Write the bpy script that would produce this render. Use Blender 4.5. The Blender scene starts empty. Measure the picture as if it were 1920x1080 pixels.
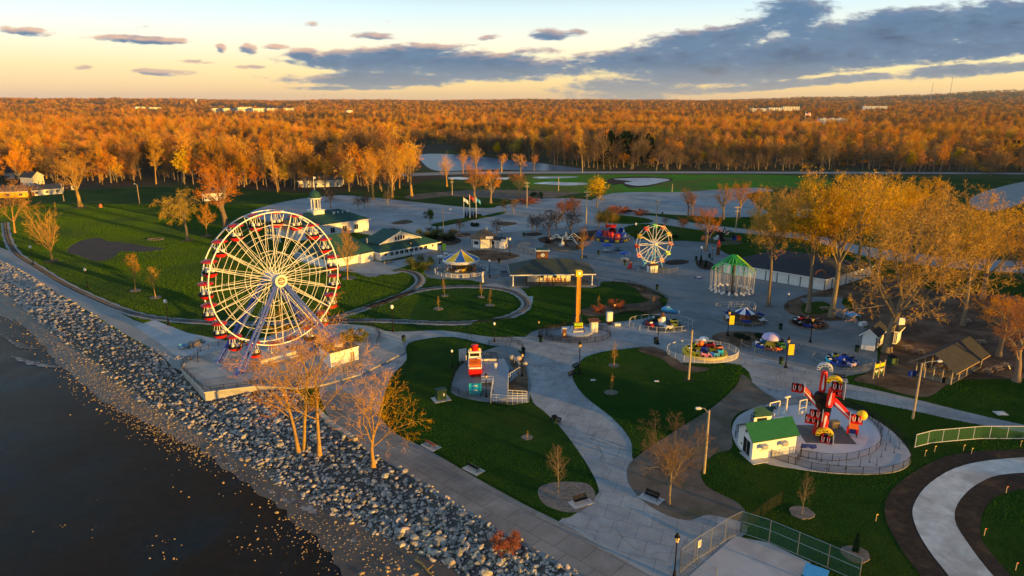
import bpy, math, random
import numpy as np
from mathutils import Vector, Matrix
from mathutils.geometry import tessellate_polygon

S = bpy.context.scene
COL = S.collection
PI = math.pi
R = math.radians

# ------------------------------------------------------------------ camera
CAM_H, PITCH, FPX = 51.0, R(15.4), 1280.0
cam_d = bpy.data.cameras.new("camera")
cam_d.lens = 24.0
cam_d.sensor_width = 36.0
cam_d.clip_start = 0.5
cam_d.clip_end = 40000.0
cam = bpy.data.objects.new("camera", cam_d)
COL.objects.link(cam)
cam.location = (0, 0, CAM_H)
cam.rotation_euler = (PI / 2 - PITCH, 0, 0)
S.camera = cam
cP, sP = math.cos(PITCH), math.sin(PITCH)

# ------------------------------------------------------------------ sun, sky, exposure
SUN_EL = R(4.2)
SUN_H = Vector((0.79, -0.61, 0)).normalized()
SUN_DIR = Vector((SUN_H.x * math.cos(SUN_EL), SUN_H.y * math.cos(SUN_EL), math.sin(SUN_EL)))
sun_d = bpy.data.lights.new("sun", "SUN")
sun_d.energy = 5.0
sun_d.angle = R(0.5)
sun_d.color = (1.0, 0.53, 0.075)
sun = bpy.data.objects.new("sun", sun_d)
COL.objects.link(sun)
sun.rotation_euler = SUN_DIR.to_track_quat("Z", "Y").to_euler()
S.view_settings.view_transform = "Standard"
S.view_settings.look = "None"
S.view_settings.exposure = 1.02
S.view_settings.gamma = 1.0
S.render.engine = "CYCLES"
S.cycles.max_bounces = 5
S.cycles.transparent_max_bounces = 12

def lin(c):
 if isinstance(c, str):
  c = tuple(int(c[i:i + 2], 16) / 255 for i in (0, 2, 4))
 return tuple((x / 12.92 if x <= .04045 else ((x + .055) / 1.055) ** 2.4) for x in c)

class NT:
 """small helper round a node tree"""
 def __init__(s, nt):
  s.nt = nt
 def n(s, t, **k):
  nd = s.nt.nodes.new(t)
  for a, b in k.items():
   setattr(nd, a, b)
  return nd
 def l(s, a, b):
  s.nt.links.new(a, b)
 def m(s, op, a, b=None, c=None, clamp=False):
  nd = s.n("ShaderNodeMath", operation=op, use_clamp=clamp)
  for i, v in enumerate((a, b, c)):
   if v is None:
    continue
   if isinstance(v, (int, float)):
    nd.inputs[i].default_value = v
   else:
    s.l(v, nd.inputs[i])
  return nd.outputs[0]
 def mix(s, f, a, b, mode="MIX"):
  nd = s.n("ShaderNodeMix", data_type="RGBA", blend_type=mode)
  for i, v in ((0, f), (6, a), (7, b)):
   if isinstance(v, (int, float)):
    nd.inputs[i].default_value = v
   elif isinstance(v, tuple):
    nd.inputs[i].default_value = (*v[:3], 1)
   else:
    s.l(v, nd.inputs[i])
  return nd.outputs[2]
 def ramp(s, f, stops, interp="LINEAR"):
  nd = s.n("ShaderNodeValToRGB")
  cr = nd.color_ramp
  cr.interpolation = interp
  while len(cr.elements) < len(stops):
   cr.elements.new(0.5)
  for e, (p, c) in zip(cr.elements, stops):
   e.position = p
   e.color = (*c[:3], 1) if isinstance(c, tuple) else (c, c, c, 1)
  if not isinstance(f, (int, float)):
   s.l(f, nd.inputs[0])
  return nd.outputs[0]
 def noise(s, vec, scale, detail=4, rough=.55, dist=0.0):
  nd = s.n("ShaderNodeTexNoise")
  nd.inputs["Scale"].default_value = scale
  nd.inputs["Detail"].default_value = detail
  nd.inputs["Roughness"].default_value = rough
  nd.inputs["Distortion"].default_value = dist
  if vec is not None:
   s.l(vec, nd.inputs["Vector"])
  return nd.outputs[0]
 def mapr(s, v, a, b, c=0.0, d=1.0, smooth=False):
  nd = s.n("ShaderNodeMapRange")
  if smooth:
   nd.interpolation_type = "SMOOTHSTEP"
  s.l(v, nd.inputs[0])
  for i, x in enumerate((a, b, c, d)):
   nd.inputs[i + 1].default_value = x
  return nd.outputs[0]

def dir_uv(px, py):
 a, b = (px - 960) / FPX, (540 - py) / FPX
 dy = cP + b * sP
 return a / dy, (-sP + b * cP) / dy

# clouds of the photographed sky: (px, py, half width px, half height px, slope dy/dx, strength)
CLOUDS = [
 (1560, 95, 560, 42, -.16, 1.5), (1800, 50, 420, 44, -.08, 1.6), (1340, 72, 190, 30, -.2, 1.2), (1480, 28, 90, 30, -.1, 1.0),
 (1180, 118, 200, 24, -.05, 1.3), (840, 120, 300, 26, .03, 1.4), (720, 100, 180, 15, -.05, 1.2), (700, 148, 200, 15, .0, 1.3),
 (880, 143, 160, 10, .02, .9), (1010, 96, 50, 8, 0, .8), (1035, 64, 42, 12, 0, 1.0), (1080, 62, 24, 9, 0, .8),
 (700, 68, 42, 7, 0, .8), (1560, 150, 420, 9, -.09, .95), (1840, 130, 200, 12, -.08, 1.0), (1300, 130, 120, 8, -.02, .8),
 (50, 58, 58, 9, .09, 1.1), (250, 74, 100, 8, .05, 1.15), (330, 76, 40, 6, 0, .9), (310, 135, 64, 7, .03, .9),
 (155, 127, 22, 5, 0, .8), (415, 90, 12, 9, 0, .9), (465, 92, 18, 11, 0, 1.0), (515, 88, 26, 6, 0, .8), (370, 116, 40, 4, .05, .7),
 (560, 100, 36, 10, -.1, .9), (470, 125, 30, 4, 0, .7), (915, 70, 24, 5, -.1, .7), (640, 165, 120, 4, .0, .7), (1780, 95, 300, 22, -.08, 1.1),
 (1600, 125, 300, 10, -.1, .9), (585, 44, 16, 5, 0, .6), (1250, 110, 200, 26, -.1, 1.2),
]

def build_world():
 w = bpy.data.worlds.new("World")
 S.world = w
 w.use_nodes = True
 nt = w.node_tree
 nt.nodes.clear()
 t = NT(nt)
 # cloud density group
 g = bpy.data.node_groups.new("cloud_density", "ShaderNodeTree")
 g.interface.new_socket("U", in_out="INPUT", socket_type="NodeSocketFloat")
 g.interface.new_socket("V", in_out="INPUT", socket_type="NodeSocketFloat")
 g.interface.new_socket("D", in_out="OUTPUT", socket_type="NodeSocketFloat")
 q = NT(g)
 gi, go = q.n("NodeGroupInput"), q.n("NodeGroupOutput")
 U, V = gi.outputs[0], gi.outputs[1]
 acc = None
 for (px, py, hw, hh, sl, st) in CLOUDS:
  u0, v0 = dir_uv(px, py)
  a, b = hw / FPX * 1.02, hh / FPX * 1.02
  du = q.m("SUBTRACT", U, u0)
  vv = q.m("MULTIPLY_ADD", du, sl, V)          # picture y runs down
  dv = q.m("SUBTRACT", vv, v0)
  e = q.m("ADD", q.m("POWER", q.m("ABSOLUTE", q.m("DIVIDE", du, a)), 2.0), q.m("POWER", q.m("ABSOLUTE", q.m("DIVIDE", dv, b)), 2.0))
  f = q.m("MULTIPLY", q.m("SUBTRACT", 1.0, e), st)
  f = q.m("MAXIMUM", f, -0.9)
  acc = f if acc is None else q.m("SMOOTH_MAX", acc, f, 0.35)
 cx = q.n("ShaderNodeCombineXYZ")
 q.l(q.m("MULTIPLY", U, 9.0), cx.inputs[0])
 q.l(q.m("MULTIPLY", V, 34.0), cx.inputs[1])
 n1 = q.noise(cx.outputs[0], 1.0, 7, .62, .35)
 cx2 = q.n("ShaderNodeCombineXYZ")
 q.l(q.m("MULTIPLY", U, 40.0), cx2.inputs[0])
 q.l(q.m("MULTIPLY", V, 120.0), cx2.inputs[1])
 n2 = q.noise(cx2.outputs[0], 1.0, 6, .6, .2)
 d = q.m("ADD", q.m("MULTIPLY", acc, .74), q.m("MULTIPLY", q.m("SUBTRACT", n1, .5), 2.3))
 d = q.m("ADD", d, q.m("MULTIPLY", q.m("SUBTRACT", n2, .5), 1.5))
 q.l(d, go.inputs[0])
 tc = t.n("ShaderNodeTexCoord")
 sp = t.n("ShaderNodeSeparateXYZ")
 t.l(tc.outputs["Generated"], sp.inputs[0])
 x, y, z = sp.outputs
 yc = t.m("MAXIMUM", y, 0.2)
 u, v = t.m("DIVIDE", x, yc), t.m("DIVIDE", z, yc)
 def dens(du, dv):
  gn = t.n("ShaderNodeGroup")
  gn.node_tree = g
  t.l(t.m("ADD", u, du), gn.inputs[0])
  t.l(t.m("ADD", v, dv), gn.inputs[1])
  return gn.outputs[0]
 d0, d1 = dens(0, 0), dens(.006, .0065)
 front = t.m("MULTIPLY", t.mapr(y, .25, .5), t.mapr(z, .2, .3, 1, 0))
 cov = t.m("MULTIPLY", t.mapr(d0, -.04, .55, 0, 1, True), front)
 edge = t.m("MULTIPLY", t.mapr(d1, -.5, .5, 1, 0), t.mapr(z, .0, .03, .4, 1))
 core = t.mapr(d0, .3, 1.6)
 # sky gradient
 sky = t.n("ShaderNodeTexSky", sky_type="NISHITA")
 sky.sun_disc = False
 sky.sun_elevation = SUN_EL
 sky.sun_rotation = math.atan2(SUN_DIR.x, SUN_DIR.y)
 sky.air_density, sky.dust_density, sky.ozone_density = 1.0, 1.2, 2.0
 K = lambda h, k: tuple(.72 * k * c for c in lin(h))
 ramp = t.ramp(t.m("POWER", t.m("MAXIMUM", z, 0.0), .5), [
  (0.0, K("f0c49a", .84)), (.13, K("fdd896", .87)), (.20, K("ffe9aa", .88)), (.27, K("fff6da", .88)), (.345, K("d8f0f6", .86)), (.45, K("8cc0e4", .46)), (.75, K("3d86c0", .53)), (1.0, K("2a6ca6", .53))])
 lft = t.mapr(u, -.75, -.1, 1, 0)
 low = t.mapr(z, 0, .07, 1, 0)
 ramp = t.mix(t.m("MULTIPLY", t.m("MULTIPLY", lft, low), .45), ramp, lin("c9a596"))
 ramp = t.mix(t.m("MULTIPLY", lft, t.mapr(z, .07, .13, 0, .35)), ramp, lin("cfe8f4"))
 skc = t.mix(1.0, sky.outputs[0], (.08, .08, .08), "MULTIPLY")
 base = t.mix(.86, skc, ramp)
 ccol = t.mix(core, lin("4a6680"), lin("1b3a58"))
 n3v = t.n("ShaderNodeCombineXYZ")
 t.l(t.m("MULTIPLY", u, 14.0), n3v.inputs[0])
 t.l(t.m("MULTIPLY", v, 60.0), n3v.inputs[1])
 ccol = t.mix(t.mapr(t.noise(n3v.outputs[0], 1.0, 5, .6, .3), .38, .68), ccol, lin("3a5876"))
 ccol = t.mix(t.m("MULTIPLY", edge, t.mapr(u, -.3, .5, .8, .22)), ccol, lin("b9947a"))
 ccol = t.mix(t.mapr(z, .0, .05, .55, 0), ccol, lin("8f8c7e"))
 cov = t.m("MULTIPLY", cov, .95)
 gnd = t.mapr(z, -.02, -.001, 1, 0)
 GND = (.16, .12, .08)
 base = t.mix(gnd, base, GND)
 col = t.mix(cov, base, ccol)
 col = t.mix(gnd, col, GND)
 bgs = []
 for c in (base, col):
  bg = t.n("ShaderNodeBackground")
  bg.inputs[1].default_value = 1.0
  t.l(c, bg.inputs[0])
  bgs.append(bg)
 # the clouds only stand low in the north: skip their nodes everywhere else
 win = t.m("MULTIPLY", t.m("GREATER_THAN", y, .25), t.m("MULTIPLY", t.m("LESS_THAN", z, .3), t.m("GREATER_THAN", z, -.02)))
 mx = t.n("ShaderNodeMixShader")
 t.l(win, mx.inputs[0])
 t.l(bgs[0].outputs[0], mx.inputs[1])
 t.l(bgs[1].outputs[0], mx.inputs[2])
 out = t.n("ShaderNodeOutputWorld")
 t.l(mx.outputs[0], out.inputs[0])
 w.cycles.sampling_method = "MANUAL"
 w.cycles.sample_map_resolution = 256
build_world()

# ------------------------------------------------------------------ picture -> ground
def ray(px, py):
 a, b = (px - 960) / FPX, (540 - py) / FPX
 return a, cP + b * sP, -sP + b * cP
def P(px, py, z=0.0):
 dx, dy, dz = ray(px, py)
 k = (z - CAM_H) / dz
 return Vector((dx * k, dy * k, z))
def PX(v):
 x, y, z = v[0], v[1], v[2] - CAM_H
 dep = y * cP - z * sP
 up = y * sP + z * cP
 return 960 + FPX * x / dep, 540 - FPX * up / dep
def HT(px, pyb, pyt, z=0.0):
 b = P(px, pyb, z)
 _, dy, dz = ray(px, pyt)
 return CAM_H + b.y * dz / dy - z
def PPM(px, py):
 v = P(px, py)
 return FPX / (v.y * cP + CAM_H * sP)

# ------------------------------------------------------------------ mesh builder
class MB:
 def __init__(s):
  s.v, s.f, s.mi = [], [], []
 def add(s, vs, fs, m=0):
  o = len(s.v)
  s.v.extend(tuple(v) for v in vs)
  for f in fs:
   s.f.append(tuple(i + o for i in f))
   s.mi.append(m)
  return s
 def box(s, c, d, rz=0.0, m=0, rx=0.0, ry=0.0):
  M = Matrix.Rotation(rz, 3, "Z") @ Matrix.Rotation(ry, 3, "Y") @ Matrix.Rotation(rx, 3, "X")
  c = Vector(c)
  vs = [c + M @ Vector((x * d[0] / 2, y * d[1] / 2, z * d[2] / 2)) for z in (-1, 1) for y in (-1, 1) for x in (-1, 1)]
  return s.add(vs, [(0, 2, 3, 1), (4, 5, 7, 6), (0, 1, 5, 4), (2, 6, 7, 3), (0, 4, 6, 2), (1, 3, 7, 5)], m)
 def tube(s, pts, r, n=6, m=0, cap=True):
  pts = [Vector(p) for p in pts]
  rr = r if isinstance(r, (list, tuple)) else [r] * len(pts)
  vs, fs = [], []
  ref = None
  for i, p in enumerate(pts):
   d = (pts[min(i + 1, len(pts) - 1)] - pts[max(i - 1, 0)])
   if d.length < 1e-9:
    d = Vector((0, 0, 1))
   d.normalize()
   if ref is None:
    ref = Vector((1, 0, 0)) if abs(d.x) < .8 else Vector((0, 1, 0))
   a = ref - d * ref.dot(d)
   a = a.normalized() if a.length > 1e-6 else d.orthogonal().normalized()
   ref = a
   b = d.cross(a)
   for k in range(n):
    t = 2 * PI * k / n
    vs.append(p + (a * math.cos(t) + b * math.sin(t)) * rr[i])
  for i in range(len(pts) - 1):
   for k in range(n):
    fs.append((i * n + k, i * n + (k + 1) % n, (i + 1) * n + (k + 1) % n, (i + 1) * n + k))
  if cap:
   fs.append(tuple(range(n - 1, -1, -1)))
   fs.append(tuple((len(pts) - 1) * n + k for k in range(n)))
  return s.add(vs, fs, m)
 def lathe(s, prof, n=16, c=(0, 0, 0), m=0, M=None, sweep=2 * PI, start=0.0):
  c = Vector(c)
  full = sweep > 2 * PI - .01
  k = n if full else n + 1
  vs, fs = [], []
  for (r, z) in prof:
   for i in range(k):
    t = start + sweep * i / n
    v = Vector((r * math.cos(t), r * math.sin(t), z))
    vs.append(c + (M @ v if M else v))
  for j in range(len(prof) - 1):
   for i in range(n):
    i2 = (i + 1) % k
    fs.append((j * k + i, j * k + i2, (j + 1) * k + i2, (j + 1) * k + i))
  return s.add(vs, fs, m)
 def prism(s, poly, z0, z1, m=0, top=None):
  n = len(poly)
  vs = [(p[0], p[1], z0) for p in poly] + [(p[0], p[1], z1) for p in poly]
  tri = tessellate_polygon([[Vector((p[0], p[1], 0)) for p in poly]])
  s.add(vs, [(i, (i + 1) % n, n + (i + 1) % n, n + i) for i in range(n)], m)
  fs = []
  for t in tri:
   a, b, c = (Vector(vs[n + i]) for i in t)
   if (b - a).cross(c - a).z < 0:
    t = (t[0], t[2], t[1])
   fs.append(tuple(n + i for i in t))
  return s.add(vs, fs, m if top is None else top)
 def ball(s, c, r, m=0, n=10, sz=1.0, half=False):
  prof = []
  k = max(4, n // 2)
  lo = 0 if half else -PI / 2
  for i in range(k + 1):
   t = lo + (PI / 2 - lo) * i / k
   prof.append((max(1e-4, r * math.cos(t)), r * sz * math.sin(t)))
  return s.lathe(prof, n, c, m)
 def build(s, name, mats, parent=None, smooth=False, loc=None):
  me = bpy.data.meshes.new(name)
  me.from_pydata(s.v, [], s.f)
  if not isinstance(mats, (list, tuple)):
   mats = [mats]
  for mm in mats:
   me.materials.append(mm)
  if len(mats) > 1:
   me.polygons.foreach_set("material_index", s.mi)
  if smooth:
   me.polygons.foreach_set("use_smooth", [True] * len(s.f))
  me.update()
  o = bpy.data.objects.new(name, me)
  COL.objects.link(o)
  if parent:
   o.parent = parent
  if loc:
   o.location = loc
  return o

def tag(o, label, cat, group=None, kind=None):
 o["label"] = label
 o["category"] = cat
 if group:
  o["group"] = group
 if kind:
  o["kind"] = kind
 return o
def thing(name, label, cat, loc=(0, 0, 0), rz=0.0, group=None):
 o = bpy.data.objects.new(name, None)
 o.empty_display_size = .2
 COL.objects.link(o)
 o.location = loc
 o.rotation_euler = (0, 0, rz)
 return tag(o, label, cat, group)
def struct(name, mb, mats, smooth=False):
 o = mb.build(name, mats, None, smooth)
 o["kind"] = "structure"
 return o
KIDS = {}
def kids(o):
 return [c for c in o.children]
def copy_tree(o, label=None, loc=None, rz=None, sc=None, parent=None):
 c = o.copy()
 COL.objects.link(c)
 if parent is not None:
  c.parent = parent
 if label:
  c["label"] = label
 if loc is not None:
  c.location = loc
 if rz is not None:
  c.rotation_euler = (0, 0, rz)
 if sc is not None:
  c.scale = sc if isinstance(sc, (tuple, list)) else (sc, sc, sc)
 for ch in kids(o):
  copy_tree(ch, parent=c)
 return c

def catmull(pts, n=6, closed=True):
 pts = [Vector(p) for p in pts]
 out = []
 m = len(pts)
 rng = range(m) if closed else range(m - 1)
 for i in rng:
  if closed:
   p0, p1, p2, p3 = pts[i - 1], pts[i], pts[(i + 1) % m], pts[(i + 2) % m]
  else:
   p0, p1, p2, p3 = pts[max(i - 1, 0)], pts[i], pts[i + 1], pts[min(i + 2, m - 1)]
  for k in range(n):
   t = k / n
   out.append(.5 * ((2 * p1) + (p2 - p0) * t + (2 * p0 - 5 * p1 + 4 * p2 - p3) * t * t + (3 * p1 - p0 - 3 * p2 + p3) * t ** 3))
 if not closed:
  out.append(pts[-1])
 return out

# ------------------------------------------------------------------ materials
def mat(name, c1, c2=None, scale=1.0, rough=.75, bump=0.0, bscale=None, c3=None, scale3=.08, metal=0.0, spec=.3, rand=0.0, coord="Object", lo=.35, hi=.65, alpha=None, emit=None, bdist=.05, lo3=.45, hi3=.6):
 m = bpy.data.materials.new(name)
 m.use_nodes = True
 t = NT(m.node_tree)
 b = m.node_tree.nodes["Principled BSDF"]
 b.inputs["Roughness"].default_value = rough
 b.inputs["Metallic"].default_value = metal
 b.inputs["Specular IOR Level"].default_value = spec
 tc = t.n("ShaderNodeTexCoord")
 vec = tc.outputs[coord]
 col = None
 if c2 is not None:
  col = t.mix(t.mapr(t.noise(vec, scale, 6, .6), lo, hi), lin(c1) if isinstance(c1, str) else c1, lin(c2) if isinstance(c2, str) else c2)
 else:
  rgb = t.n("ShaderNodeRGB")
  rgb.outputs[0].default_value = (*(lin(c1) if isinstance(c1, str) else c1), 1)
  col = rgb.outputs[0]
  col = t.mix(t.mapr(t.noise(vec, scale * 2, 5, .6), .3, .7, 0, .16), col, (0, 0, 0))
 if c3 is not None:
  col = t.mix(t.mapr(t.noise(vec, scale3, 5, .6, .4), lo3, hi3), col, lin(c3) if isinstance(c3, str) else c3)
 if rand:
  oi = t.n("ShaderNodeObjectInfo")
  hs = t.n("ShaderNodeHueSaturation")
  t.l(t.mapr(oi.outputs["Random"], 0, 1, .5 - rand * .12, .5 + rand * .10), hs.inputs["Hue"])
  fr = t.m("FRACT", t.m("MULTIPLY", oi.outputs["Random"], 17.3))
  t.l(t.mapr(fr, 0, 1, 1 - rand, 1 + rand), hs.inputs["Value"])
  fr2 = t.m("FRACT", t.m("MULTIPLY", oi.outputs["Random"], 31.7))
  t.l(t.mapr(fr2, 0, 1, 1 - rand * .5, 1 + rand * .25), hs.inputs["Saturation"])
  t.l(col, hs.inputs["Color"])
  col = hs.outputs[0]
 t.l(col, b.inputs["Base Color"])
 if bump:
  bp = t.n("ShaderNodeBump")
  bp.inputs["Strength"].default_value = bump
  bp.inputs["Distance"].default_value = bdist
  t.l(t.noise(vec, bscale or scale * 6, 6, .65), bp.inputs["Height"])
  t.l(bp.outputs[0], b.inputs["Normal"])
 if alpha is not None:
  b.inputs["Alpha"].default_value = alpha
 if emit:
  b.inputs["Emission Color"].default_value = (*emit[0], 1)
  b.inputs["Emission Strength"].default_value = emit[1]
 return m

def slab_mat(name, c1, c2, w, h, rz, joint, scale=.25, off=0.5, c3=None):
 """poured slabs: noise tone + dark joints laid along a direction on the ground"""
 m = bpy.data.materials.new(name)
 m.use_nodes = True
 t = NT(m.node_tree)
 b = m.node_tree.nodes["Principled BSDF"]
 b.inputs["Roughness"].default_value = .8
 b.inputs["Specular IOR Level"].default_value = .25
 tc = t.n("ShaderNodeTexCoord")
 mp = t.n("ShaderNodeMapping")
 mp.inputs["Rotation"].default_value = (0, 0, rz)
 t.l(tc.outputs["Object"], mp.inputs[0])
 br = t.n("ShaderNodeTexBrick")
 br.offset = off
 br.inputs["Color1"].default_value = (1, 1, 1, 1)
 br.inputs["Color2"].default_value = (.86, .86, .88, 1)
 br.inputs["Mortar"].default_value = (*joint, 1)
 br.inputs["Scale"].default_value = 1.0
 br.inputs["Mortar Size"].default_value = .05
 br.inputs["Mortar Smooth"].default_value = .6
 br.inputs["Brick Width"].default_value = w
 br.inputs["Row Height"].default_value = h
 t.l(mp.outputs[0], br.inputs["Vector"])
 col = t.mix(t.mapr(t.noise(tc.outputs["Object"], scale, 7, .62, .4), .33, .67), lin(c1), lin(c2))
 if c3:
  col = t.mix(t.mapr(t.noise(tc.outputs["Object"], .05, 6, .65, .8), .5, .66, 0, .8), col, lin(c3))
 col = t.mix(t.mapr(t.noise(tc.outputs["Object"], 3.0, 5, .7), .45, .8, 0, .25), col, (.05, .05, .055))
 vo = t.n("ShaderNodeTexVoronoi", feature="DISTANCE_TO_EDGE")
 vo.inputs["Scale"].default_value = .11
 wv = t.n("ShaderNodeMixRGB")
 wv.inputs[0].default_value = .08
 nz = t.n("ShaderNodeTexNoise")
 nz.inputs["Scale"].default_value = .35
 t.l(tc.outputs["Object"], nz.inputs["Vector"])
 t.l(tc.outputs["Object"], wv.inputs[1])
 sc = t.n("ShaderNodeVectorMath", operation="SCALE")
 sc.inputs[3].default_value = 40.0
 t.l(nz.outputs[1], sc.inputs[0])
 t.l(sc.outputs[0], wv.inputs[2])
 t.l(wv.outputs[0], vo.inputs["Vector"])
 crack = t.m("MULTIPLY", t.mapr(vo.outputs["Distance"], .004, .014, 1, 0), t.mapr(t.noise(tc.outputs["Object"], .06, 3, .5), .45, .6, 0, .45))
 col = t.mix(crack, col, (.05, .05, .05))
 col = t.mix(1.0, col, br.outputs[0], "MULTIPLY")
 t.l(col, b.inputs["Base Color"])
 bp = t.n("ShaderNodeBump")
 bp.inputs["Strength"].default_value = .25
 bp.inputs["Distance"].default_value = .02
 t.l(t.noise(tc.outputs["Object"], 6, 5, .6), bp.inputs["Height"])
 t.l(bp.outputs[0], b.inputs["Normal"])
 return m

M = {}
M["grass"] = mat("grass", (.008, .045, .002), (.017, .066, .004), .35, .9, 1.0, 2.2, c3=(.06, .085, .006), scale3=.045, spec=.1, bdist=.9, lo3=.5, hi3=.68)
M["field"] = mat("field_grass", (.035, .16, .006), (.055, .20, .008), .05, .9, 1.0, 1.2, bdist=.9, spec=.1, c3=(.09, .12, .02), scale3=.02)  # brighter green than the lawn: sunlight put into the colour
M["soil"] = mat("forest_soil", (.06, .042, .026), (.035, .028, .02), .2, .95, .6, 2.0, spec=.1, c3=(.04, .06, .015), scale3=.01)
M["dirt"] = mat("bare_dirt", (.17, .135, .11), (.11, .085, .065), .3, .95, .6, 2.5, spec=.1, c3=(.06, .07, .03), scale3=.12, lo3=.52, hi3=.7)
M["chips"] = mat("wood_chips", (.10, .066, .042), (.055, .038, .027), .8, .95, .8, 4.0, spec=.1, c3=(.15, .10, .065), scale3=.2)
M["mulch"] = mat("dark_mulch", (.05, .036, .028), (.025, .02, .017), 1.2, .95, .9, 5.0, spec=.1, c3=(.10, .062, .036), scale3=.2, lo3=.55, hi3=.72)
M["ringmulch"] = mat("grey_mulch", (.22, .19, .165), (.12, .10, .09), 2.0, .95, .8, 6.0, spec=.1)
M["gravel"] = mat("pale_gravel", (.58, .58, .57), (.42, .42, .42), .6, .9, .5, 6.0, spec=.15, c3=(.34, .33, .32), scale3=.15)
M["ballast"] = mat("ballast", (.36, .35, .34), (.24, .23, .22), 2.0, .95, .8, 8.0, spec=.1)
M["conc"] = slab_mat("walk_concrete", "a2a4a6", "8a8d90", 3.0, 3.0, R(20), (.5, .5, .51), c3="77787a")
M["pad"] = mat("smooth_concrete", (.44, .43, .44), (.38, .37, .38), .3, .7, .1, 5.0, c3=(.33, .32, .33), scale3=.2)
M["plaza"] = slab_mat("worn_asphalt", "7d8488", "6b7276", 9.0, 6.0, R(24), (.72, .72, .73), scale=.12, c3="5b6165")  # tones lowered and cooled: the grove's shade put into the colour
M["lot"] = slab_mat("pale_worn_asphalt", "a0a3a5", "888c8f", 14.0, 4.5, R(30), (.78, .78, .79), scale=.07, c3="74767a")
M["road"] = mat("road_asphalt", (.30, .29, .28), (.24, .235, .23), .1, .85, .2, 4.0, spec=.2)
M["white"] = mat("white_paint", (.78, .77, .75), None, .6, .5)
M["cream"] = mat("cream_paint", (.72, .68, .58), None, .6, .55)
M["roof_green"] = mat("green_shingle", (.012, .058, .046), (.018, .075, .058), 1.5, .75, .3, 8.0)
M["roof_bright"] = mat("bright_green_roof", (.014, .11, .036), (.02, .13, .045), 1.0, .55, .2, 6.0)
M["roof_dark"] = mat("charcoal_shingle", (.02, .022, .028), (.035, .036, .042), 1.2, .8, .4, 8.0)
M["roof_tan"] = mat("brown_shingle", (.10, .07, .045), (.14, .10, .065), 1.0, .8, .4, 8.0)
M["glass"] = mat("dark_glass", (.015, .018, .022), None, 1.0, .12, spec=.6)
M["black"] = mat("black_metal", (.010, .010, .012), None, 2.0, .65, spec=.1)
M["steel"] = mat("galvanised_steel", (.34, .35, .37), (.26, .27, .28), 2.0, .4, metal=.6)
M["wheel_white"] = mat("wheel_white_paint", (.84, .83, .80), None, .6, .4)
M["blue_steel"] = mat("blue_steel_paint", (.03, .07, .42), (.06, .10, .40), .3, .45)
M["red"] = mat("red_paint", (.72, .015, .010), None, 1.0, .35)
M["dkred"] = mat("dark_red_paint", (.36, .014, .018), None, 1.0, .4)
M["orange"] = mat("orange_paint", (.75, .16, .02), None, 1.0, .4)
M["yellow"] = mat("yellow_paint", (.85, .54, .012), None, 1.0, .4)
M["blue"] = mat("blue_paint", (.012, .06, .40), None, 1.0, .4)
M["skyblue"] = mat("sky_blue_paint", (.06, .30, .60), None, 1.0, .4)
M["navy"] = mat("navy_canvas", (.010, .03, .20), None, 1.0, .7)
M["green"] = mat("green_paint", (.03, .42, .10), None, 1.0, .4)
M["lime"] = mat("lime_paint", (.35, .60, .03), None, 1.0, .4)
M["dkgreen"] = mat("dark_green_metal", (.012, .05, .028), None, 1.0, .5)
M["teal"] = mat("turquoise_paint", (.03, .52, .66), None, 1.0, .4)
M["dkblue"] = mat("deep_blue_steel", (.01, .03, .07), None, 1.0, .5)
M["pink"] = mat("pink_paint", (.62, .20, .30), None, 1.0, .4)
M["lilac"] = mat("lilac_paint", (.50, .42, .66), None, 1.0, .45)
M["brown"] = mat("brown_brick", (.16, .065, .035), (.11, .045, .025), 2.0, .8)
M["rust"] = mat("rust_orange", (.38, .10, .03), (.30, .07, .02), 1.0, .6)
M["wood"] = mat("weathered_wood", (.30, .21, .13), (.22, .15, .09), 1.5, .8)
M["post_wood"] = mat("pale_wood_pole", (.42, .33, .22), (.34, .26, .17), 1.5, .8)
M["palegrey"] = mat("pale_grey_paint", (.55, .56, .58), None, 1.0, .5)
M["globe"] = mat("frosted_lamp_glass", (.80, .76, .70), None, 1.0, .25)
M["lantern"] = mat("amber_lamp_glass", (.85, .55, .22), None, 1.0, .2)  # golden sun reflection put into the lamp glass colour
M["link"] = mat("chain_link_mesh", (.10, .11, .12), None, 1.0, .6, alpha=.16)
M["link_dark"] = mat("black_mesh", (.015, .016, .02), None, 1.0, .6, alpha=.30)
M["link_green"] = mat("green_windscreen", (.02, .10, .05), None, 1.0, .8, alpha=.55)
M["link_white"] = mat("white_picket_mesh", (.6, .58, .55), None, 1.0, .7, alpha=.35)
M["rock"] = mat("riprap_stone", (.37, .35, .325), (.15, .145, .135), 1.3, .85, .5, 5.0, rand=.45, spec=.25)
M["rock2"] = mat("warm_stone", (.42, .36, .29), (.28, .24, .20), 1.3, .85, .5, 5.0, rand=.35, spec=.25)
M["puddle"] = mat("puddle_water", (.50, .56, .62), (.38, .44, .50), .3, .25, spec=.5)  # pale blue colour stands in for the reflected sky
M["blade"] = mat("grass_blades", (.045, .125, .002), (.095, .165, .003), .25, .8, c3=(.24, .21, .006), scale3=.035, spec=.1, lo3=.48, hi3=.66)  # yellow and brighter: low sun on the lake lawn put into the colour
M["blade_dark"] = mat("dark_grass_blades", (.014, .070, .002), (.028, .095, .003), .25, .8, c3=(.07, .11, .005), scale3=.035, spec=.1, lo3=.5, hi3=.68)  # darker green: shade on islands and front lawns put into the colour
M["debris"] = mat("shore_debris", (.44, .31, .16), (.22, .155, .09), 1.3, .9, spec=.1)
M["roof_grey"] = mat("grey_green_shingle", (.028, .042, .038), (.04, .052, .046), 1.5, .8, .3, 8.0)
M["bark"] = mat("grey_bark", (.24, .185, .13), (.14, .105, .075), 3.0, .9, .8, 9.0, rand=.15, spec=.1)
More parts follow.
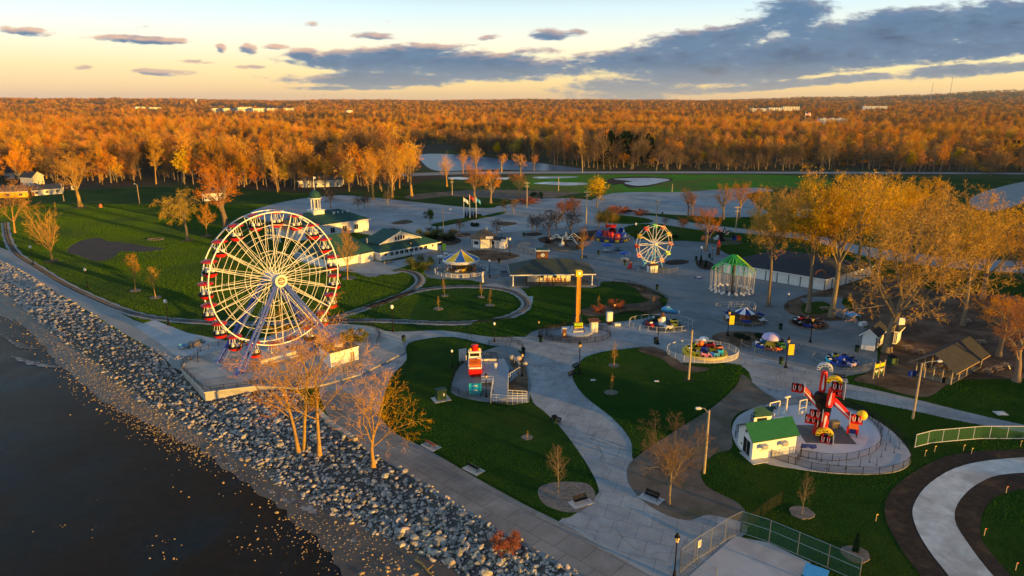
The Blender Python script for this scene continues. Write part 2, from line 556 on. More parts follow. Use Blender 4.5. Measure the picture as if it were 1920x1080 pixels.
M["bark_pale"] = mat("pale_bark", (.40, .245, .075), (.25, .15, .05), 2.0, .9, .6, 7.0, rand=.1, spec=.1)
# ================================================================== GROUND
def hill(x, y):
 r = math.hypot(x, y)
 az = math.atan2(x, y)
 k = max(0.0, min(1.0, (r - 2200) / 3800))
 h = k * k * (3 - 2 * k) * (27 + 5 * math.sin(az * 9 + 1) + 4 * math.sin(az * 23) + 34 * max(0, -az - .2))
 k2 = max(0.0, min(1.0, (r - 7000) / 3000))
 h += k2 * (4 + 112 * max(0, min(1, (az - .28) * 2.8)) + 5 * math.sin(az * 31 + 2) + 3 * math.sin(az * 67))
 return h

SHEETS = []
def sheet(name, pix, z, m, smooth=4, skirt=None, world=False):
 pts = pix if world else [P(*p) for p in pix]
 if smooth:
  pts = catmull(pts, smooth, True)
 SHEETS.append((z, m is M["grass"] or m is M["field"], np.array([(p[0], p[1]) for p in pts])))
 mb = MB()
 mb.prism([(p[0], p[1]) for p in pts], z - (skirt or .003), z)
 if not skirt:
  # keep only the top faces
  n = len(pts)
  mb.f, mb.mi = mb.f[n:], mb.mi[n:]
 return struct(name, mb, m)

# lake edge (top of the riprap bank) and its foot at the water
EDGE = [(-500, 372), (-200, 418), (0, 492), (80, 535), (160, 583), (235, 630), (300, 662), (370, 676), (430, 692), (500, 704), (550, 738), (590, 770), (640, 815), (700, 855), (780, 898), (860, 950), (950, 1003), (1040, 1052), (1110, 1090), (1260, 1180), (1500, 1330)]
FOOT = [(-500, 385), (-200, 450), (0, 548), (60, 592), (120, 642), (190, 692), (250, 740), (300, 775), (350, 798), (400, 822), (445, 852), (490, 884), (535, 912), (590, 945), (640, 970), (700, 997), (760, 1024), (830, 1058), (900, 1094), (1040, 1172), (1300, 1340)]
WZ = -2.3
edge = catmull([P(*p) for p in EDGE], 6, False)
foot = catmull([P(*p, WZ) for p in FOOT], 6, False)

def build_base():
 # near ground: one sheet from the bank out to the hills
 far = [(-14000, 9000), (-14000, 26000), (20000, 26000), (20000, -3000), (300, -400)]
 e0, e1 = edge[0], edge[-1]
 poly = [(e.x, e.y) for e in edge]
 poly = [(-9000, e0.y + 5200)] + poly + [(e1.x + 60, e1.y - 60)] + [(300, -400), (20000, -3000), (20000, 2250), (2250, 2250), (0, 2700), (-2250, 2250), (-9000, 6200)]
 mb = MB()
 mb.prism(poly, -.01, 0)
 n = len(poly)
 mb.f, mb.mi = mb.f[n:], mb.mi[n:]
 struct("ground", mb, M["soil"])
 # rolling far country
 mb = MB()
 na, nr = 120, 36
 rs = [2100 * (26000 / 2100) ** (i / (nr - 1)) for i in range(nr)]
 for r in rs:
  for j in range(na + 1):
   az = R(-62 + 124 * j / na)
   x, y = r * math.sin(az), r * math.cos(az)
   mb.v.append((x, y, hill(x, y) - (.6 if r < 2400 else 0)))
 for i in range(nr - 1):
  for j in range(na):
   a = i * (na + 1) + j
   mb.f.append((a, a + 1, a + na + 2, a + na + 1))
   mb.mi.append(0)
 struct("hills", mb, M["soil"], True)
 # bank under the stones
 mb = MB()
 n = min(len(edge), len(foot))
 vs = []
 for a, b in zip(edge, foot):
  vs += [(a.x, a.y, 0), (b.x, b.y, WZ - .15)]
 mb.add(vs, [(2 * i, 2 * i + 1, 2 * i + 3, 2 * i + 2) for i in range(n - 1)])
 struct("shore_bank", mb, mat("bank_earth", (.11, .10, .09), (.07, .062, .055), .8, .95, .7, 3.0, spec=.1))
 # lake: shallow dark water over mud
 m = bpy.data.materials.new("lake_water")
 m.use_nodes = True
 t = NT(m.node_tree)
 b = m.node_tree.nodes["Principled BSDF"]
 tc = t.n("ShaderNodeTexCoord")
 vec = tc.outputs["Object"]
 col = t.mix(t.mapr(t.noise(vec, .022, 6, .6, 1.0), .42, .6), (.028, .020, .0135), (.012, .028, .040))  # blue patches paint reflected sky into the brown water
 col = t.mix(t.mapr(t.noise(vec, .022, 5, .55, 1.2), .58, .74), col, (.075, .048, .028))
 col = t.mix(t.mapr(t.noise(vec, .6, 6, .7), .4, .8, 0, .5), col, (.006, .007, .008))
 t.l(col, b.inputs["Base Color"])
 b.inputs["Specular IOR Level"].default_value = .025
 t.l(t.mapr(t.noise(vec, .03, 4, .6, .5), .35, .7, .22, .5), b.inputs["Roughness"])
 bp = t.n("ShaderNodeBump")
 bp.inputs["Strength"].default_value = .35
 bp.inputs["Distance"].default_value = .12
 t.l(t.noise(vec, 1.6, 6, .7, .5), bp.inputs["Height"])
 t.l(bp.outputs[0], b.inputs["Normal"])
 mb = MB()
 L = 9000
 mb.add([(-L, -L, WZ), (600, -L, WZ), (600, 1200, WZ), (-L, 12000, WZ)], [(0, 1, 2, 3)])
 struct("lake", mb, m)
 # wet mud strip along the foot of the bank
 mud = mat("wet_mud", (.105, .085, .068), (.055, .046, .040), .25, .5, .5, 2.0, spec=.3, c3=(.10, .085, .068), scale3=.12)
 water_side = [(-200, 470), (0, 590), (30, 600), (70, 640), (110, 680), (170, 735), (215, 765), (290, 800), (340, 830), (385, 850), (430, 885), (500, 935), (565, 985), (615, 1035), (650, 1090), (720, 1180)]
 ws = catmull([P(*p, WZ) for p in water_side], 6, False)
 ws = [Vector((p.x, p.y, 0)) + Vector((random.uniform(-.5, .5), random.uniform(-.5, .5), 0)) for p in ws]
 fin = [f for f in foot if f.y < 330 and f.y > 40]
 poly = [(p.x + .8, p.y + .8) for p in fin] + [(p.x, p.y) for p in reversed(ws)]
 mb = MB()
 mb.prism(poly, WZ, WZ + .06)
 struct("mud_flat", mb, mud)
 # thin foam lines where ripples die out on the mud
 foam = mat("pale_foam", (.30, .30, .31), (.12, .12, .125), 1.5, .7, c3=(.07, .065, .06), scale3=.6, lo3=.4, hi3=.55)
 for pts, w in (([(385, 838), (405, 850), (425, 868), (440, 884)], .5), ([(500, 918), (530, 934), (565, 950), (585, 960), (600, 972)], .8), ([(0, 627), (40, 650), (75, 655)], .9), ([(20, 668), (70, 684), (120, 690)], 1.0), ([(620, 990), (650, 1003), (668, 1020)], .7)):
  c = catmull([P(*p, WZ) for p in pts], 6, False)
  n = len(c)
  vs = []
  for i, p in enumerate(c):
   d = (c[min(i + 1, n - 1)] - c[max(i - 1, 0)]).normalized()
   s = Vector((-d.y, d.x, 0))
   k = w * math.sin(PI * (i + .3) / (n - .4)) * random.uniform(.5, 1.3)
   vs += [tuple(p + s * k + Vector((0, 0, .075))), tuple(p - s * k * random.uniform(.4, 1) + Vector((0, 0, .075)))]
  mb = MB()
  mb.add(vs, [(2 * i, 2 * i + 1, 2 * i + 3, 2 * i + 2) for i in range(n - 1)])
  struct("foam_line", mb, foam)
build_base()

# ---- park grass: all the near ground that is not paved
park = [(-900, 402), (-300, 405), (-60, 392), (0, 378), (60, 366), (120, 358), (230, 352), (330, 350), (430, 352), (500, 358), (600, 362), (700, 362), (770, 350), (800, 338), (900, 332), (1000, 329), (1480, 332), (1920, 336), (2600, 342), (3400, 380)]
pk = [P(*p) for p in park] + [Vector((220, 40, 0)), Vector((200, -60, 0)), Vector((90, -60, 0))]
pk2 = [e for e in edge if e.y < 560]
sheet("lawn", pk + [Vector((e.x, e.y, 0)) for e in reversed(pk2)], .01, M["grass"], 0, world=True)

# ---- far field with its road and meltwater, and the river bend
sheet("field", [(985, 333), (1000, 328), (1250, 327), (1500, 329), (1560, 340), (1540, 352), (1420, 358), (1330, 362), (1200, 364), (1110, 362), (1010, 357), (960, 345)], .03, M["field"], 3)
sheet("far_road", [(700, 327), (860, 322), (1000, 321.5), (1250, 321.5), (1700, 322.5), (2200, 326), (2200, 328.5), (1700, 326), (1250, 325), (1000, 325.5), (860, 327), (700, 333)], .05, M["road"], 0)
river_m = mat("river_water", (.06, .12, .20), (.03, .07, .13), .02, .3, .6, .5, spec=.35, bdist=.3)  # blue base colour stands in for part of the reflected sky
sheet("river", [(784, 296), (795, 289), (840, 289), (900, 294), (960, 300), (1020, 307), (1075, 314), (1098, 319), (1060, 320.5), (1000, 320), (940, 318), (880, 319), (835, 321), (810, 318), (795, 308), (788, 300)], .06, river_m, 4)
for k in ([(1000, 332), (1040, 331), (1085, 331.5), (1060, 334), (1010, 334.5)], [(1000, 344), (1030, 341), (1062, 342), (1095, 343), (1100, 346), (1060, 348), (1030, 346)], [(1150, 336), (1180, 334), (1230, 334), (1256, 337), (1240, 342), (1215, 347), (1190, 348), (1170, 343), (1185, 340)], [(838, 334), (860, 332), (880, 334), (868, 337)], [(930, 334), (955, 333), (948, 337)]):
 sheet("puddle", k, .06, M["puddle"], 4)
sheet("mud_patch", [(1138, 340), (1150, 334), (1200, 331), (1245, 333), (1262, 337), (1240, 344), (1215, 350), (1180, 352), (1165, 345), (1150, 347)], .045, M["mulch"], 4)

# ---- pavements
sheet("parking_lot", [(470, 397), (545, 376), (640, 366), (760, 377), (850, 386), (905, 390), (960, 382), (1000, 374), (1070, 372), (1150, 382), (1210, 402), (1225, 425), (1180, 445), (1100, 462), (1000, 480), (900, 500), (800, 495), (760, 470), (690, 440), (600, 430), (500, 415)], .03, M["lot"], 4)
sheet("gravel_strip", [(780, 374), (840, 368), (930, 372), (1000, 378), (1060, 366), (1090, 361), (985, 357), (900, 356), (800, 362), (760, 368)], .026, M["dirt"], 4)
sheet("parking_lot", [(1105, 384), (1150, 362), (1280, 360), (1350, 355), (1420, 352), (1450, 358), (1400, 364), (1420, 385), (1440, 400), (1380, 408), (1290, 404), (1200, 398)], .034, M["lot"], 3)
sheet("parking_lot", [(1820, 372), (1870, 352), (1960, 335), (2100, 330), (2100, 350), (1990, 366), (1910, 384), (1870, 396), (1830, 392)], .034, M["road"], 3)
sheet("road", [(1110, 412), (1200, 402), (1300, 418), (1420, 432), (1520, 440), (1620, 462), (1760, 480), (1920, 490), (2200, 500), (2200, 520), (1920, 512), (1760, 500), (1620, 480), (1520, 452), (1420, 440), (1300, 430), (1200, 416), (1110, 424)], .05, M["road"], 3)
sheet("plaza", [(830, 455), (900, 440), (1000, 432), (1100, 425), (1160, 430), (1210, 446), (1290, 452), (1340, 458), (1360, 475), (1480, 520), (1560, 545), (1650, 525), (1660, 540), (1580, 560), (1600, 590), (1640, 640), (1640, 690), (1590, 705), (1560, 718), (1500, 720), (1450, 705), (1400, 680), (1300, 668), (1180, 655), (1100, 660), (1070, 690), (1000, 690), (985, 665), (960, 648), (985, 632), (1010, 618), (1100, 608), (1190, 600), (1240, 585), (1250, 560), (1225, 545), (1190, 532), (1130, 528), (1110, 540), (955, 540), (880, 525), (800, 520), (795, 490), (740, 505), (690, 520), (640, 490), (715, 492), (820, 470)], .04, M["plaza"], 3)
sheet("plaza", [(560, 470), (640, 470), (716, 492), (760, 486), (765, 497), (735, 508), (752, 511), (730, 515), (700, 513), (640, 508), (560, 490)], .045, M["conc"], 3)
# walks: wide curved walk, promenade along the lake, paths
sheet("walkway", [(985, 632), (1040, 640), (1190, 600), (1240, 612), (1290, 628), (1400, 665), (1470, 680), (1560, 705), (1570, 716), (1540, 733), (1480, 764), (1420, 735), (1388, 684), (1270, 680), (1180, 655), (1110, 665), (1085, 682), (1073, 706), (1095, 742), (1150, 785), (1183, 825), (1186, 870), (1180, 905), (1240, 950), (1370, 972), (1400, 1000), (1310, 1070), (1330, 1200), (1180, 1180), (1070, 1010), (1040, 985), (1110, 935), (1122, 915), (1095, 862), (1045, 795), (1000, 755), (985, 700), (975, 655), (920, 648), (850, 632), (790, 637), (762, 648), (762, 675), (735, 705), (720, 740), (700, 790), (640, 790), (600, 745), (610, 710), (690, 670), (705, 640), (680, 616), (620, 612), (740, 622), (830, 620), (920, 632)], .05, M["conc"], 3)
sheet("promenade", [(-300, 412), (-100, 440), (0, 464), (60, 492), (150, 541), (250, 600), (340, 622), (430, 640), (470, 655), (430, 680), (340, 696), (300, 664), (235, 627), (160, 581), (80, 533), (0, 490), (-200, 416)], .055, M["road"], 3)
sheet("promenade", [(605, 742), (640, 730), (700, 770), (740, 812), (800, 842), (890, 895), (980, 945), (1060, 985), (1150, 1040), (1300, 1130), (1420, 1230), (1350, 1260), (1190, 1150), (1085, 1085), (1000, 1036), (920, 990), (830, 936), (760, 888), (690, 848), (640, 810), (612, 775)], .06, slab_mat("promenade_concrete", "8f8b88", "77746f", 4.0, 3.2, R(43), (.36, .35, .35), c3="5c5956"), 3)
sheet("path", [(1560, 716), (1700, 745), (1800, 770), (1920, 797), (2150, 840), (2150, 862), (1920, 812), (1800, 790), (1700, 768), (1540, 735)], .055, M["conc"], 3)
sheet("concrete_apron", [(252, 612), (290, 600), (350, 624), (420, 640), (455, 655), (425, 672), (395, 668), (330, 668), (300, 645)], .07, M["pad"], 0)
sheet("pale_slab", [(985, 556), (1036, 556), (1036, 568), (990, 568)], .06, M["pad"], 0)
sheet("path", [(895, 536), (930, 532), (955, 540), (975, 540), (990, 556), (992, 568), (985, 566), (970, 552), (940, 541)], .055, M["conc"], 2)
# gravel road under construction with bare earth on both sides
sheet("bare_earth", [(2100, 838), (1920, 842), (1790, 852), (1715, 885), (1668, 925), (1660, 970), (1690, 1030), (1730, 1085), (1800, 1200), (2000, 1200), (1900, 1085), (1845, 1020), (1838, 985), (1850, 948), (1885, 925), (1960, 915), (2100, 912)], .05, M["mulch"], 4)
sheet("gravel_road", [(2100, 852), (1920, 858), (1810, 872), (1745, 905), (1713, 948), (1716, 985), (1740, 1030), (1782, 1085), (1850, 1180), (1960, 1180), (1866, 1085), (1815, 1020), (1790, 975), (1800, 938), (1838, 905), (1900, 888), (2100, 880)], .07, M["gravel"], 4)
sheet("bare_earth", [(1392, 702), (1425, 730), (1465, 760), (1400, 768), (1372, 790), (1372, 840), (1340, 852), (1315, 880), (1325, 912), (1385, 945), (1400, 978), (1330, 966), (1290, 976), (1240, 962), (1195, 930), (1176, 895), (1188, 862), (1260, 812), (1335, 765), (1380, 725)], .062, M["dirt"], 4)
sheet("wood_chip_ground", [(1650, 520), (1750, 545), (1960, 560), (2300, 620), (2300, 760), (1960, 715), (1880, 712), (1790, 715), (1740, 745), (1680, 735), (1640, 722), (1600, 712), (1640, 690), (1650, 640), (1600, 585), (1590, 560), (1500, 560), (1560, 590), (1590, 600), (1520, 600), (1470, 580), (1500, 556)], .058, M["chips"], 3)
sheet("court_slab", [(1265, 1105), (1310, 1065), (1378, 1006), (1440, 1018), (1520, 1056), (1480, 1110), (1400, 1200)], .07, M["pad"], 0)

# ---- raised lawn islands with a small kerb
def island(pix, m="grass", z=.12, sm=5):
 return sheet("lawn", pix, z, M[m], sm, skirt=.12)
island([(768, 648), (795, 638), (850, 635), (890, 643), (905, 650), (880, 662), (855, 690), (845, 730), (900, 752), (960, 758), (1002, 760), (1048, 800), (1085, 850), (1108, 905), (1112, 930), (1072, 968), (1040, 968), (980, 940), (890, 890), (815, 845), (765, 822), (740, 800), (742, 760), (758, 715), (772, 680)])
island([(1074, 706), (1088, 682), (1115, 666), (1180, 654), (1225, 652), (1262, 668), (1280, 684), (1320, 690), (1378, 684), (1390, 696), (1376, 722), (1330, 764), (1262, 806), (1200, 848), (1186, 860), (1182, 826), (1150, 786), (1098, 744)])
sheet("bare_earth", [(1196, 656), (1225, 651), (1262, 667), (1282, 684), (1330, 692), (1300, 700), (1265, 692), (1240, 674), (1210, 664)], .14, M["chips"], 4)
sheet("mulch_bed", [(1012, 915), (1040, 906), (1075, 905), (1104, 910), (1116, 932), (1090, 958), (1062, 962), (1025, 950), (1010, 932)], .14, M["ringmulch"], 4)
sheet("bare_earth", [(125, 470), (150, 452), (185, 446), (200, 452), (230, 455), (275, 462), (310, 466), (275, 472), (225, 472), (215, 482), (180, 490), (150, 480)], .02, mat("wet_earth", (.045, .028, .022), (.07, .045, .03), .2, .8, .5, 2.0, spec=.2), 4)
# beds and planted islands in the plaza
for pix, mm in (([(880, 470), (925, 470), (965, 476), (972, 482), (930, 490), (895, 486), (868, 480)], "chips"), ([(735, 418), (760, 412), (775, 416), (760, 420), (740, 421)], "chips"), ([(720, 432), (735, 428), (748, 431), (738, 434)], "chips"),
    ([(1335, 635), (1350, 624), (1400, 622), (1450, 630), (1470, 640), (1430, 652), (1370, 650)], "chips"), ([(1250, 490), (1270, 487), (1290, 489), (1288, 494), (1262, 497), (1248, 495)], "mulch"), ([(1305, 490), (1330, 490), (1345, 505), (1335, 507), (1312, 503)], "mulch"),
    ([(820, 443), (850, 444), (865, 452), (845, 460), (800, 458), (790, 450)], "mulch"), ([(1010, 447), (1060, 440), (1120, 432), (1140, 440), (1100, 452), (1030, 458)], "mulch"), ([(930, 418), (950, 416), (970, 419), (945, 424)], "chips"), ([(855, 440), (880, 437), (880, 442), (862, 445)], "chips"), ([(980, 440), (1000, 436), (1018, 439), (1000, 443)], "mulch")):
 sheet("planting_bed", pix, .10, M[mm], 4, skirt=.10)
island([(808, 422), (850, 412), (900, 406), (945, 397), (940, 402), (880, 414), (830, 424)], sm=3)
island([(820, 378), (880, 380), (930, 388), (900, 390), (850, 386)], sm=3)
island([(1168, 428), (1215, 420), (1290, 432), (1360, 442), (1410, 448), (1440, 462), (1380, 462), (1300, 452), (1240, 452), (1190, 446)], sm=3)
island([(1125, 402), (1200, 408), (1225, 416), (1180, 420), (1130, 416)], sm=3)
island([(1000, 535), (1115, 541), (1165, 532), (1195, 545), (1200, 560), (1165, 580), (1130, 596), (1100, 606), (1010, 616), (985, 628), (930, 632), (880, 620), (900, 600), (980, 595), (996, 575), (1000, 556)], sm=4)
sheet("bare_earth", [(1088, 583), (1120, 575), (1165, 572), (1205, 568), (1230, 560), (1240, 572), (1250, 580), (1225, 590), (1190, 582), (1150, 590), (1105, 594)], .14, M["chips"], 4)
sheet("bare_earth", [(1170, 532), (1195, 535), (1225, 548), (1240, 560), (1215, 562), (1200, 552), (1195, 543)], .15, M["chips"], 3)
island([(1505, 572), (1540, 566), (1560, 575), (1555, 586), (1510, 590)], sm=3)
# narrow gauge railway: ballast, sleepers, rails
def railway(pix, w=1.5):
 c = catmull([P(*p) for p in pix], 10, False)
 n = len(c)
 mb = MB()
 L, Rr, sl = [], [], []
 for i, p in enumerate(c):
  d = (c[min(i + 1, n - 1)] - c[max(i - 1, 0)]).normalized()
  s = Vector((-d.y, d.x, 0))
  k = w * (1 + .12 * math.sin(i * 1.7))
  L.append(p + s * k); Rr.append(p - s * k)
  sl.append((p, s, d))
 SHEETS.append((.1, False, np.array([(p.x, p.y) for p in L + Rr[::-1]])))
 vs = []
 for a, b in zip(L, Rr):
  vs += [(a.x, a.y, .10), (b.x, b.y, .10)]
 mb.add(vs, [(2 * i, 2 * i + 1, 2 * i + 3, 2 * i + 2) for i in range(n - 1)], 0)
 for sgn in (-.45, .45):
  mb.tube([p + s * sgn + Vector((0, 0, .24)) for p, s, d in sl], .06, 4, 1)
 acc = 0
 for i in range(1, n):
  seg = (c[i] - c[i - 1]).length
  m = max(1, int(seg / .7))
  for j in range(m):
   q = c[i - 1].lerp(c[i], j / m)
   mb.box(q + Vector((0, 0, .155)), (.2, 1.5, .1), math.atan2(sl[i][2].y, sl[i][2].x), 2)
 struct("railway_track", mb, [M["ballast"], M["black"], mat("old_sleepers", (.17, .145, .12), (.12, .10, .085), 1.0, .9)])
railway([(10, 418), (14, 445), (30, 475), (70, 502), (120, 533), (190, 566), (255, 590), (320, 600), (420, 607), (520, 606), (640, 602), (740, 603), (830, 607), (890, 605), (950, 596), (985, 578), (984, 562), (960, 547), (920, 540), (860, 538), (800, 543), (750, 555), (690, 577), (640, 593), (600, 604)])
railway([(690, 577), (730, 563), (765, 548), (786, 532), (786, 520), (772, 511), (745, 507)])

# ---- short grass blades on every lawn near the park: nobody could count them
def grass():
 x0, x1, y0, y1, c = -250.0, 150.0, 58.0, 345.0, .5
 nx, ny = int((x1 - x0) / c), int((y1 - y0) / c)
 gx, gy = np.meshgrid(x0 + c * (np.arange(nx) + .5), y0 + c * (np.arange(ny) + .5))
 ok = np.zeros((ny, nx), bool)
 zz = np.zeros((ny, nx))
 for z, green, poly in sorted(SHEETS, key=lambda t: t[0]):
  i0, i1 = [int(np.clip((v - x0) / c, 0, nx)) for v in (poly[:, 0].min() - 1, poly[:, 0].max() + 1)]
  j0, j1 = [int(np.clip((v - y0) / c, 0, ny)) for v in (poly[:, 1].min() - 1, poly[:, 1].max() + 1)]
  if i1 <= i0 or j1 <= j0:
   continue
  X, Y = gx[j0:j1, i0:i1], gy[j0:j1, i0:i1]
  ins = np.zeros(X.shape, bool)
  for (xa, ya), (xb, yb) in zip(poly, np.roll(poly, -1, 0)):
   if ya == yb:
    continue
   ins ^= ((ya > Y) != (yb > Y)) & (X < (xb - xa) * (Y - ya) / (yb - ya) + xa)
  ok[j0:j1, i0:i1][ins] = green
  zz[j0:j1, i0:i1][ins] = z
 rng = np.random.default_rng(8)
 dep = gy * cP + CAM_H * sP
 vis = ok & (np.abs(gx) < dep * .80)
 X, Y, Z = gx[vis], gy[vis], zz[vis]
 D = np.hypot(X, Y)
 # patchy lawn: more, longer blades in places
 n = np.where(D < 120, 4, np.where(D < 200, 3, 2))
 X, Y, Z, D = (np.repeat(a, n) for a in (X, Y, Z, D))
 X = X + rng.uniform(-c / 2, c / 2, X.size)
 Y = Y + rng.uniform(-c / 2, c / 2, X.size)
 k = (.8 + .35 * np.sin(X * .13 + 2 * np.sin(Y * .07)) * np.sin(Y * .11)) * rng.uniform(.6, 1.4, X.size) * np.where(D < 120, .62, np.where(D < 200, .8, 1.0))
 XA, YA, ZA, KA = X, Y, Z, k
 dark = (Z > .05) | (X > -25)  # islands and right-hand lawns take the shade-coloured blades
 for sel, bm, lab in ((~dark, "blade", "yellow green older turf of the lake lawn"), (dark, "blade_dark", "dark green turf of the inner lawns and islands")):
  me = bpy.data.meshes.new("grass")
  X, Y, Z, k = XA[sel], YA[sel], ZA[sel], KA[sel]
  me.vertices.add(X.size)
  me.vertices.foreach_set("co", np.stack([X, Y, Z], 1).astype(np.float32).ravel())
  at = me.attributes.new("size", "FLOAT", "POINT")
  at.data.foreach_set("value", k.astype(np.float32))
  at = me.attributes.new("turn", "FLOAT_VECTOR", "POINT")
  at.data.foreach_set("vector", np.stack([rng.normal(0, .35, X.size), rng.normal(0, .35, X.size), rng.uniform(0, 6.28, X.size)], 1).astype(np.float32).ravel())
  ob = bpy.data.objects.new("grass", me)
  COL.objects.link(ob)
  tag(ob, lab, "grass", None, "stuff")
  ng = bpy.data.node_groups.new("grass_scatter", "GeometryNodeTree")
  ng.interface.new_socket("Geometry", in_out="INPUT", socket_type="NodeSocketGeometry")
  ng.interface.new_socket("Geometry", in_out="OUTPUT", socket_type="NodeSocketGeometry")
  N, L = ng.nodes, ng.links
  gi, go = N.new("NodeGroupInput"), N.new("NodeGroupOutput")
  co = N.new("GeometryNodeMeshCone")
  co.fill_type = "NONE"
  co.inputs["Vertices"].default_value = 3
  co.inputs["Radius Top"].default_value = .012
  co.inputs["Radius Bottom"].default_value = .11
  co.inputs["Depth"].default_value = .20
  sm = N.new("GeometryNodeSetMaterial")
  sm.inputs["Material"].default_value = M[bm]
  L.new(co.outputs[0], sm.inputs[0])
  ip = N.new("GeometryNodeInstanceOnPoints")
  L.new(gi.outputs[0], ip.inputs["Points"])
  L.new(sm.outputs[0], ip.inputs["Instance"])
  for nm, ty, sk in (("size", "FLOAT", "Scale"), ("turn", "FLOAT_VECTOR", "Rotation")):
   a = N.new("GeometryNodeInputNamedAttribute")
   a.data_type = ty
   a.inputs[0].default_value = nm
   L.new(a.outputs[0], ip.inputs[sk])
  L.new(ip.outputs[0], go.inputs[0])
  md = ob.modifiers.new("scatter", "NODES")
  md.node_group = ng
 print("GRASS", X.size)
# ================================================================== TREES
def twig_mat(name, c, rand=.3, tr=.0):
 m = bpy.data.materials.new(name)
 m.use_nodes = True
 t = NT(m.node_tree)
 b = m.node_tree.nodes["Principled BSDF"]
 b.inputs["Roughness"].default_value = .9
 b.inputs["Specular IOR Level"].default_value = .05
 oi = t.n("ShaderNodeObjectInfo")
 tc = t.n("ShaderNodeTexCoord")
 hs = t.n("ShaderNodeHueSaturation")
 rgb = t.mix(t.mapr(t.noise(tc.outputs["Object"], .35, 3, .6), .3, .7), tuple(x * .75 for x in c), tuple(min(1, x * 1.2) for x in c))
 t.l(rgb, hs.inputs["Color"])
 t.l(t.mapr(oi.outputs["Random"], 0, 1, .5 - rand * .02, .5 + rand * .07), hs.inputs["Hue"])
 fr = t.m("FRACT", t.m("MULTIPLY", oi.outputs["Random"], 17.3))
 t.l(t.mapr(fr, 0, 1, 1 - rand * 1.4, 1 + rand * .8), hs.inputs["Value"])
 fr = t.m("FRACT", t.m("MULTIPLY", oi.outputs["Random"], 43.1))
 t.l(t.mapr(fr, 0, 1, 1 - rand * .4, 1.08), hs.inputs["Saturation"])
 t.l(hs.outputs[0], b.inputs["Base Color"])
 return m
TW_OR = twig_mat("orange_brown_twigs", (.60, .215, .015))
TW_GR = twig_mat("grey_brown_twigs", (.155, .10, .058), .2)
TW_BUD = twig_mat("budding_yellow_twigs", (.52, .29, .013), .2)
TW_RED = twig_mat("red_budded_twigs", (.20, .08, .05), .2)
TW_GOLD = twig_mat("golden_bare_twigs", (.60, .29, .03), .15)
TW_DARK = twig_mat("dark_twigs", (.085, .062, .05), .2)
LF_GREEN = twig_mat("dark_green_leaves", (.030, .085, .022), .2)
LF_OLIVE = twig_mat("olive_leaves", (.12, .13, .025), .3)
LF_BUD = twig_mat("yellow_green_buds", (.58, .34, .014), .2)
LF_CON = twig_mat("conifer_needles", (.012, .035, .018), .2)

def perp(d, rng):
 v = Vector((rng.gauss(0, 1), rng.gauss(0, 1), rng.gauss(0, 1)))
 v = v - d * v.dot(d)
 return v.normalized() if v.length > 1e-5 else d.orthogonal().normalized()

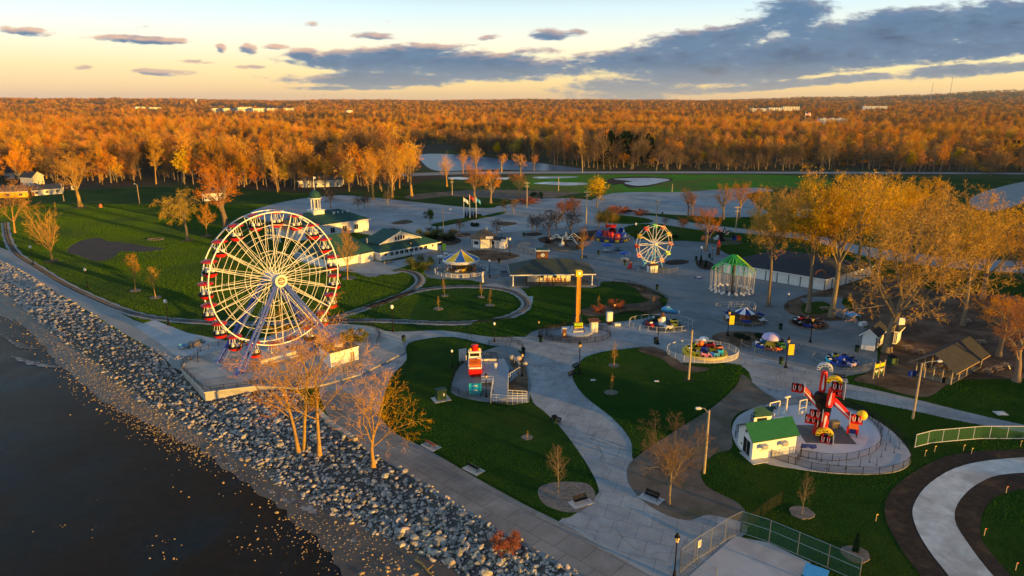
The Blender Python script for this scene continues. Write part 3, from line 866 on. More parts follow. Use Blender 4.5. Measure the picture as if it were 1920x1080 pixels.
def grow_tree(seed, H, p):
 """returns (trunk mesh builder, crown mesh builder) of a tree H metres tall, base at the origin"""
 rng = random.Random(seed)
 T, C = MB(), MB()
 nl = len(p["n"])
 def branch(p0, d, L, r, lv, az0):
  seg = p.get("seg", [5, 5, 4, 3, 2, 2])[lv]
  pts, rad = [p0], [r]
  q, dd = p0, d
  tip = p.get("tip", [.55, .3, .25, .3, .3, .3])[lv]
  for i in range(seg):
   w = p["wob"][lv]
   tz = p["trop"][lv]
   dd = (dd + Vector((rng.gauss(0, w), rng.gauss(0, w), rng.gauss(0, w) + tz))).normalized()
   q = q + dd * (L / seg)
   pts.append(q)
   rad.append(r * (1 + (tip - 1) * (i + 1) / seg))
  if lv == 0:
   rad[0] *= 1.45
  if lv <= p.get("tubes", 1):
   (T if lv <= p.get("trunk_levels", 1) else C).tube(pts, rad, (8, 6, 4, 3)[min(lv, 3)], 0 if lv <= p.get("trunk_levels", 1) else 1, cap=False)
  else:
   for i in range(seg):
    a, b = pts[i], pts[i + 1]
    s = perp((b - a).normalized(), rng)
    C.add([a - s * rad[i], a + s * rad[i], b + s * rad[i + 1], b - s * rad[i + 1]], [(0, 1, 2, 3)], 0)
  if lv >= nl:
   for k in range(p.get("leaf", 0)):
    t = rng.random()
    c = pts[0].lerp(pts[-1], t) + Vector((rng.gauss(0, 1), rng.gauss(0, 1), rng.gauss(0, 1))) * p.get("lspread", .25)
    s1 = perp(Vector((0, 0, 1)), rng)
    s2 = perp(s1, rng)
    ls = p["lsize"] * rng.uniform(.6, 1.3)
    C.add([c - s1 * ls, c + s2 * ls * .6, c + s1 * ls, c - s2 * ls * .6], [(0, 1, 2, 3)], 2)
   return
  k = p["n"][lv]
  k = max(1, int(round(k * rng.uniform(.8, 1.2)))) if lv else k
  az = az0
  for j in range(k):
   t0 = p["t0"][lv]
   t = t0 + (1 - t0) * ((j + rng.random() * .9) / k)
   if lv == 0 and p.get("top") and j >= k - p["top"]:
    t = 1.0
   f = t * seg
   i = min(int(f), seg - 1)
   pos = pts[i].lerp(pts[i + 1], f - i)
   ax = (pts[i + 1] - pts[i]).normalized()
   az += 2.399 + rng.uniform(-.4, .4)
   e1 = ax.orthogonal().normalized()
   e2 = ax.cross(e1)
   a0, a1 = p["ang"][lv]
   ang = R(a0 + (a1 - a0) * (1 - t if lv == 0 else rng.random()) + rng.uniform(-8, 8))
   nd = ax * math.cos(ang) + (e1 * math.cos(az) + e2 * math.sin(az)) * math.sin(ang)
   sh = 1 - p["shape"][lv] * (t - t0) / max(1e-3, 1 - t0)
   r2 = (rad[i] + (rad[i + 1] - rad[i]) * (f - i)) * p["rr"][lv]
   branch(pos, nd, L * p["lr"][lv] * sh * rng.uniform(.75, 1.2), max(r2, p.get("rmin", .012)), lv + 1, rng.uniform(0, 6))
 for s in range(p.get("stems", 1)):
  d = Vector((0, 0, 1))
  off = Vector((0, 0, -.2))
  if p.get("stems", 1) > 1:
   a = 2 * PI * s / p["stems"] + rng.uniform(-.3, .3)
   ln = p.get("lean", .2)
   d = Vector((math.cos(a) * ln, math.sin(a) * ln, 1)).normalized()
   off = Vector((math.cos(a) * p.get("gap", .2), math.sin(a) * p.get("gap", .2), -.2))
  if "dir" in p:
   d = Vector(p["dir"]).normalized()
  branch(off, d, H * p["L0"], p["r0"] * H, 0, rng.uniform(0, 6))
 zmax = max(v[2] for v in C.v)
 k = H / zmax
 T.v = [(x * k, y * k, z * k) for x, y, z in T.v]
 C.v = [(x * k, y * k, z * k) for x, y, z in C.v]
 return T, C

SPREAD = dict(n=[8, 7, 7, 5, 4], L0=.42, r0=.026, t0=[.55, .25, .15, .1, .1], ang=[(22, 62), (25, 60), (25, 65), (25, 70), (25, 60)], lr=[.95, .55, .5, .5, .5], rr=[.55, .55, .55, .6, .6],
   shape=[.1, .35, .35, .3, .3], wob=[.05, .14, .18, .2, .22, .2], trop=[0, .10, .06, .03, .02, 0], top=3, tubes=2, rmin=.02)
def var(b, **k):
 d = dict(b)
 d.update(k)
 return d
PROTO = {}
def proto(key, seed, H, p, mats):
 """mats: bark, twig, leaf"""
 T, C = grow_tree(seed, H, p)
 PROTO[key] = (T, C, H, mats, [None, None])
def place_tree(key, loc, h, rz, name, label, cat="tree", group=None, wide=1.0):
 T, C, H, mats, cache = PROTO[key]
 o = thing(name, label, cat, loc, rz, group)
 s = h / H
 o.scale = (s * wide, s * wide, s)
 if cache[0] is None:
  cache[0] = T.build("trunk", mats[0], o, True)
  cache[1] = C.build("crown", [mats[1], mats[0], mats[2]], o)
 else:
  for c in cache:
   d = c.copy()
   COL.objects.link(d)
   d.parent = o
 return o

# --- kinds
HERO = var(SPREAD, n=[7, 6, 7, 6, 6], rmin=.021, wob=[.05, .12, .13, .12, .11, .1])
proto("hero_a", 3, 20, var(HERO, r0=.016, n=[6, 6, 5, 5, 3], rmin=.017, L0=.28, ang=[(18, 56), (24, 44), (24, 46), (25, 46), (25, 46)], lr=[1.5, .60, .58, .58, .6], trop=[0, .06, .03, 0, 0, 0]), (M["bark_pale"], TW_GOLD, LF_BUD))
proto("grey_bare", 8, 14, var(SPREAD, L0=.40, ang=[(20, 50), (25, 50), (25, 55), (25, 60), (25, 60)], rmin=.014), (M["bark"], TW_GR, LF_BUD))  # grey twigs carry the shade this bare tree stands in
proto("tall_lean", 11, 22, var(HERO, n=[7, 5, 5, 4, 3], rmin=.017, L0=.62, r0=.012, t0=[.42, .3, .15, .1, .1], lr=[.70, .60, .58, .58, .6], ang=[(28, 76), (24, 48), (24, 50), (25, 50), (25, 50)], wob=[.03, .10, .12, .12, .12, .1]), (M["bark_pale"], TW_GOLD, LF_BUD))
proto("spread_a", 21, 24, SPREAD, (M["bark_pale"], TW_GOLD, LF_BUD))
proto("spread_b", 22, 24, var(SPREAD, L0=.34, ang=[(25, 55), (25, 55), (25, 60), (25, 65), (25, 60)]), (M["bark"], TW_OR, LF_BUD))
GIANT = var(HERO, n=[9, 7, 7, 6, 4], r0=.020, L0=.34, leaf=1, lsize=.15, lspread=.4, rmin=.028, t0=[.55, .2, .15, .1, .1], ang=[(18, 72), (25, 60), (25, 65), (25, 70), (25, 60)], lr=[1.25, .55, .5, .5, .5], trop=[0, .07, .04, .02, 0, 0])
proto("giant_a", 31, 33, var(GIANT, L0=.46, t0=[.72, .2, .15, .1, .1], ang=[(16, 62), (25, 60), (25, 65), (25, 70), (25, 60)], lr=[.95, .55, .5, .5, .5]), (M["bark"], TW_GOLD, LF_BUD))
proto("giant_b", 32, 33, var(GIANT, leaf=0, n=[9, 7, 7, 6, 5], L0=.30, lr=[1.5, .55, .5, .5, .5], trop=[0, .06, .03, 0, -.02, -.03]), (M["bark"], TW_GOLD, LF_BUD))
proto("vase", 41, 16, var(SPREAD, n=[10, 7, 6, 5], L0=.22, r0=.018, t0=[.6, .12, .1, .1], ang=[(12, 48), (14, 34), (15, 36), (18, 40)], lr=[2.6, .5, .5, .5], shape=[0, .5, .4, .3], wob=[.03, .05, .08, .12, .12], trop=[0, .02, .03, .03, .02], top=4), (M["bark_pale"], TW_GOLD, LF_BUD))
proto("oval", 42, 15, var(SPREAD, n=[16, 7, 6, 5], L0=.8, r0=.012, t0=[.2, .15, .1, .1], ang=[(20, 50), (20, 45), (20, 45), (20, 45)], lr=[.5, .5, .5, .5], shape=[.5, .4, .3, .3], wob=[.03, .06, .1, .12, .12], trop=[0, .05, .04, .03, .02], top=1), (M["bark_pale"], TW_OR, LF_BUD))
proto("weep", 51, 15, var(SPREAD, n=[8, 7, 7, 6], L0=.45, r0=.02, t0=[.5, .2, .1, .1], ang=[(30, 75), (25, 60), (25, 60), (20, 60)], lr=[.85, .5, .6, .7], trop=[0, .02, -.12, -.35, -.4], wob=[.04, .12, .14, .12, .1]), (M["bark"], TW_BUD, LF_BUD))
proto("young", 61, 8, var(SPREAD, n=[14, 6, 6, 4], L0=.85, r0=.011, t0=[.28, .15, .1, .1], ang=[(25, 62), (25, 50), (25, 55), (25, 50)], lr=[.42, .5, .5, .5], shape=[.55, .4, .3, .3], rmin=.011, wob=[.02, .06, .1, .12, .12], trop=[0, .05, .04, .03, .02], top=1), (M["bark"], TW_GR, LF_BUD))  # grey twigs put the shade on these young trees into their colour
proto("young_gold", 63, 8, var(SPREAD, n=[12, 6, 6, 4], L0=.8, r0=.012, t0=[.35, .15, .1, .1], ang=[(25, 55), (25, 50), (25, 55), (25, 50)], lr=[.45, .5, .5, .5], shape=[.5, .4, .3, .3], rmin=.012, wob=[.02, .08, .1, .12, .12], trop=[0, .08, .05, .03, .02], top=1), (M["bark_pale"], TW_GOLD, LF_BUD))
proto("sapling", 62, 5, var(SPREAD, n=[16, 5, 4], L0=.92, r0=.009, t0=[.22, .2, .1], ang=[(25, 50), (25, 50), (25, 50)], lr=[.26, .5, .5], shape=[.7, .4, .3], rmin=.010, wob=[.02, .08, .1, .1], trop=[0, .08, .05, .03], top=1, seg=[5, 4, 3, 2]), (M["bark_pale"], TW_GOLD, LF_BUD))
proto("crab", 71, 7, var(SPREAD, n=[8, 6, 6, 5], L0=.34, r0=.022, t0=[.5, .2, .15, .1], ang=[(25, 62), (30, 60), (30, 65), (30, 60)], lr=[1.15, .55, .5, .5], trop=[0, .03, 0, 0, 0], rmin=.024), (M["bark"], TW_DARK, LF_BUD))
proto("crab_red", 72, 6, var(SPREAD, n=[9, 7, 6, 5], L0=.26, r0=.022, t0=[.5, .2, .15, .1], ang=[(25, 70), (30, 60), (30, 65), (30, 60)], lr=[1.5, .5, .5, .5], trop=[0, 0, 0, 0, 0], leaf=1, lsize=.06, rmin=.014), (M["bark"], TW_RED, TW_RED))
proto("leafy", 81, 8, var(SPREAD, n=[8, 6, 6, 5], L0=.36, r0=.02, t0=[.5, .2, .15, .1], ang=[(25, 62), (30, 60), (30, 65), (30, 60)], lr=[1.1, .52, .5, .5], trop=[0, .03, 0, 0, 0], leaf=4, lsize=.13, lspread=.3), (M["bark"], TW_DARK, LF_GREEN))
proto("leafy_olive", 82, 8, var(SPREAD, n=[8, 6, 6, 5], L0=.36, r0=.02, t0=[.5, .2, .15, .1], ang=[(25, 58), (30, 60), (30, 65), (30, 60)], lr=[1.1, .52, .5, .5], trop=[0, .05, .02, 0, 0], leaf=2, lsize=.10, lspread=.3), (M["bark"], TW_GR, LF_OLIVE))
proto("leafy_gold", 83, 9, var(SPREAD, n=[8, 6, 6, 5], L0=.36, r0=.02, t0=[.5, .2, .15, .1], ang=[(22, 52), (30, 55), (30, 60), (30, 60)], lr=[1.1, .52, .5, .5], trop=[0, .06, .02, 0, 0], leaf=2, lsize=.11, lspread=.3), (M["bark"], TW_BUD, LF_BUD))
proto("brush", 91, 9, var(SPREAD, n=[6, 6, 6, 5], stems=7, lean=.75, gap=.5, L0=.5, r0=.008, t0=[.3, .2, .15, .1], ang=[(20, 50), (25, 50), (25, 55), (30, 60)], lr=[.7, .55, .5, .5], trop=[.05, .05, .03, 0, 0], tubes=1, rmin=.012), (M["bark"], TW_GR, LF_BUD))
proto("round_shrub", 92, 2.5, var(SPREAD, n=[6, 6, 5], stems=9, lean=.9, gap=.2, L0=.5, r0=.012, t0=[.2, .15, .1], ang=[(20, 60), (30, 60), (30, 60)], lr=[.6, .55, .5], trop=[0, 0, 0, 0], tubes=0, leaf=2, lsize=.07, lspread=.1, rmin=.014, seg=[3, 3, 2, 2]), (M["bark"], TW_GR, LF_OLIVE))
proto("rust_shrub", 93, 2.5, var(SPREAD, n=[6, 6, 5], stems=10, lean=.8, gap=.2, L0=.5, r0=.012, t0=[.2, .15, .1], ang=[(20, 60), (30, 60), (30, 60)], lr=[.6, .55, .5], trop=[.05, 0, 0, 0], tubes=0, leaf=2, lsize=.06, lspread=.1, rmin=.014, seg=[3, 3, 2, 2]), (M["bark"], TW_RED, M["rust"]))
proto("dark_shrub", 94, 2.0, var(SPREAD, n=[6, 6, 5], stems=9, lean=.8, gap=.2, L0=.5, r0=.012, t0=[.2, .15, .1], ang=[(20, 60), (30, 60), (30, 60)], lr=[.6, .55, .5], trop=[0, 0, 0, 0], tubes=0, leaf=5, lsize=.08, lspread=.12, rmin=.014, seg=[3, 3, 2, 2]), (M["bark"], TW_DARK, LF_CON))

def conifer(seed, H, w, leaf):
 rng = random.Random(seed)
 T, C = MB(), MB()
 T.tube([(0, 0, -.1), (0, 0, H * .5), (0, 0, H * .97)], [H * .02, H * .012, .02], 6, 0, False)
 for i in range(420):
  t = (i + rng.random()) / 420
  z = H * (.05 + .95 * t)
  rr = w * (1 - t) ** .8 * rng.uniform(.35, 1.05) + .05
  a = rng.uniform(0, 2 * PI)
  c = Vector((math.cos(a) * rr, math.sin(a) * rr, z))
  for _ in range(2):
   s1 = Vector((math.cos(a), math.sin(a), rng.uniform(-.5, .3))).normalized()
   s2 = perp(s1, rng)
   ls = leaf * rng.uniform(.7, 1.4)
   C.add([c - s1 * ls, c + s2 * ls * .5, c + s1 * ls * .9, c - s2 * ls * .5], [(0, 1, 2, 3)], 0)
 return T, C
T_, C_ = conifer(5, 4, .8, .28)
PROTO["cedar"] = (T_, C_, 4, (M["bark"], LF_CON, LF_CON), [None, None])
T_, C_ = conifer(6, 18, 4.2, 1.1)
PROTO["spruce"] = (T_, C_, 18, (M["bark"], LF_CON, LF_CON), [None, None])
# woodland kinds, coarser twigs for the distance
WOOD = var(SPREAD, n=[9, 6, 6, 4], L0=.46, r0=.013, t0=[.36, .2, .15, .1], ang=[(15, 52), (22, 50), (25, 60), (25, 60)], lr=[.72, .55, .5, .6], rmin=.055, tubes=1, seg=[3, 3, 2, 2, 1], trop=[0, .10, .08, .04, .03])
proto("wood_a", 101, 22, WOOD, (M["bark"], TW_OR, LF_BUD))
proto("wood_b", 102, 20, var(WOOD, L0=.42, ang=[(20, 62), (22, 55), (25, 60), (25, 60)]), (M["bark"], TW_OR, LF_BUD))
proto("wood_c", 103, 22, var(WOOD, L0=.55), (M["bark"], TW_GR, LF_BUD))
proto("wood_d", 104, 18, var(WOOD, leaf=1, lsize=.35, lspread=.6), (M["bark"], TW_BUD, LF_BUD))
proto("wood_e", 105, 24, var(WOOD, L0=.6, lr=[.5, .55, .5, .6], n=[9, 6, 6, 4]), (M["bark_pale"], TW_GOLD, LF_BUD))

def tr(key, px, py, top, name, label, cat="tree", group=None, rz=None, wide=1.0, z=0.0):
 p = P(px, py)
 p.z = z
 return place_tree(key, p, HT(px, py, top), rz if rz is not None else (px * 1.7 + py * .9) % 6.28, name, label, cat, group, wide)

# --- single trees of the park (base px, base py, top py)
tr("hero_a", 700, 874, 668, "bare_tree", "golden bare tree rooted in the riprap beside the promenade bench", rz=1.2, wide=1.0)
tr("tall_lean", 560, 846, 600, "bare_tree", "leaning bare tree on the riprap, lakeward one of the close pair", rz=.3, wide=1.35)
tr("tall_lean", 571, 840, 560, "bare_tree", "bare tree on the riprap, landward one of the close pair", rz=2.4, wide=1.3)
tr("tall_lean", 599, 852, 575, "bare_tree", "straight bare tree on the riprap between the close pair and the golden tree", rz=4.3, wide=1.3)
tr("spread_a", 151, 388, 268, "bare_tree", "huge golden bare tree alone in the back of the lake lawn", rz=.5, wide=1.2)
tr("spread_b", 425, 432, 306, "bare_tree", "broad golden bare tree behind the top left of the giant wheel", rz=2.0, wide=1.2)
tr("weep", 352, 450, 350, "weeping_tree", "weeping tree with drooping yellowish twigs on the lake lawn", rz=1.0)
tr("oval", 388, 442, 378, "bare_tree", "small rounded orange tree beside the weeping tree", rz=1.0)
tr("vase", 98, 488, 380, "bare_tree", "fan shaped golden tree by the railway at the lake end", rz=.4)
tr("hero_a", 28, 437, 330, "bare_tree", "bare tree at the far end of the lakeside railway", rz=3.0)
tr("young_gold", 254, 545, 473, "young_tree", "young tree in a mulch ring on the lake lawn, taller of two")
tr("young_gold", 292, 558, 498, "young_tree", "young tree in a mulch ring on the lake lawn, shorter of two", rz=2)
tr("oval", 652, 525, 418, "bare_tree", "narrow fan shaped orange tree beside the green roofed hall", wide=.7, rz=.7)
tr("sapling", 653, 508, 470, "young_tree", "thin forked sapling at the foot of the fan shaped orange tree")
for px, py, top, lb in ((834, 555, 520, "golden sapling inside the railway loop, farthest on the carousel side"), (822, 580, 552, "stubby staked sapling inside the railway loop nearest the lamp"), (903, 558, 528, "staked sapling inside the railway loop beside the white statue"), (918, 574, 540, "golden sapling inside the railway loop at its curved end")):
 tr("sapling", px, py, top, "young_tree", lb)
tr("sapling", 1151, 687, 640, "young_tree", "pinkish sapling in a mulch ring on the kidney lawn, farther one", wide=1.3)
tr("sapling", 1146, 738, 700, "young_tree", "staked sapling in a mulch ring on the kidney lawn, nearer one")
tr("young", 1047, 924, 830, "young_tree", "young oval bare tree in the grey mulch bed beside the black bench")
tr("young", 1503, 966, 882, "young_tree", "young bare tree in a mulch ring below the red thrill ride", wide=.8)
tr("cedar", 1604, 1036, 1000, "young_conifer", "small dark evergreen in a mulch ring behind the court fence", wide=.7)
tr("sapling", 988, 826, 806, "young_tree", "tiny sapling in a mulch ring on the dark lawn by the wide walk")
tr("brush", 1262, 885, 790, "bare_tree", "leaning leafless brushy tree by the bare earth path", rz=.6)
tr("grey_bare", 1254, 945, 822, "bare_tree", "bare shade tree standing in bare earth behind the black bench", rz=4.0, wide=.75)
# big cottonwoods of the right grove
G = "big budding cottonwoods of the picnic grove"
for key, px, py, top, lb, w in (("giant_b", 1662, 660, 352, "giant golden budding tree with forked trunk beside the white kiosk", 1.12), ("giant_a", 1515, 586, 315, "tall dark trunked tree rising in front of the long white arcade", .8), ("giant_a", 1558, 594, 304, "tall dark trunked tree beside the arcade corner", .9),
        ("giant_a", 1440, 574, 335, "tall dark tree standing just behind the green swing ride", .72), ("giant_b", 1843, 560, 345, "greenish budding tree behind the picnic grove", 1.0), ("spread_b", 1872, 668, 540, "low spreading tree with yellow lit limbs beyond the picnic shelter", 1.0),
        ("spread_b", 1905, 715, 560, "yellow trunked bare tree at the edge of the picnic grove", 1.0), ("giant_a", 1605, 520, 312, "tall orange crowned tree behind the arcade roof", 1.0), ("giant_a", 1700, 500, 318, "tall orange crowned tree behind the giant golden tree", 1.0), ("giant_a", 1642, 548, 330, "budding tree rising behind the arcade end wall", .9), ("giant_b", 1765, 545, 335, "golden tree standing behind the picnic shelter ridge", .8), ("giant_a", 1805, 610, 372, "grey trunked tree in the grove shade beyond the shelter", .8), ("giant_b", 1935, 600, 380, "golden tree at the right edge of the grove", .8), ("spread_b", 1323, 470, 380, "dark bare tree beyond the small wheel, by the spider ride", .9)):
 tr(key, px, py, top, "cottonwood_tree", lb, "tree", None, wide=w)
for px, py, top, lb in ((1290, 406, 350, "bare tree at the edge of the far parking lot, left of a pair"), (1298, 404, 358, "bare tree at the edge of the far parking lot, right of a pair"), (1356, 412, 340, "bare tree by the far road behind the utility pole"), (1385, 410, 335, "orange bare tree by the far road beside the grove"), (1420, 420, 345, "bare tree by the far road next to the grove"), (1470, 440, 350, "bare tree by the grove in front of the small white store")):
 tr("spread_b", px, py, top, "bare_tree", lb, wide=.8)
# parking lot trees
for key, px, py, top, lb in (("leafy", 806, 419, 390, "round green leafy tree at the tip of the flag lawn"), ("crab", 862, 436, 408, "dark bare crab tree in a bed by the flagpoles"), ("crab", 931, 440, 408, "dark bare crab tree behind the white kiosk"), ("crab", 998, 437, 400, "dark bare crab tree with pale bed, leftmost of the plaza grove"), ("crab", 1007, 436, 402, "dark bare crab tree close behind the leftmost plaza tree"),
       ("crab", 1029, 447, 390, "dark bare crab tree above the clock pavilion"), ("crab", 1043, 430, 395, "dark bare crab tree between two larger plaza trees"), ("crab", 1069, 443, 385, "broad dark bare crab tree left of the spinning ride"), ("leafy_olive", 946, 398, 371, "olive rounded tree at the end of the flag lawn"), ("leafy_gold", 1119, 390, 327, "yellow green tree by the back parking lot"),
       ("leafy_olive", 1122, 432, 392, "dark olive tree above the red spinning ride"), ("leafy_olive", 1138, 433, 390, "olive tree with golden side above the red spinning ride"), ("leafy_gold", 1150, 430, 396, "small golden tree behind the red spinning ride"), ("oval", 1091, 487, 420, "reddish fan shaped bare tree behind the clock pavilion"), ("crab_red", 1052, 408, 372, "low rust red crab tree by the back lot"), ("crab_red", 1078, 405, 366, "grey red crab tree by the back lot beside the utility pole"),
       ("crab_red", 1151, 412, 384, "rust crab tree behind the olive trees"), ("crab", 672, 394, 365, "dark bare tree behind the hall cupola"), ("crab", 690, 388, 360, "dark bare tree in a bed at the parking lot corner"), ("crab", 683, 390, 366, "small dark tree in a bed at the parking lot corner"), ("crab", 620, 390, 352, "wide dark bare tree behind the white cupola"), ("crab", 727, 384, 355, "bare tree on a grass strip in the parking lot"),
       ("leafy", 1000, 375, 358, "dark low tree by the crossarm pole, left of two"), ("leafy", 1013, 377, 358, "dark low tree by the crossarm pole, right of two"), ("spread_b", 973, 371, 320, "multi stem dark tree beside the crossarm pole"), ("spread_b", 890, 380, 302, "orange bare tree behind the flagpoles"), ("spread_b", 920, 381, 312, "golden bare tree behind the flagpoles, right one"), ("spread_b", 963, 400, 372, "small bare tree at the end of the brown bed"),
       ("crab", 1247, 424, 405, "small wide bare tree on the lawn behind the small wheel"), ("crab_red", 1277, 430, 405, "small reddish tree on the lawn behind the small wheel"), ("spread_a", 838, 350, 283, "orange bare tree with tall stem before the river"), ("spread_a", 868, 325, 275, "tall thin bare tree before the river"), ("spread_a", 893, 330, 262, "tall bare tree in front of the river bend"), ("spread_b", 941, 322, 286, "bare grey pink tree by the far road pole"),
       ("spread_b", 976, 330, 285, "orange bare tree by the river, left of a pair"), ("spread_b", 1001, 320, 288, "orange bare tree by the river, right of a pair"), ("spread_a", 772, 368, 245, "tall orange tree at the corner of the wood by the river"), ("spread_a", 735, 372, 258, "tall orange tree at the parking lot edge of the wood"), ("spread_a", 700, 374, 262, "tall orange tree standing over the lot lawn")):
 tr(key, px, py, top, "park_tree", lb, wide=1.05 if key.startswith("crab") else .9)
# shrubs
for key, px, py, top, lb, w in (("round_shrub", 803, 446, 427, "olive rounded shrub in the bed by the long hall, left", 1.2), ("round_shrub", 838, 447, 428, "olive rounded shrub in the bed behind the green banner", 1.2), ("dark_shrub", 809, 447, 438, "small dark shrub between the olive shrubs", 1.5), ("dark_shrub", 841, 450, 441, "dark shrub under the green banner", 1.5), ("round_shrub", 789, 503, 480, "large olive shrub in front of the long hall", 1.3),
        ("rust_shrub", 1155, 577, 560, "orange lit rounded shrub on the bed beside the drop tower lawn", 1.15), ("rust_shrub", 1122, 585, 569, "brown red shrub on the bed beside the drop tower lawn", 1.05), ("sapling", 1121, 574, 553, "tiny golden tree above the brown red shrub", 1.5), ("sapling", 1225, 572, 553, "small spindly golden tree by the iron fence", 1.8), ("rust_shrub", 950, 1028, 1000, "rust red dry bush growing in the riprap", 1.2),
        ("dark_shrub", 1265, 446, 440, "low dark shrub near the small wheel lawn", 1.3), ("rust_shrub", 1200, 403, 391, "rust coloured round shrub by the back lot", 1.7), ("dark_shrub", 1170, 397, 392, "clipped dark bush by the back lot, left of two", 1.3), ("dark_shrub", 1180, 397, 393, "clipped dark bush by the back lot, right of two", 2.0), ("rust_shrub", 990, 381, 370, "brown red shrub in the long bed beside the crossarm pole", 2.5),
        ("rust_shrub", 1160, 400, 384, "wide rust shrub behind the olive trees", 1.6), ("dark_shrub", 1385, 632, 624, "small dark clump in the oval bed", 1.2), ("dark_shrub", 1398, 636, 629, "small dark clump at the right of the oval bed", 1.2), ("dark_shrub", 1425, 633, 625, "brown clump by the mushroom ride", 1.4), ("dark_shrub", 1447, 634, 626, "brown clump behind the mushroom ride", 1.4), ("dark_shrub", 890, 424, 417, "dark round shrub beside the flagpoles", 1.3),
        ("dark_shrub", 897, 406, 401, "dark round shrub at the end of the cedar row", 1.4), ("round_shrub", 665, 640, 618, "low shrub inside the wheel railing", 1.2)):
 tr(key, px, py, top, "shrub", lb, "shrub", wide=w)
for px, lb in ((873, "first"), (878, "second"), (885, "third"), (890, "fourth")):
 tr("cedar", px, 409, 397, "cedar_bush", "small columnar cedar by the flagpoles, %s from the white flag" % lb, "cedar", "cedars by the flagpoles", wide=.9)
tr("cedar", 1323, 502, 488, "cedar_bush", "cone shaped dwarf evergreen in the bed beside the arcade")
tr("cedar", 1314, 492, 479, "cedar_bush", "narrow dark evergreen at the bed tip beside the lamp")
for i in range(22):
 rr = random.Random(i)
 if i < 18:
  px, py, top = 1128 + i * 5.4 + rr.uniform(-4, 4), 303 + rr.uniform(-4, 6), 250 + rr.uniform(-5, 9)
 else:
  px, py, top = (1866, 1880, 1894, 1905)[i - 18], 300 + rr.uniform(-3, 3), 262 + rr.uniform(-4, 4)
 tr("spruce", px, py, top, "spruce_tree", "dark evergreen in the conifer stand beyond the field" if i < 18 else "dark evergreen among the bare woods beyond the right road", "tree", "far conifers" if i < 18 else "right conifers", rz=i)
# trunks rings of mulch
for px, py, r in ((254, 545, 1.5), (292, 558, 1.5), (98, 490, 2.2), (834, 555, 1), (822, 579, 1.2), (903, 557, 1), (918, 573, 1.2), (1151, 686, 1.1), (1146, 737, 1.2), (1503, 962, 1.5), (1603, 1040, 1.6), (988, 821, .9), (151, 389, 3.0), (352, 451, 2.4), (388, 443, 2.2), (655, 522, 2.0), (653, 508, 1.5)):
 c = P(px, py)
 mb = MB()
 rr = random.Random(px)
 mb.prism([(c.x + math.cos(a * PI / 10) * r * rr.uniform(.9, 1.1), c.y + math.sin(a * PI / 10) * r * rr.uniform(.9, 1.1)) for a in range(20)], 0, .155)
 struct("mulch_ring", mb, M["ringmulch"] if py > 500 else M["chips"])

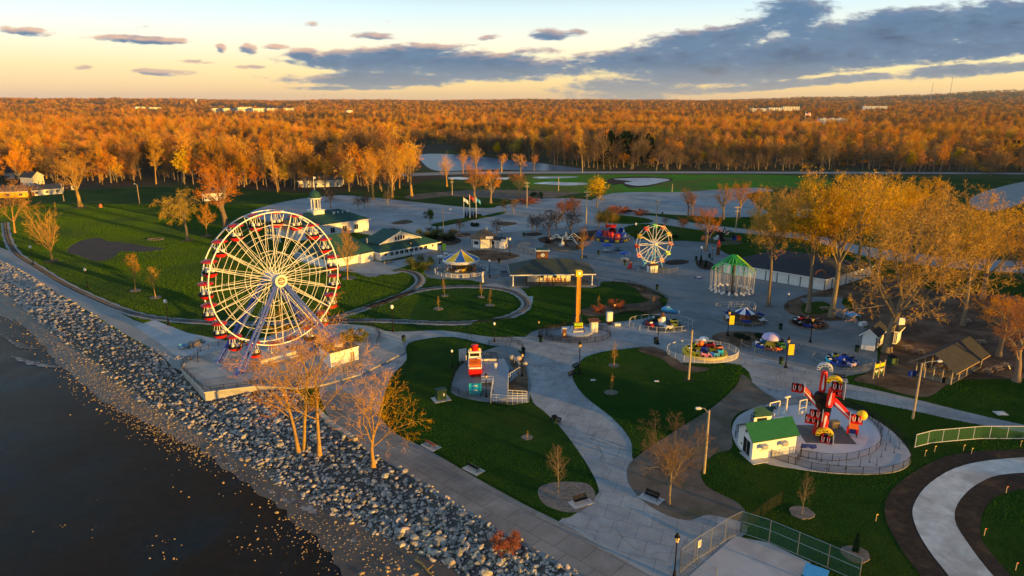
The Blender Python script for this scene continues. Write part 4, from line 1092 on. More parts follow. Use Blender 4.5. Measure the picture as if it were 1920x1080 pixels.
# ---------------------------------------------------------------- woodland
LOW = [(-900, 360), (-400, 352), (0, 352), (60, 348), (120, 352), (230, 345), (330, 345), (460, 356), (560, 362), (700, 365), (742, 362), (765, 340), (778, 300), (800, 287), (900, 291), (1000, 303), (1090, 317), (1250, 319), (1480, 320), (1640, 322), (1760, 326), (1880, 330), (1960, 322), (2100, 322), (2600, 335), (3600, 400)]
def low_at(px):
 for (a, b), (c, d) in zip(LOW, LOW[1:]):
  if a <= px <= c:
   return b + (d - b) * (px - a) / (c - a)
 return 360
def in_river(px, py):
 return 740 < px < 850 and 270 < py < 330
def in_town(x, y):
 px, py = PX((x, y, 0))
 return False
def woodland():
 rng = random.Random(77)
 pts = []
 def ok(x, y):
  if y < 60 or x / y < -1.2:
   return False
  px, py = PX((x, y, 0))
  if py > low_at(px) + rng.uniform(-1, 1):
   return False
  if in_river(px, py):
   return False
  # town clearings
  for (a, b, c, d) in CLEAR:
   if a < px < c and b < py < d:
    return False
  return True
 # rings of growing spacing
 for r0, r1, area, sc in ((300, 700, 80, .95), (700, 1300, 85, .85), (1300, 2400, 200, .95), (2400, 4200, 700, 1.35), (4200, 8000, 3200, 2.2), (8000, 14000, 16000, 4.0)):
  az0, az1 = R(-46), R(52)
  A = (az1 - az0) / 2 * (r1 * r1 - r0 * r0)
  for _ in range(int(A / area)):
   r = math.sqrt(rng.uniform(r0 * r0, r1 * r1))
   a = rng.uniform(az0, az1)
   x, y = r * math.sin(a), r * math.cos(a)
   if ok(x, y):
    # patchy heights: stands of taller and lower trees
    k = .92 + .34 * math.sin(x * .011 + 1.3 * math.sin(y * .007)) * math.sin(y * .009 + x * .004) + .14 * math.sin(x * .037 + y * .021) + rng.uniform(-.2, .24)
    k = max(.45, k) * (1.1 if r < 600 else .86)
    if rng.random() < (.3 if r < 800 else .12):
     k *= rng.uniform(.3, .55)
    pts.append((x, y, sc * rng.uniform(.8, 1.2), k))
 # off to the right of the picture the wood comes closer
 for _ in range(1500):
  x, y = rng.uniform(190, 620), rng.uniform(95, 420)
  if x > y * .80 + 60 and x < y * 1.2 + 400:
   pts.append((x, y, 1.0, rng.uniform(.75, 1.05)))
 # unseen tree belt added up-sun, heights set to shade the middle of the park
 for i in range(260):
  t = rng.uniform(-2, 150)
  w = rng.uniform(-12, 12)
  k = rng.uniform(.36, .43) if t < 55 else rng.uniform(.55, .8)
  pts.append((158 + t * .61 + w * .79, 22 + t * .79 - w * .61, 1.0, k))
 pts.sort(key=lambda q: math.hypot(q[0], q[1]))
 vis = []
 rest = []
 for q in pts:
  px, py = PX((q[0], q[1], 0))
  (vis if (len(vis) < 215 and -20 < px < 1940) else rest).append(q)
 kinds = ["wood_a", "wood_b", "wood_c", "wood_d", "wood_e"]
 wts = [.30, .24, .22, .10, .14]
 def kind(q):
  px, py = PX((q[0], q[1], 0))
  g = math.sin(q[0] * .006 + 2.0 * math.sin(q[1] * .004 + 1)) + .8 * math.sin(q[1] * .0075 + q[0] * .003) + .5 * math.sin(q[0] * .021 - q[1] * .013)
  if g < -.55:
   return rng.choices(range(5), [.08, .08, .72, .05, .07])[0]
  if px > 770 and py > low_at(px) - 10:
   return rng.choices(range(5), [.05, .05, .78, .05, .07])[0]
  if math.hypot(q[0], q[1]) > 1700:
   return rng.choices(range(5), [.20, .18, .50, .05, .07])[0]
  if px > 1080 and math.hypot(q[0], q[1]) < 900:
   return rng.choices(range(5), [.20, .16, .42, .16, .06])[0]
  return rng.choices(range(5), wts)[0]
 for q in vis:
  k = kind(q)
  place_tree(kinds[k], (q[0], q[1], 0), PROTO[kinds[k]][2] * q[3], rng.uniform(0, 6.28), "woodland_tree", "leafless tree along the front edge of the orange woodland", "tree", "trees along the woodland edge", wide=rng.uniform(.85, 1.1))
 # the rest reads as one mass: points that carry copies of the woodland kinds
 me = bpy.data.meshes.new("woodland")
 me.from_pydata([(q[0], q[1], hill(q[0], q[1]) - .2) for q in rest], [], [])
 ks = [kind(q) for q in rest]
 for nm, data in (("kind", ks), ):
  at = me.attributes.new(nm, "INT", "POINT")
  at.data.foreach_set("value", data)
 at = me.attributes.new("size", "FLOAT_VECTOR", "POINT")
 arr = []
 for q in rest:
  arr += [q[2] * rng.uniform(.9, 1.15), q[2] * rng.uniform(.9, 1.15), q[3] * (1 + (q[2] - 1) * .12)]
 at.data.foreach_set("vector", arr)
 at = me.attributes.new("turn", "FLOAT_VECTOR", "POINT")
 arr = []
 for q in rest:
  arr += [0, 0, rng.uniform(0, 6.28)]
 at.data.foreach_set("vector", arr)
 ob = bpy.data.objects.new("woodland", me)
 COL.objects.link(ob)
 ob["kind"] = "stuff"
 ob["label"] = "wide leafless orange woodland stretching back to the low hills"
 ob["category"] = "woodland"
 ng = bpy.data.node_groups.new("woodland_scatter", "GeometryNodeTree")
 ng.interface.new_socket("Geometry", in_out="INPUT", socket_type="NodeSocketGeometry")
 ng.interface.new_socket("Geometry", in_out="OUTPUT", socket_type="NodeSocketGeometry")
 N, L = ng.nodes, ng.links
 gi, go = N.new("NodeGroupInput"), N.new("NodeGroupOutput")
 jo = N.new("GeometryNodeJoinGeometry")
 def named(nm, ty):
  a = N.new("GeometryNodeInputNamedAttribute")
  a.data_type = ty
  a.inputs[0].default_value = nm
  return a.outputs[0]
 kd, sz, tn = named("kind", "INT"), named("size", "FLOAT_VECTOR"), named("turn", "FLOAT_VECTOR")
 for i, kn in enumerate(kinds):
  T, C, H, mats, cache = PROTO[kn]
  jn = N.new("GeometryNodeJoinGeometry")
  for c in cache:
   oi = N.new("GeometryNodeObjectInfo")
   oi.inputs[0].default_value = c
   L.new(oi.outputs["Geometry"], jn.inputs[0])
  cmp = N.new("FunctionNodeCompare")
  cmp.data_type = "INT"
  cmp.operation = "EQUAL"
  L.new(kd, cmp.inputs[2])
  cmp.inputs[3].default_value = i
  ip = N.new("GeometryNodeInstanceOnPoints")
  L.new(gi.outputs[0], ip.inputs["Points"])
  L.new(cmp.outputs[0], ip.inputs["Selection"])
  g2i = N.new("GeometryNodeGeometryToInstance")
  L.new(jn.outputs[0], g2i.inputs[0])
  L.new(jn.outputs[0], ip.inputs["Instance"])
  L.new(tn, ip.inputs["Rotation"])
  L.new(sz, ip.inputs["Scale"])
  L.new(ip.outputs[0], jo.inputs[0])
 L.new(jo.outputs[0], go.inputs[0])
 md = ob.modifiers.new("scatter", "NODES")
 md.node_group = ng
 print("WOODLAND", len(vis), len(rest))
CLEAR = [(395, 204, 500, 209), (500, 205, 560, 210), (1400, 206, 1505, 215), (1490, 230, 1650, 244), (1610, 199, 1665, 206), (0, 340, 130, 372)]
woodland()
# ================================================================== RIDES
def v2(a, b):
 return (Vector(b) - Vector(a))

def fence(name, label, pts, h, spacing, mesh_mat, bar_mat, rails=(1.0,), post_r=.045, rail_r=.03, group=None, cat="fence", z=0.0, wires=True, brace=None):
 """pts: ground points. > rail, mesh_panel, one child per post"""
 pts = [Vector((p[0], p[1], 0)) for p in pts]
 o0 = pts[0].copy()
 o = thing(name, label, cat, (o0.x, o0.y, z), 0, group)
 rel = [p - o0 for p in pts]
 mb = MB()
 for f in rails:
  mb.tube([p + Vector((0, 0, h * f)) for p in rel], rail_r, 4)
 mb.build("rail", bar_mat, o)
 if mesh_mat:
  mb = MB()
  for a, b in zip(rel, rel[1:]):
   mb.add([a + Vector((0, 0, .05)), b + Vector((0, 0, .05)), b + Vector((0, 0, h * .98)), a + Vector((0, 0, h * .98))], [(0, 1, 2, 3)])
  mb.build("mesh_panel", mesh_mat, o)
 # posts at regular steps along the line
 ps = MB().tube([(0, 0, 0), (0, 0, h + .04)], post_r, 5).build("post", bar_mat, o)
 tot = sum((b - a).length for a, b in zip(rel, rel[1:]))
 n = max(1, int(round(tot / spacing)))
 n = min(n, 90)
 first = True
 for i in range(n + 1):
  s = tot * i / n
  for a, b in zip(rel, rel[1:]):
   L = (b - a).length
   if s <= L + 1e-6:
    q = a.lerp(b, min(1, s / max(L, 1e-6)))
    break
   s -= L
  if first:
   ps.location = q
   first = False
  else:
   c = ps.copy()
   COL.objects.link(c)
   c.parent = o
   c.location = q
 return o
def pxline(pix, n=4, closed=False, z=0.0):
 return catmull([P(*p, z) for p in pix], n, closed) if n else [P(*p, z) for p in pix] + ([P(*pix[0], z)] if closed else [])

# ------------------------------------------------------------ giant wheel
def giant_wheel():
 base = (P(437, 690) + P(622, 645)) / 2 + Vector((-.7, 0, 0))
 zb = .35
 HUB = HT(530, 667, 522)
 RW = 13.45
 th = R(44)
 o = thing("ferris_wheel", "giant white ferris wheel with red gondolas and blue legs at the lake edge", "ferris wheel", (base.x, base.y, 0), th)
 n = 20
 W = 1.55
 for sy in (-W, W):
  mb = MB()
  mb.tube([(RW * math.cos(2 * PI * k / 80), sy, HUB + RW * math.sin(2 * PI * k / 80)) for k in range(81)], .135, 6, 0, False)
  mb.build("rim", M["wheel_white"], o, True)
  for rr, tk in ((.40, .045), (.64, .045), (.82, .042)):
   mb = MB()
   k2 = sy * (1 - .3 * (1 - rr))
   mb.tube([(RW * rr * math.cos(2 * PI * k / n), k2, HUB + RW * rr * math.sin(2 * PI * k / n)) for k in range(n + 1)], tk, 5, 0, False)
   mb.build("brace_ring", M["wheel_white"], o)
 mb = MB()
 for k in range(n):
  a = 2 * PI * k / n
  mb.tube([(RW * math.cos(a), -W, HUB + RW * math.sin(a)), (RW * math.cos(a), W, HUB + RW * math.sin(a))], .09, 5)
 mb.build("cross_bar", M["wheel_white"], o)
 for k in range(n):
  mb = MB()
  a = 2 * PI * k / n
  for sy in (-W, W):
   h = Vector((.8 * math.cos(a + .5), sy * 1.25, HUB + .8 * math.sin(a + .5)))
   h2 = Vector((.8 * math.cos(a - .5), sy * 1.25, HUB + .8 * math.sin(a - .5)))
   e = Vector((RW * math.cos(a), sy, HUB + RW * math.sin(a)))
   e2 = Vector((RW * .8 * math.cos(a + PI / n), sy * .94, HUB + RW * .8 * math.sin(a + PI / n)))
   mb.tube([h, e], .055, 5)
   mb.tube([h2, e], .032, 4)
  mb.build("spoke", M["wheel_white"], o)
 Mx = Matrix.Rotation(PI / 2, 3, "X")
 mb = MB()
 mb.lathe([(.0, -3.0), (.75, -3.0), (.95, -2.4), (.95, 2.4), (.75, 3.0), (.0, 3.0)], 20, (0, 0, HUB), 0, Mx)
 hub = mb.build("hub", M["palegrey"], o)
 mb = MB()
 mb.lathe([(0, 3.25), (1.25, 3.25), (1.25, 3.0), (0, 3.0)], 24, (0, 0, HUB), 0, Mx)
 sg = mb.build("hub_sign", M["cream"], hub)
 mb = MB()
 mb.lathe([(0, 3.30), (.78, 3.30), (.78, 3.25)], 20, (0, 0, HUB), 0, Mx)
 mb.box((0, -3.33, HUB), (1.2, .04, .26), 0, 1)
 mb.box((0, -3.33, HUB + .42), (.8, .04, .12), 0, 1)
 mb.box((0, -3.33, HUB - .42), (.8, .04, .12), 0, 1)
 mb.build("emblem", [M["brown"], M["cream"]], hub)
 for sx in (-1, 1):
  for sy in (-1, 1):
   mb = MB()
   for d in (-.62, .62):
    top = Vector((sx * .35 + d * .35, sy * 2.6, HUB))
    bot = Vector((sx * 10.6 + d, sy * 4.6, zb))
    mb.tube([top, bot], [.26, .34], 8)
   for i in range(1, 12):
    t = i / 12
    a = Vector((sx * .35 - .22, sy * 2.6, HUB)).lerp(Vector((sx * 10.6 - .62, sy * 4.6, zb)), t)
    b = Vector((sx * .35 + .22, sy * 2.6, HUB)).lerp(Vector((sx * 10.6 + .62, sy * 4.6, zb)), t + .04)
    mb.tube([a, b], .07, 4)
   for d in (-.62, .62):
    mb.box((sx * 10.6 + d, sy * 4.6, zb + .08), (.8, .8, .16))
   mb.build("leg", M["blue_steel"], o)
 mb = MB()
 mb.tube([(0, -2.6, HUB), (0, 2.6, HUB)], .3, 8)
 mb.build("axle", M["blue_steel"], o)
 mb = MB()
 mb.box((0, 0, .75), (11, 5.4, .8), 0, 0)
 mb.box((-1, -3.2, .45), (6, 1.2, .3), 0, 0)
 for sx in (-5.4, 5.4):
  mb.tube([(sx, -2.7, 1.1), (sx, -2.7, 2.1), (sx, 2.7, 2.1), (sx, 2.7, 1.1)], .04, 4, 1)
 mb.build("loading_platform", [M["palegrey"], M["black"]], o)
 # gondola: tub, white rim band, pole, canopy
 def gondola():
  mb = MB()
  mb.lathe([(.02, -2.75), (.55, -2.72), (.9, -2.5), (1.08, -2.1)], 14)
  g = mb.build("gondola", M["red"], o, True)
  mb = MB()
  mb.lathe([(1.08, -2.1), (1.16, -2.05), (1.16, -1.78), (.98, -1.78), (.98, -2.05)], 14)
  for k in range(4):
   a = PI / 2 * k + .4
   mb.box((math.cos(a) * .55, math.sin(a) * .55, -1.72), (.42, .3, .45), a, 1)
  mb.build("rim_band", [M["black"], M["white"]], g)
  mb = MB()
  mb.tube([(0, 0, -2.7), (0, 0, .05)], .05, 6)
  mb.tube([(0, -W, 0), (0, W, 0)], .06, 5)
  for k in range(4):
   a = PI / 2 * k + PI / 4
   mb.tube([(math.cos(a) * 1.0, math.sin(a) * 1.0, -1.85), (math.cos(a) * .6, math.sin(a) * .6, -.15)], .035, 4)
  mb.build("hanger", M["wheel_white"], g)
  mb = MB()
  mb.lathe([(1.2, -.28), (1.22, -.16), (.85, .02), (.3, .14), (.02, .16)], 14)
  mb.lathe([(1.2, -.28), (.02, -.2)], 14)
  mb.build("canopy", M["dkred"], g, True)
  return g
 g0 = gondola()
 g0.scale = (1.22, 1.22, 1.18)
 for k in range(n):
  a = 2 * PI * (k + .5) / n + .04
  loc = (RW * math.cos(a), 0, HUB + RW * math.sin(a) + .0)
  if k == 0:
   g0.location = loc
  else:
   copy_tree(g0, loc=loc, parent=o)
 return o
giant_wheel()

# wheel platform: raised slab with walls to the lake, railing
def platform():
 pix = [(340, 692), (384, 736), (480, 724), (560, 728), (610, 720), (680, 700), (760, 660), (752, 632), (700, 612), (640, 606), (560, 614), (470, 640), (420, 655), (372, 668), (345, 682)]
 z1 = .35
 pts = [P(*p, z1) for p in pix]
 mb = MB()
 poly = [(p.x, p.y) for p in pts]
 mb.prism(poly, -2.2, z1)
 c = sum((Vector((p[0], p[1], 0)) for p in poly), Vector()) / len(poly)
 struct("wheel_platform", mb, mat("cast_concrete", (.42, .40, .37), (.34, .325, .30), .6, .8, .2, 4.0, c3=(.27, .25, .23), scale3=.25))
 mb = MB()
 ring = pts[:4] + [P(600, 724, z1)]
 for a, b in zip([pts[-1]] + ring, ring):
  d = (b - a)
  mid = (a + b) / 2
  mb.box((mid.x, mid.y, z1 + .04), (d.length + .3, .35, .16), math.atan2(d.y, d.x))
 ow = mb.build("parapet_wall", mat("parapet_concrete", (.5, .47, .42), (.42, .40, .36), .5, .8))
 tag(ow, "pale concrete curb wall topping the lake side of the wheel platform", "wall")
 fence("platform_railing", "black mesh railing round the lake side of the wheel platform", [pts[-2], pts[-1]] + pts[0:3] + [P(560, 728, z1)], 1.15, 2.2, M["link_dark"], M["black"], (1.0, .5), z=z1)
 fence("platform_railing", "curved black railing behind the giant wheel along the walkway", pxline([(596, 606), (650, 606), (690, 612), (712, 630), (706, 646)], 5), 1.2, 2.2, M["link_dark"], M["black"], (1.0, .5), z=.1)
 fence("platform_railing", "black railing along the walk beside the white control hut", pxline([(470, 724), (560, 716), (640, 702), (680, 690)], 4), 1.1, 2.2, M["link_dark"], M["black"], (1.0,), z=z1)
 fence("platform_railing", "black railing from the apron to the wheel platform corner", pxline([(372, 682), (372, 664), (395, 654), (425, 648), (470, 640)], 0), 1.1, 2.2, M["link_dark"], M["black"], (1.0,), z=.2)
platform()

# ------------------------------------------------------------ small wheel
def small_wheel():
 b = P(1224, 503)
 HUB = HT(1224, 503, 457)
 RW = 6.0
 o = thing("ferris_wheel", "small white ferris wheel with yellow, red and green seats on the plaza", "ferris wheel", (b.x, b.y, 0), R(20))
 n, W = 12, .9
 for sy in (-W, W):
  mb = MB()
  mb.tube([(RW * math.cos(2 * PI * k / n), sy, HUB + RW * math.sin(2 * PI * k / n)) for k in range(n + 1)], .085, 5, 0, False)
  mb.build("rim", M["white"], o)
 for k in range(n):
  a = 2 * PI * k / n
  mb = MB()
  for sy in (-W, W):
   mb.tube([(.3 * math.cos(a), sy, HUB + .3 * math.sin(a)), (RW * math.cos(a), sy, HUB + RW * math.sin(a))], .08, 5)
  mb.tube([(RW * .8 * math.cos(a), -W, HUB + RW * .8 * math.sin(a)), (RW * .8 * math.cos(a), W, HUB + RW * .8 * math.sin(a))], .07, 4)
  mb.build("spoke", M["white"], o)
 mb = MB()
 mb.lathe([(0, -1.2), (.5, -1.2), (.5, 1.2), (0, 1.2)], 12, (0, 0, HUB), 0, Matrix.Rotation(PI / 2, 3, "X"))
 mb.build("hub", M["palegrey"], o)
 for sy in (-1, 1):
  mb = MB()
  for sx in (-1, 1):
   mb.tube([(0, sy * 1.1, HUB), (sx * 2.6, sy * 1.6, 0)], .16, 6)
  mb.tube([(-1.3, sy * 1.35, HUB / 2), (1.3, sy * 1.35, HUB / 2)], .09, 5)
  mb.build("leg", M["skyblue"], o)
 mb = MB().box((0, 0, .2), (7, 3.6, .4))
 mb.build("base_platform", M["dkblue"], o)
 cols = ["red", "green", "orange", "yellow", "yellow", "red", "pink", "yellow", "lime", "orange", "green", "yellow"]
 order = {0: "orange", 1: "yellow", 2: "orange", 3: "green", 4: "red", 5: "yellow", 6: "dkred", 7: "pink", 8: "skyblue", 9: "yellow", 10: "orange", 11: "lime"}
 for k in range(n):
  a = 2 * PI * k / n
  c = Vector((RW * math.cos(a), 0, HUB + RW * math.sin(a) - .55))
  mb = MB()
  mb.box(c + Vector((0, .35, .25)), (1.3, .12, 1.0))
  mb.box(c + Vector((0, -.05, -.2)), (1.3, .9, .12))
  mb.box(c + Vector((0, -.5, -.05)), (1.3, .1, .5))
  for sx in (-.65, .65):
   mb.box(c + Vector((sx, -.05, .05)), (.08, .9, .6))
   mb.box(c + Vector((sx, .1, .6)), (.06, .06, .8))
  mb.build("seat", M[order[k]], o)
small_wheel()

# ------------------------------------------------------------ carousel
def carousel():
 b = P(865, 508)
 o = thing("carousel", "round carousel under a yellow and blue striped tent roof", "carousel", (b.x, b.y, .04))
 RR, ze, zt = 5.6, 3.9, 6.7
 n = 10
 mb = MB()
 K = 6
 for k in range(n):
  for j in range(K):
   a0, a1 = 2 * PI * (k + j / K) / n, 2 * PI * (k + (j + 1) / K) / n
   for (r0, z0), (r1, z1) in (((RR, ze), (RR * .5, ze + (zt - ze) * .47)), ((RR * .5, ze + (zt - ze) * .47), (.12, zt))):
    mb.add([(r0 * math.cos(a0), r0 * math.sin(a0), z0), (r0 * math.cos(a1), r0 * math.sin(a1), z0), (r1 * math.cos(a1), r1 * math.sin(a1), z1), (r1 * math.cos(a0), r1 * math.sin(a0), z1)], [(0, 1, 2, 3)], k % 2)
 for k in range(n):
  a = 2 * PI * k / n
  mb.tube([(RR * math.cos(a), RR * math.sin(a), ze + .02), (RR * .5 * math.cos(a), RR * .5 * math.sin(a), ze + (zt - ze) * .47 + .02), (0, 0, zt)], .05, 4, 2)
 roof = mb.build("roof", [M["yellow"], mat("tent_blue", (.03, .13, .42), None, 1.0, .6), M["white"]], o)
 mb = MB()
 mb.tube([(0, 0, zt - .1), (0, 0, zt + 1.1)], .04, 5)
 mb.ball((0, 0, zt + .1), .18)
 mb.build("finial", M["steel"], roof)
 mb = MB()
 prof = [(RR + .05, ze + .05), (RR + .12, ze - .1), (RR + .08, ze - .75), (RR - .05, ze - .75), (RR - .05, ze)]
 mb.lathe(prof, 40)
 for k in range(20):
  a = 2 * PI * (k + .5) / 20
  mb.box((math.cos(a) * (RR + .12), math.sin(a) * (RR + .12), ze - .42), (.05, .7, .4), a, 1)
  mb.ball((math.cos(a + .157) * (RR + .14), math.sin(a + .157) * (RR + .14), ze - .3), .12, 2, 6)
 mb.build("rounding_board", [M["white"], M["cream"], M["lantern"]], o)
 mb = MB()
 mb.lathe([(0, .45), (5.1, .45), (5.3, .35), (5.3, .1), (4.9, .0)], 36, m=0)
 mb.lathe([(5.31, .34), (5.31, .12)], 36, m=1)
 mb.build("turntable", [M["wood"], M["white"]], o)
 mb = MB()
 mb.lathe([(1.3, .4), (1.3, 3.9), (.6, 4.2)], 10, m=0)
 for k in range(10):
  a = 2 * PI * k / 10
  mb.box((1.3 * math.cos(a), 1.3 * math.sin(a), 2.4), (.08, .6, 1.2), a, 1)
 mb.build("centre_drum", [M["rust"], M["yellow"]], o)
 # horses on poles: body, legs, neck, head, tail
 hc = ["white", "brown", "cream", "yellow", "black", "orange", "palegrey", "red"]
 for ring, (rr, cnt) in enumerate(((4.5, 14), (3.0, 10))):
  for k in range(cnt):
   a = 2 * PI * (k + .3 * ring) / cnt
   zz = 1.15 + .22 * math.sin(k * 2.4 + ring)
   mb = MB()
   c = Vector((rr * math.cos(a), rr * math.sin(a), zz))
   t = Vector((-math.sin(a), math.cos(a), 0))
   u = Vector((0, 0, 1))
   mb.tube([c - t * .55, c - t * .3 + u * .03, c + t * .1, c + t * .45 + u * .05], [.16, .25, .21, .17], 8)
   mb.tube([c + t * .4 + u * .05, c + t * .62 + u * .45, c + t * .68 + u * .62], [.17, .12, .10], 6)
   mb.tube([c + t * .62 + u * .62, c + t * .98 + u * .42], [.11, .06], 6)
   for sx, ln in ((-.42, -.18), (-.32, .15), (.32, .32), (.40, .12)):
    s = Vector((t.y, -t.x, 0)) * (.1 if ln > 0 else -.1)
    mb.tube([c + t * sx + s - u * .1, c + t * (sx + ln * .6) + s - u * .42, c + t * (sx + ln * .4) + s - u * .74], [.08, .05, .045], 5)
   mb.tube([c - t * .55 + u * .05, c - t * .8 - u * .15, c - t * .82 - u * .4], [.05, .06, .02], 5, 1)
   mb.box(c + u * .22, (.34, .34, .1), math.atan2(t.y, t.x), 2)
   mb.tube([Vector((c.x, c.y, .45)), Vector((c.x, c.y, ze - .2))], .03, 5, 3)
   mb.build("horse", [M[hc[(k + ring * 3) % 8]], M["wood"], M["red"] if k % 2 else M["blue"], M["yellow"]], o)
 c = P(865, 510)
 ring = [(c.x + 8.2 * math.cos(a * PI / 24), c.y + 7.6 * math.sin(a * PI / 24)) for a in range(-40, 9)]
 fence("picket_fence", "white picket fence circling the carousel", ring, 1.1, 1.8, M["link_white"], M["white"], (1.0, .25), post_r=.06)
carousel()

# ------------------------------------------------------------ drop tower
def drop_tower():
 b = P(1082, 622)
 Hh = HT(1082, 622, 508)
 o = thing("drop_tower", "tall yellow drop tower ride standing on its round pad", "drop tower", (b.x, b.y, .05), R(8))
 mb = MB()
 w = .40
 for sx in (-w, w):
  for sy in (-w, w):
   mb.tube([(sx, sy, .3), (sx, sy, Hh - 1.2)], .085, 6, 0)
 mb.box((0, -.34, Hh / 2), (.72, .05, Hh - 2.4), 0, 0)
 mb.box((.34, 0, Hh / 2), (.05, .72, Hh - 2.4), 0, 0)
 mb.box((-.44, 0, Hh / 2), (.06, .9, Hh - 2.4), 0, 2)
 for i in range(22):
  z = 1.2 + i * (Hh - 2.8) / 22
  mb.box((.0, -.385, z), (.82, .04, .05), R(0), 1, 0, R(38 if i % 2 else -38))
  mb.box((0, 0, z + .3), (.9, .9, .05), 0, 1)
 mb.build("mast", [mat("tower_orange_yellow", (.62, .33, .02), (.45, .22, .02), .8, .5), M["rust"], M["dkblue"]], o)
 mb = MB()
 mb.box((0, 0, Hh - .6), (1.5, 1.3, 1.2), 0, 0)
 mb.box((.05, -.68, Hh - .5), (.55, .06, .6), 0, 1)
 mb.box((-.78, 0, Hh - .6), (.06, 1.1, .9), 0, 2)
 mb.box((0, 0, Hh + .08), (1.2, 1.0, .16), 0, 0)
 mb.build("head_box", [M["yellow"], M["white"], M["dkblue"]], o)
 mb = MB()
 mb.box((0, -.95, 1.9), (2.0, .5, 1.1), 0, 0)
 mb.box((0, -1.25, 1.45), (2.0, .7, .16), 0, 0)
 for i in range(4):
  mb.box((-.72 + i * .48, -1.24, 2.0), (.34, .12, .9), 0, 1)
  mb.box((-.72 + i * .48, -1.34, 1.5), (.2, .08, .5), 0, 2)
 mb.build("seat_carriage", [M["yellow"], M["lime"], M["black"]], o)
 for k in range(4):
  a = PI / 4 + k * PI / 2
  mb = MB()
  mb.tube([(.6 * math.cos(a), .6 * math.sin(a), 4.2), (2.0 * math.cos(a), 2.0 * math.sin(a), .15)], .1, 6)
  mb.build("strut", M["dkblue"], o)
 mb = MB()
 mb.lathe([(0, .28), (3.4, .28), (3.7, .2), (3.7, 0)], 24)
 mb.box((0, 0, .45), (2.6, 2.6, .4))
 mb.build("base_pad", M["palegrey"], o)
 c = P(1078, 628)
 ring = [(c.x + 8.0 * math.cos(a * PI / 18), c.y + 5.6 * math.sin(a * PI / 18)) for a in range(-2, 36)]
 fence("queue_fence", "black iron fence ringing the yellow drop tower", ring, 1.2, 1.9, M["link_dark"], M["black"], (1.0, .12))
 ring = [(c.x - 1 + 5.6 * math.cos(a * PI / 18), c.y + 4.3 * math.sin(a * PI / 18)) for a in range(10, 33)]
 fence("queue_fence", "inner black fence close to the drop tower base", ring, 1.1, 1.9, M["link_dark"], M["black"], (1.0, .12))
 # control cabinet and queue portal
 q = P(1058, 632)
 o = thing("control_booth", "dark red control pillar with lamp beside the drop tower", "control booth", (q.x, q.y, .05))
 mb = MB().box((0, 0, 1.0), (.9, .9, 2.0)).box((0, 0, 2.1), (1.1, 1.1, .2), 0, 1)
 mb.build("cabinet", [M["brown"], M["palegrey"]], o)
 MB().box((0, -.5, .7), (.5, .1, .5)).build("panel", M["lantern"], o)
 q = P(1113, 622)
 o = thing("ticket_kiosk", "small booth with cream front panels right of the drop tower", "kiosk", (q.x, q.y, .05), R(12))
 MB().box((0, 0, 1.2), (1.6, 1.4, 2.4)).build("wall", M["palegrey"], o)
 MB().box((.4, -.73, 1.2), (.5, .06, 1.6)).box((-.35, -.73, 1.2), (.5, .06, 1.6)).build("panel", M["cream"], o)
 MB().box((0, 0, 2.75), (2.6, 1.9, .12), 0, 0, R(8)).build("roof", M["brown"], o)
 q = P(1142, 608)
 o = thing("notice_board", "upright white notice cabinet by the walkway edge near the drop tower", "sign", (q.x, q.y, .05), R(20))
 MB().box((0, 0, 1.9), (1.4, .8, 2.2)).build("cabinet", M["palegrey"], o)
 MB().box((.15, -.42, 1.9), (.9, .04, 1.8)).build("panel", M["cream"], o)
 MB().box((0, 0, .4), (.9, .6, .8)).build("base", M["brown"], o)
 q = P(1158, 612)
 tag(MB().box((0, 0, .35), (1.3, .7, .5)).box((0, 0, .65), (1.5, .9, .1)).build("bench", M["cream"], None, False, (q.x, q.y, .06)), "pale backless bench beside the white notice cabinet", "bench")
drop_tower()

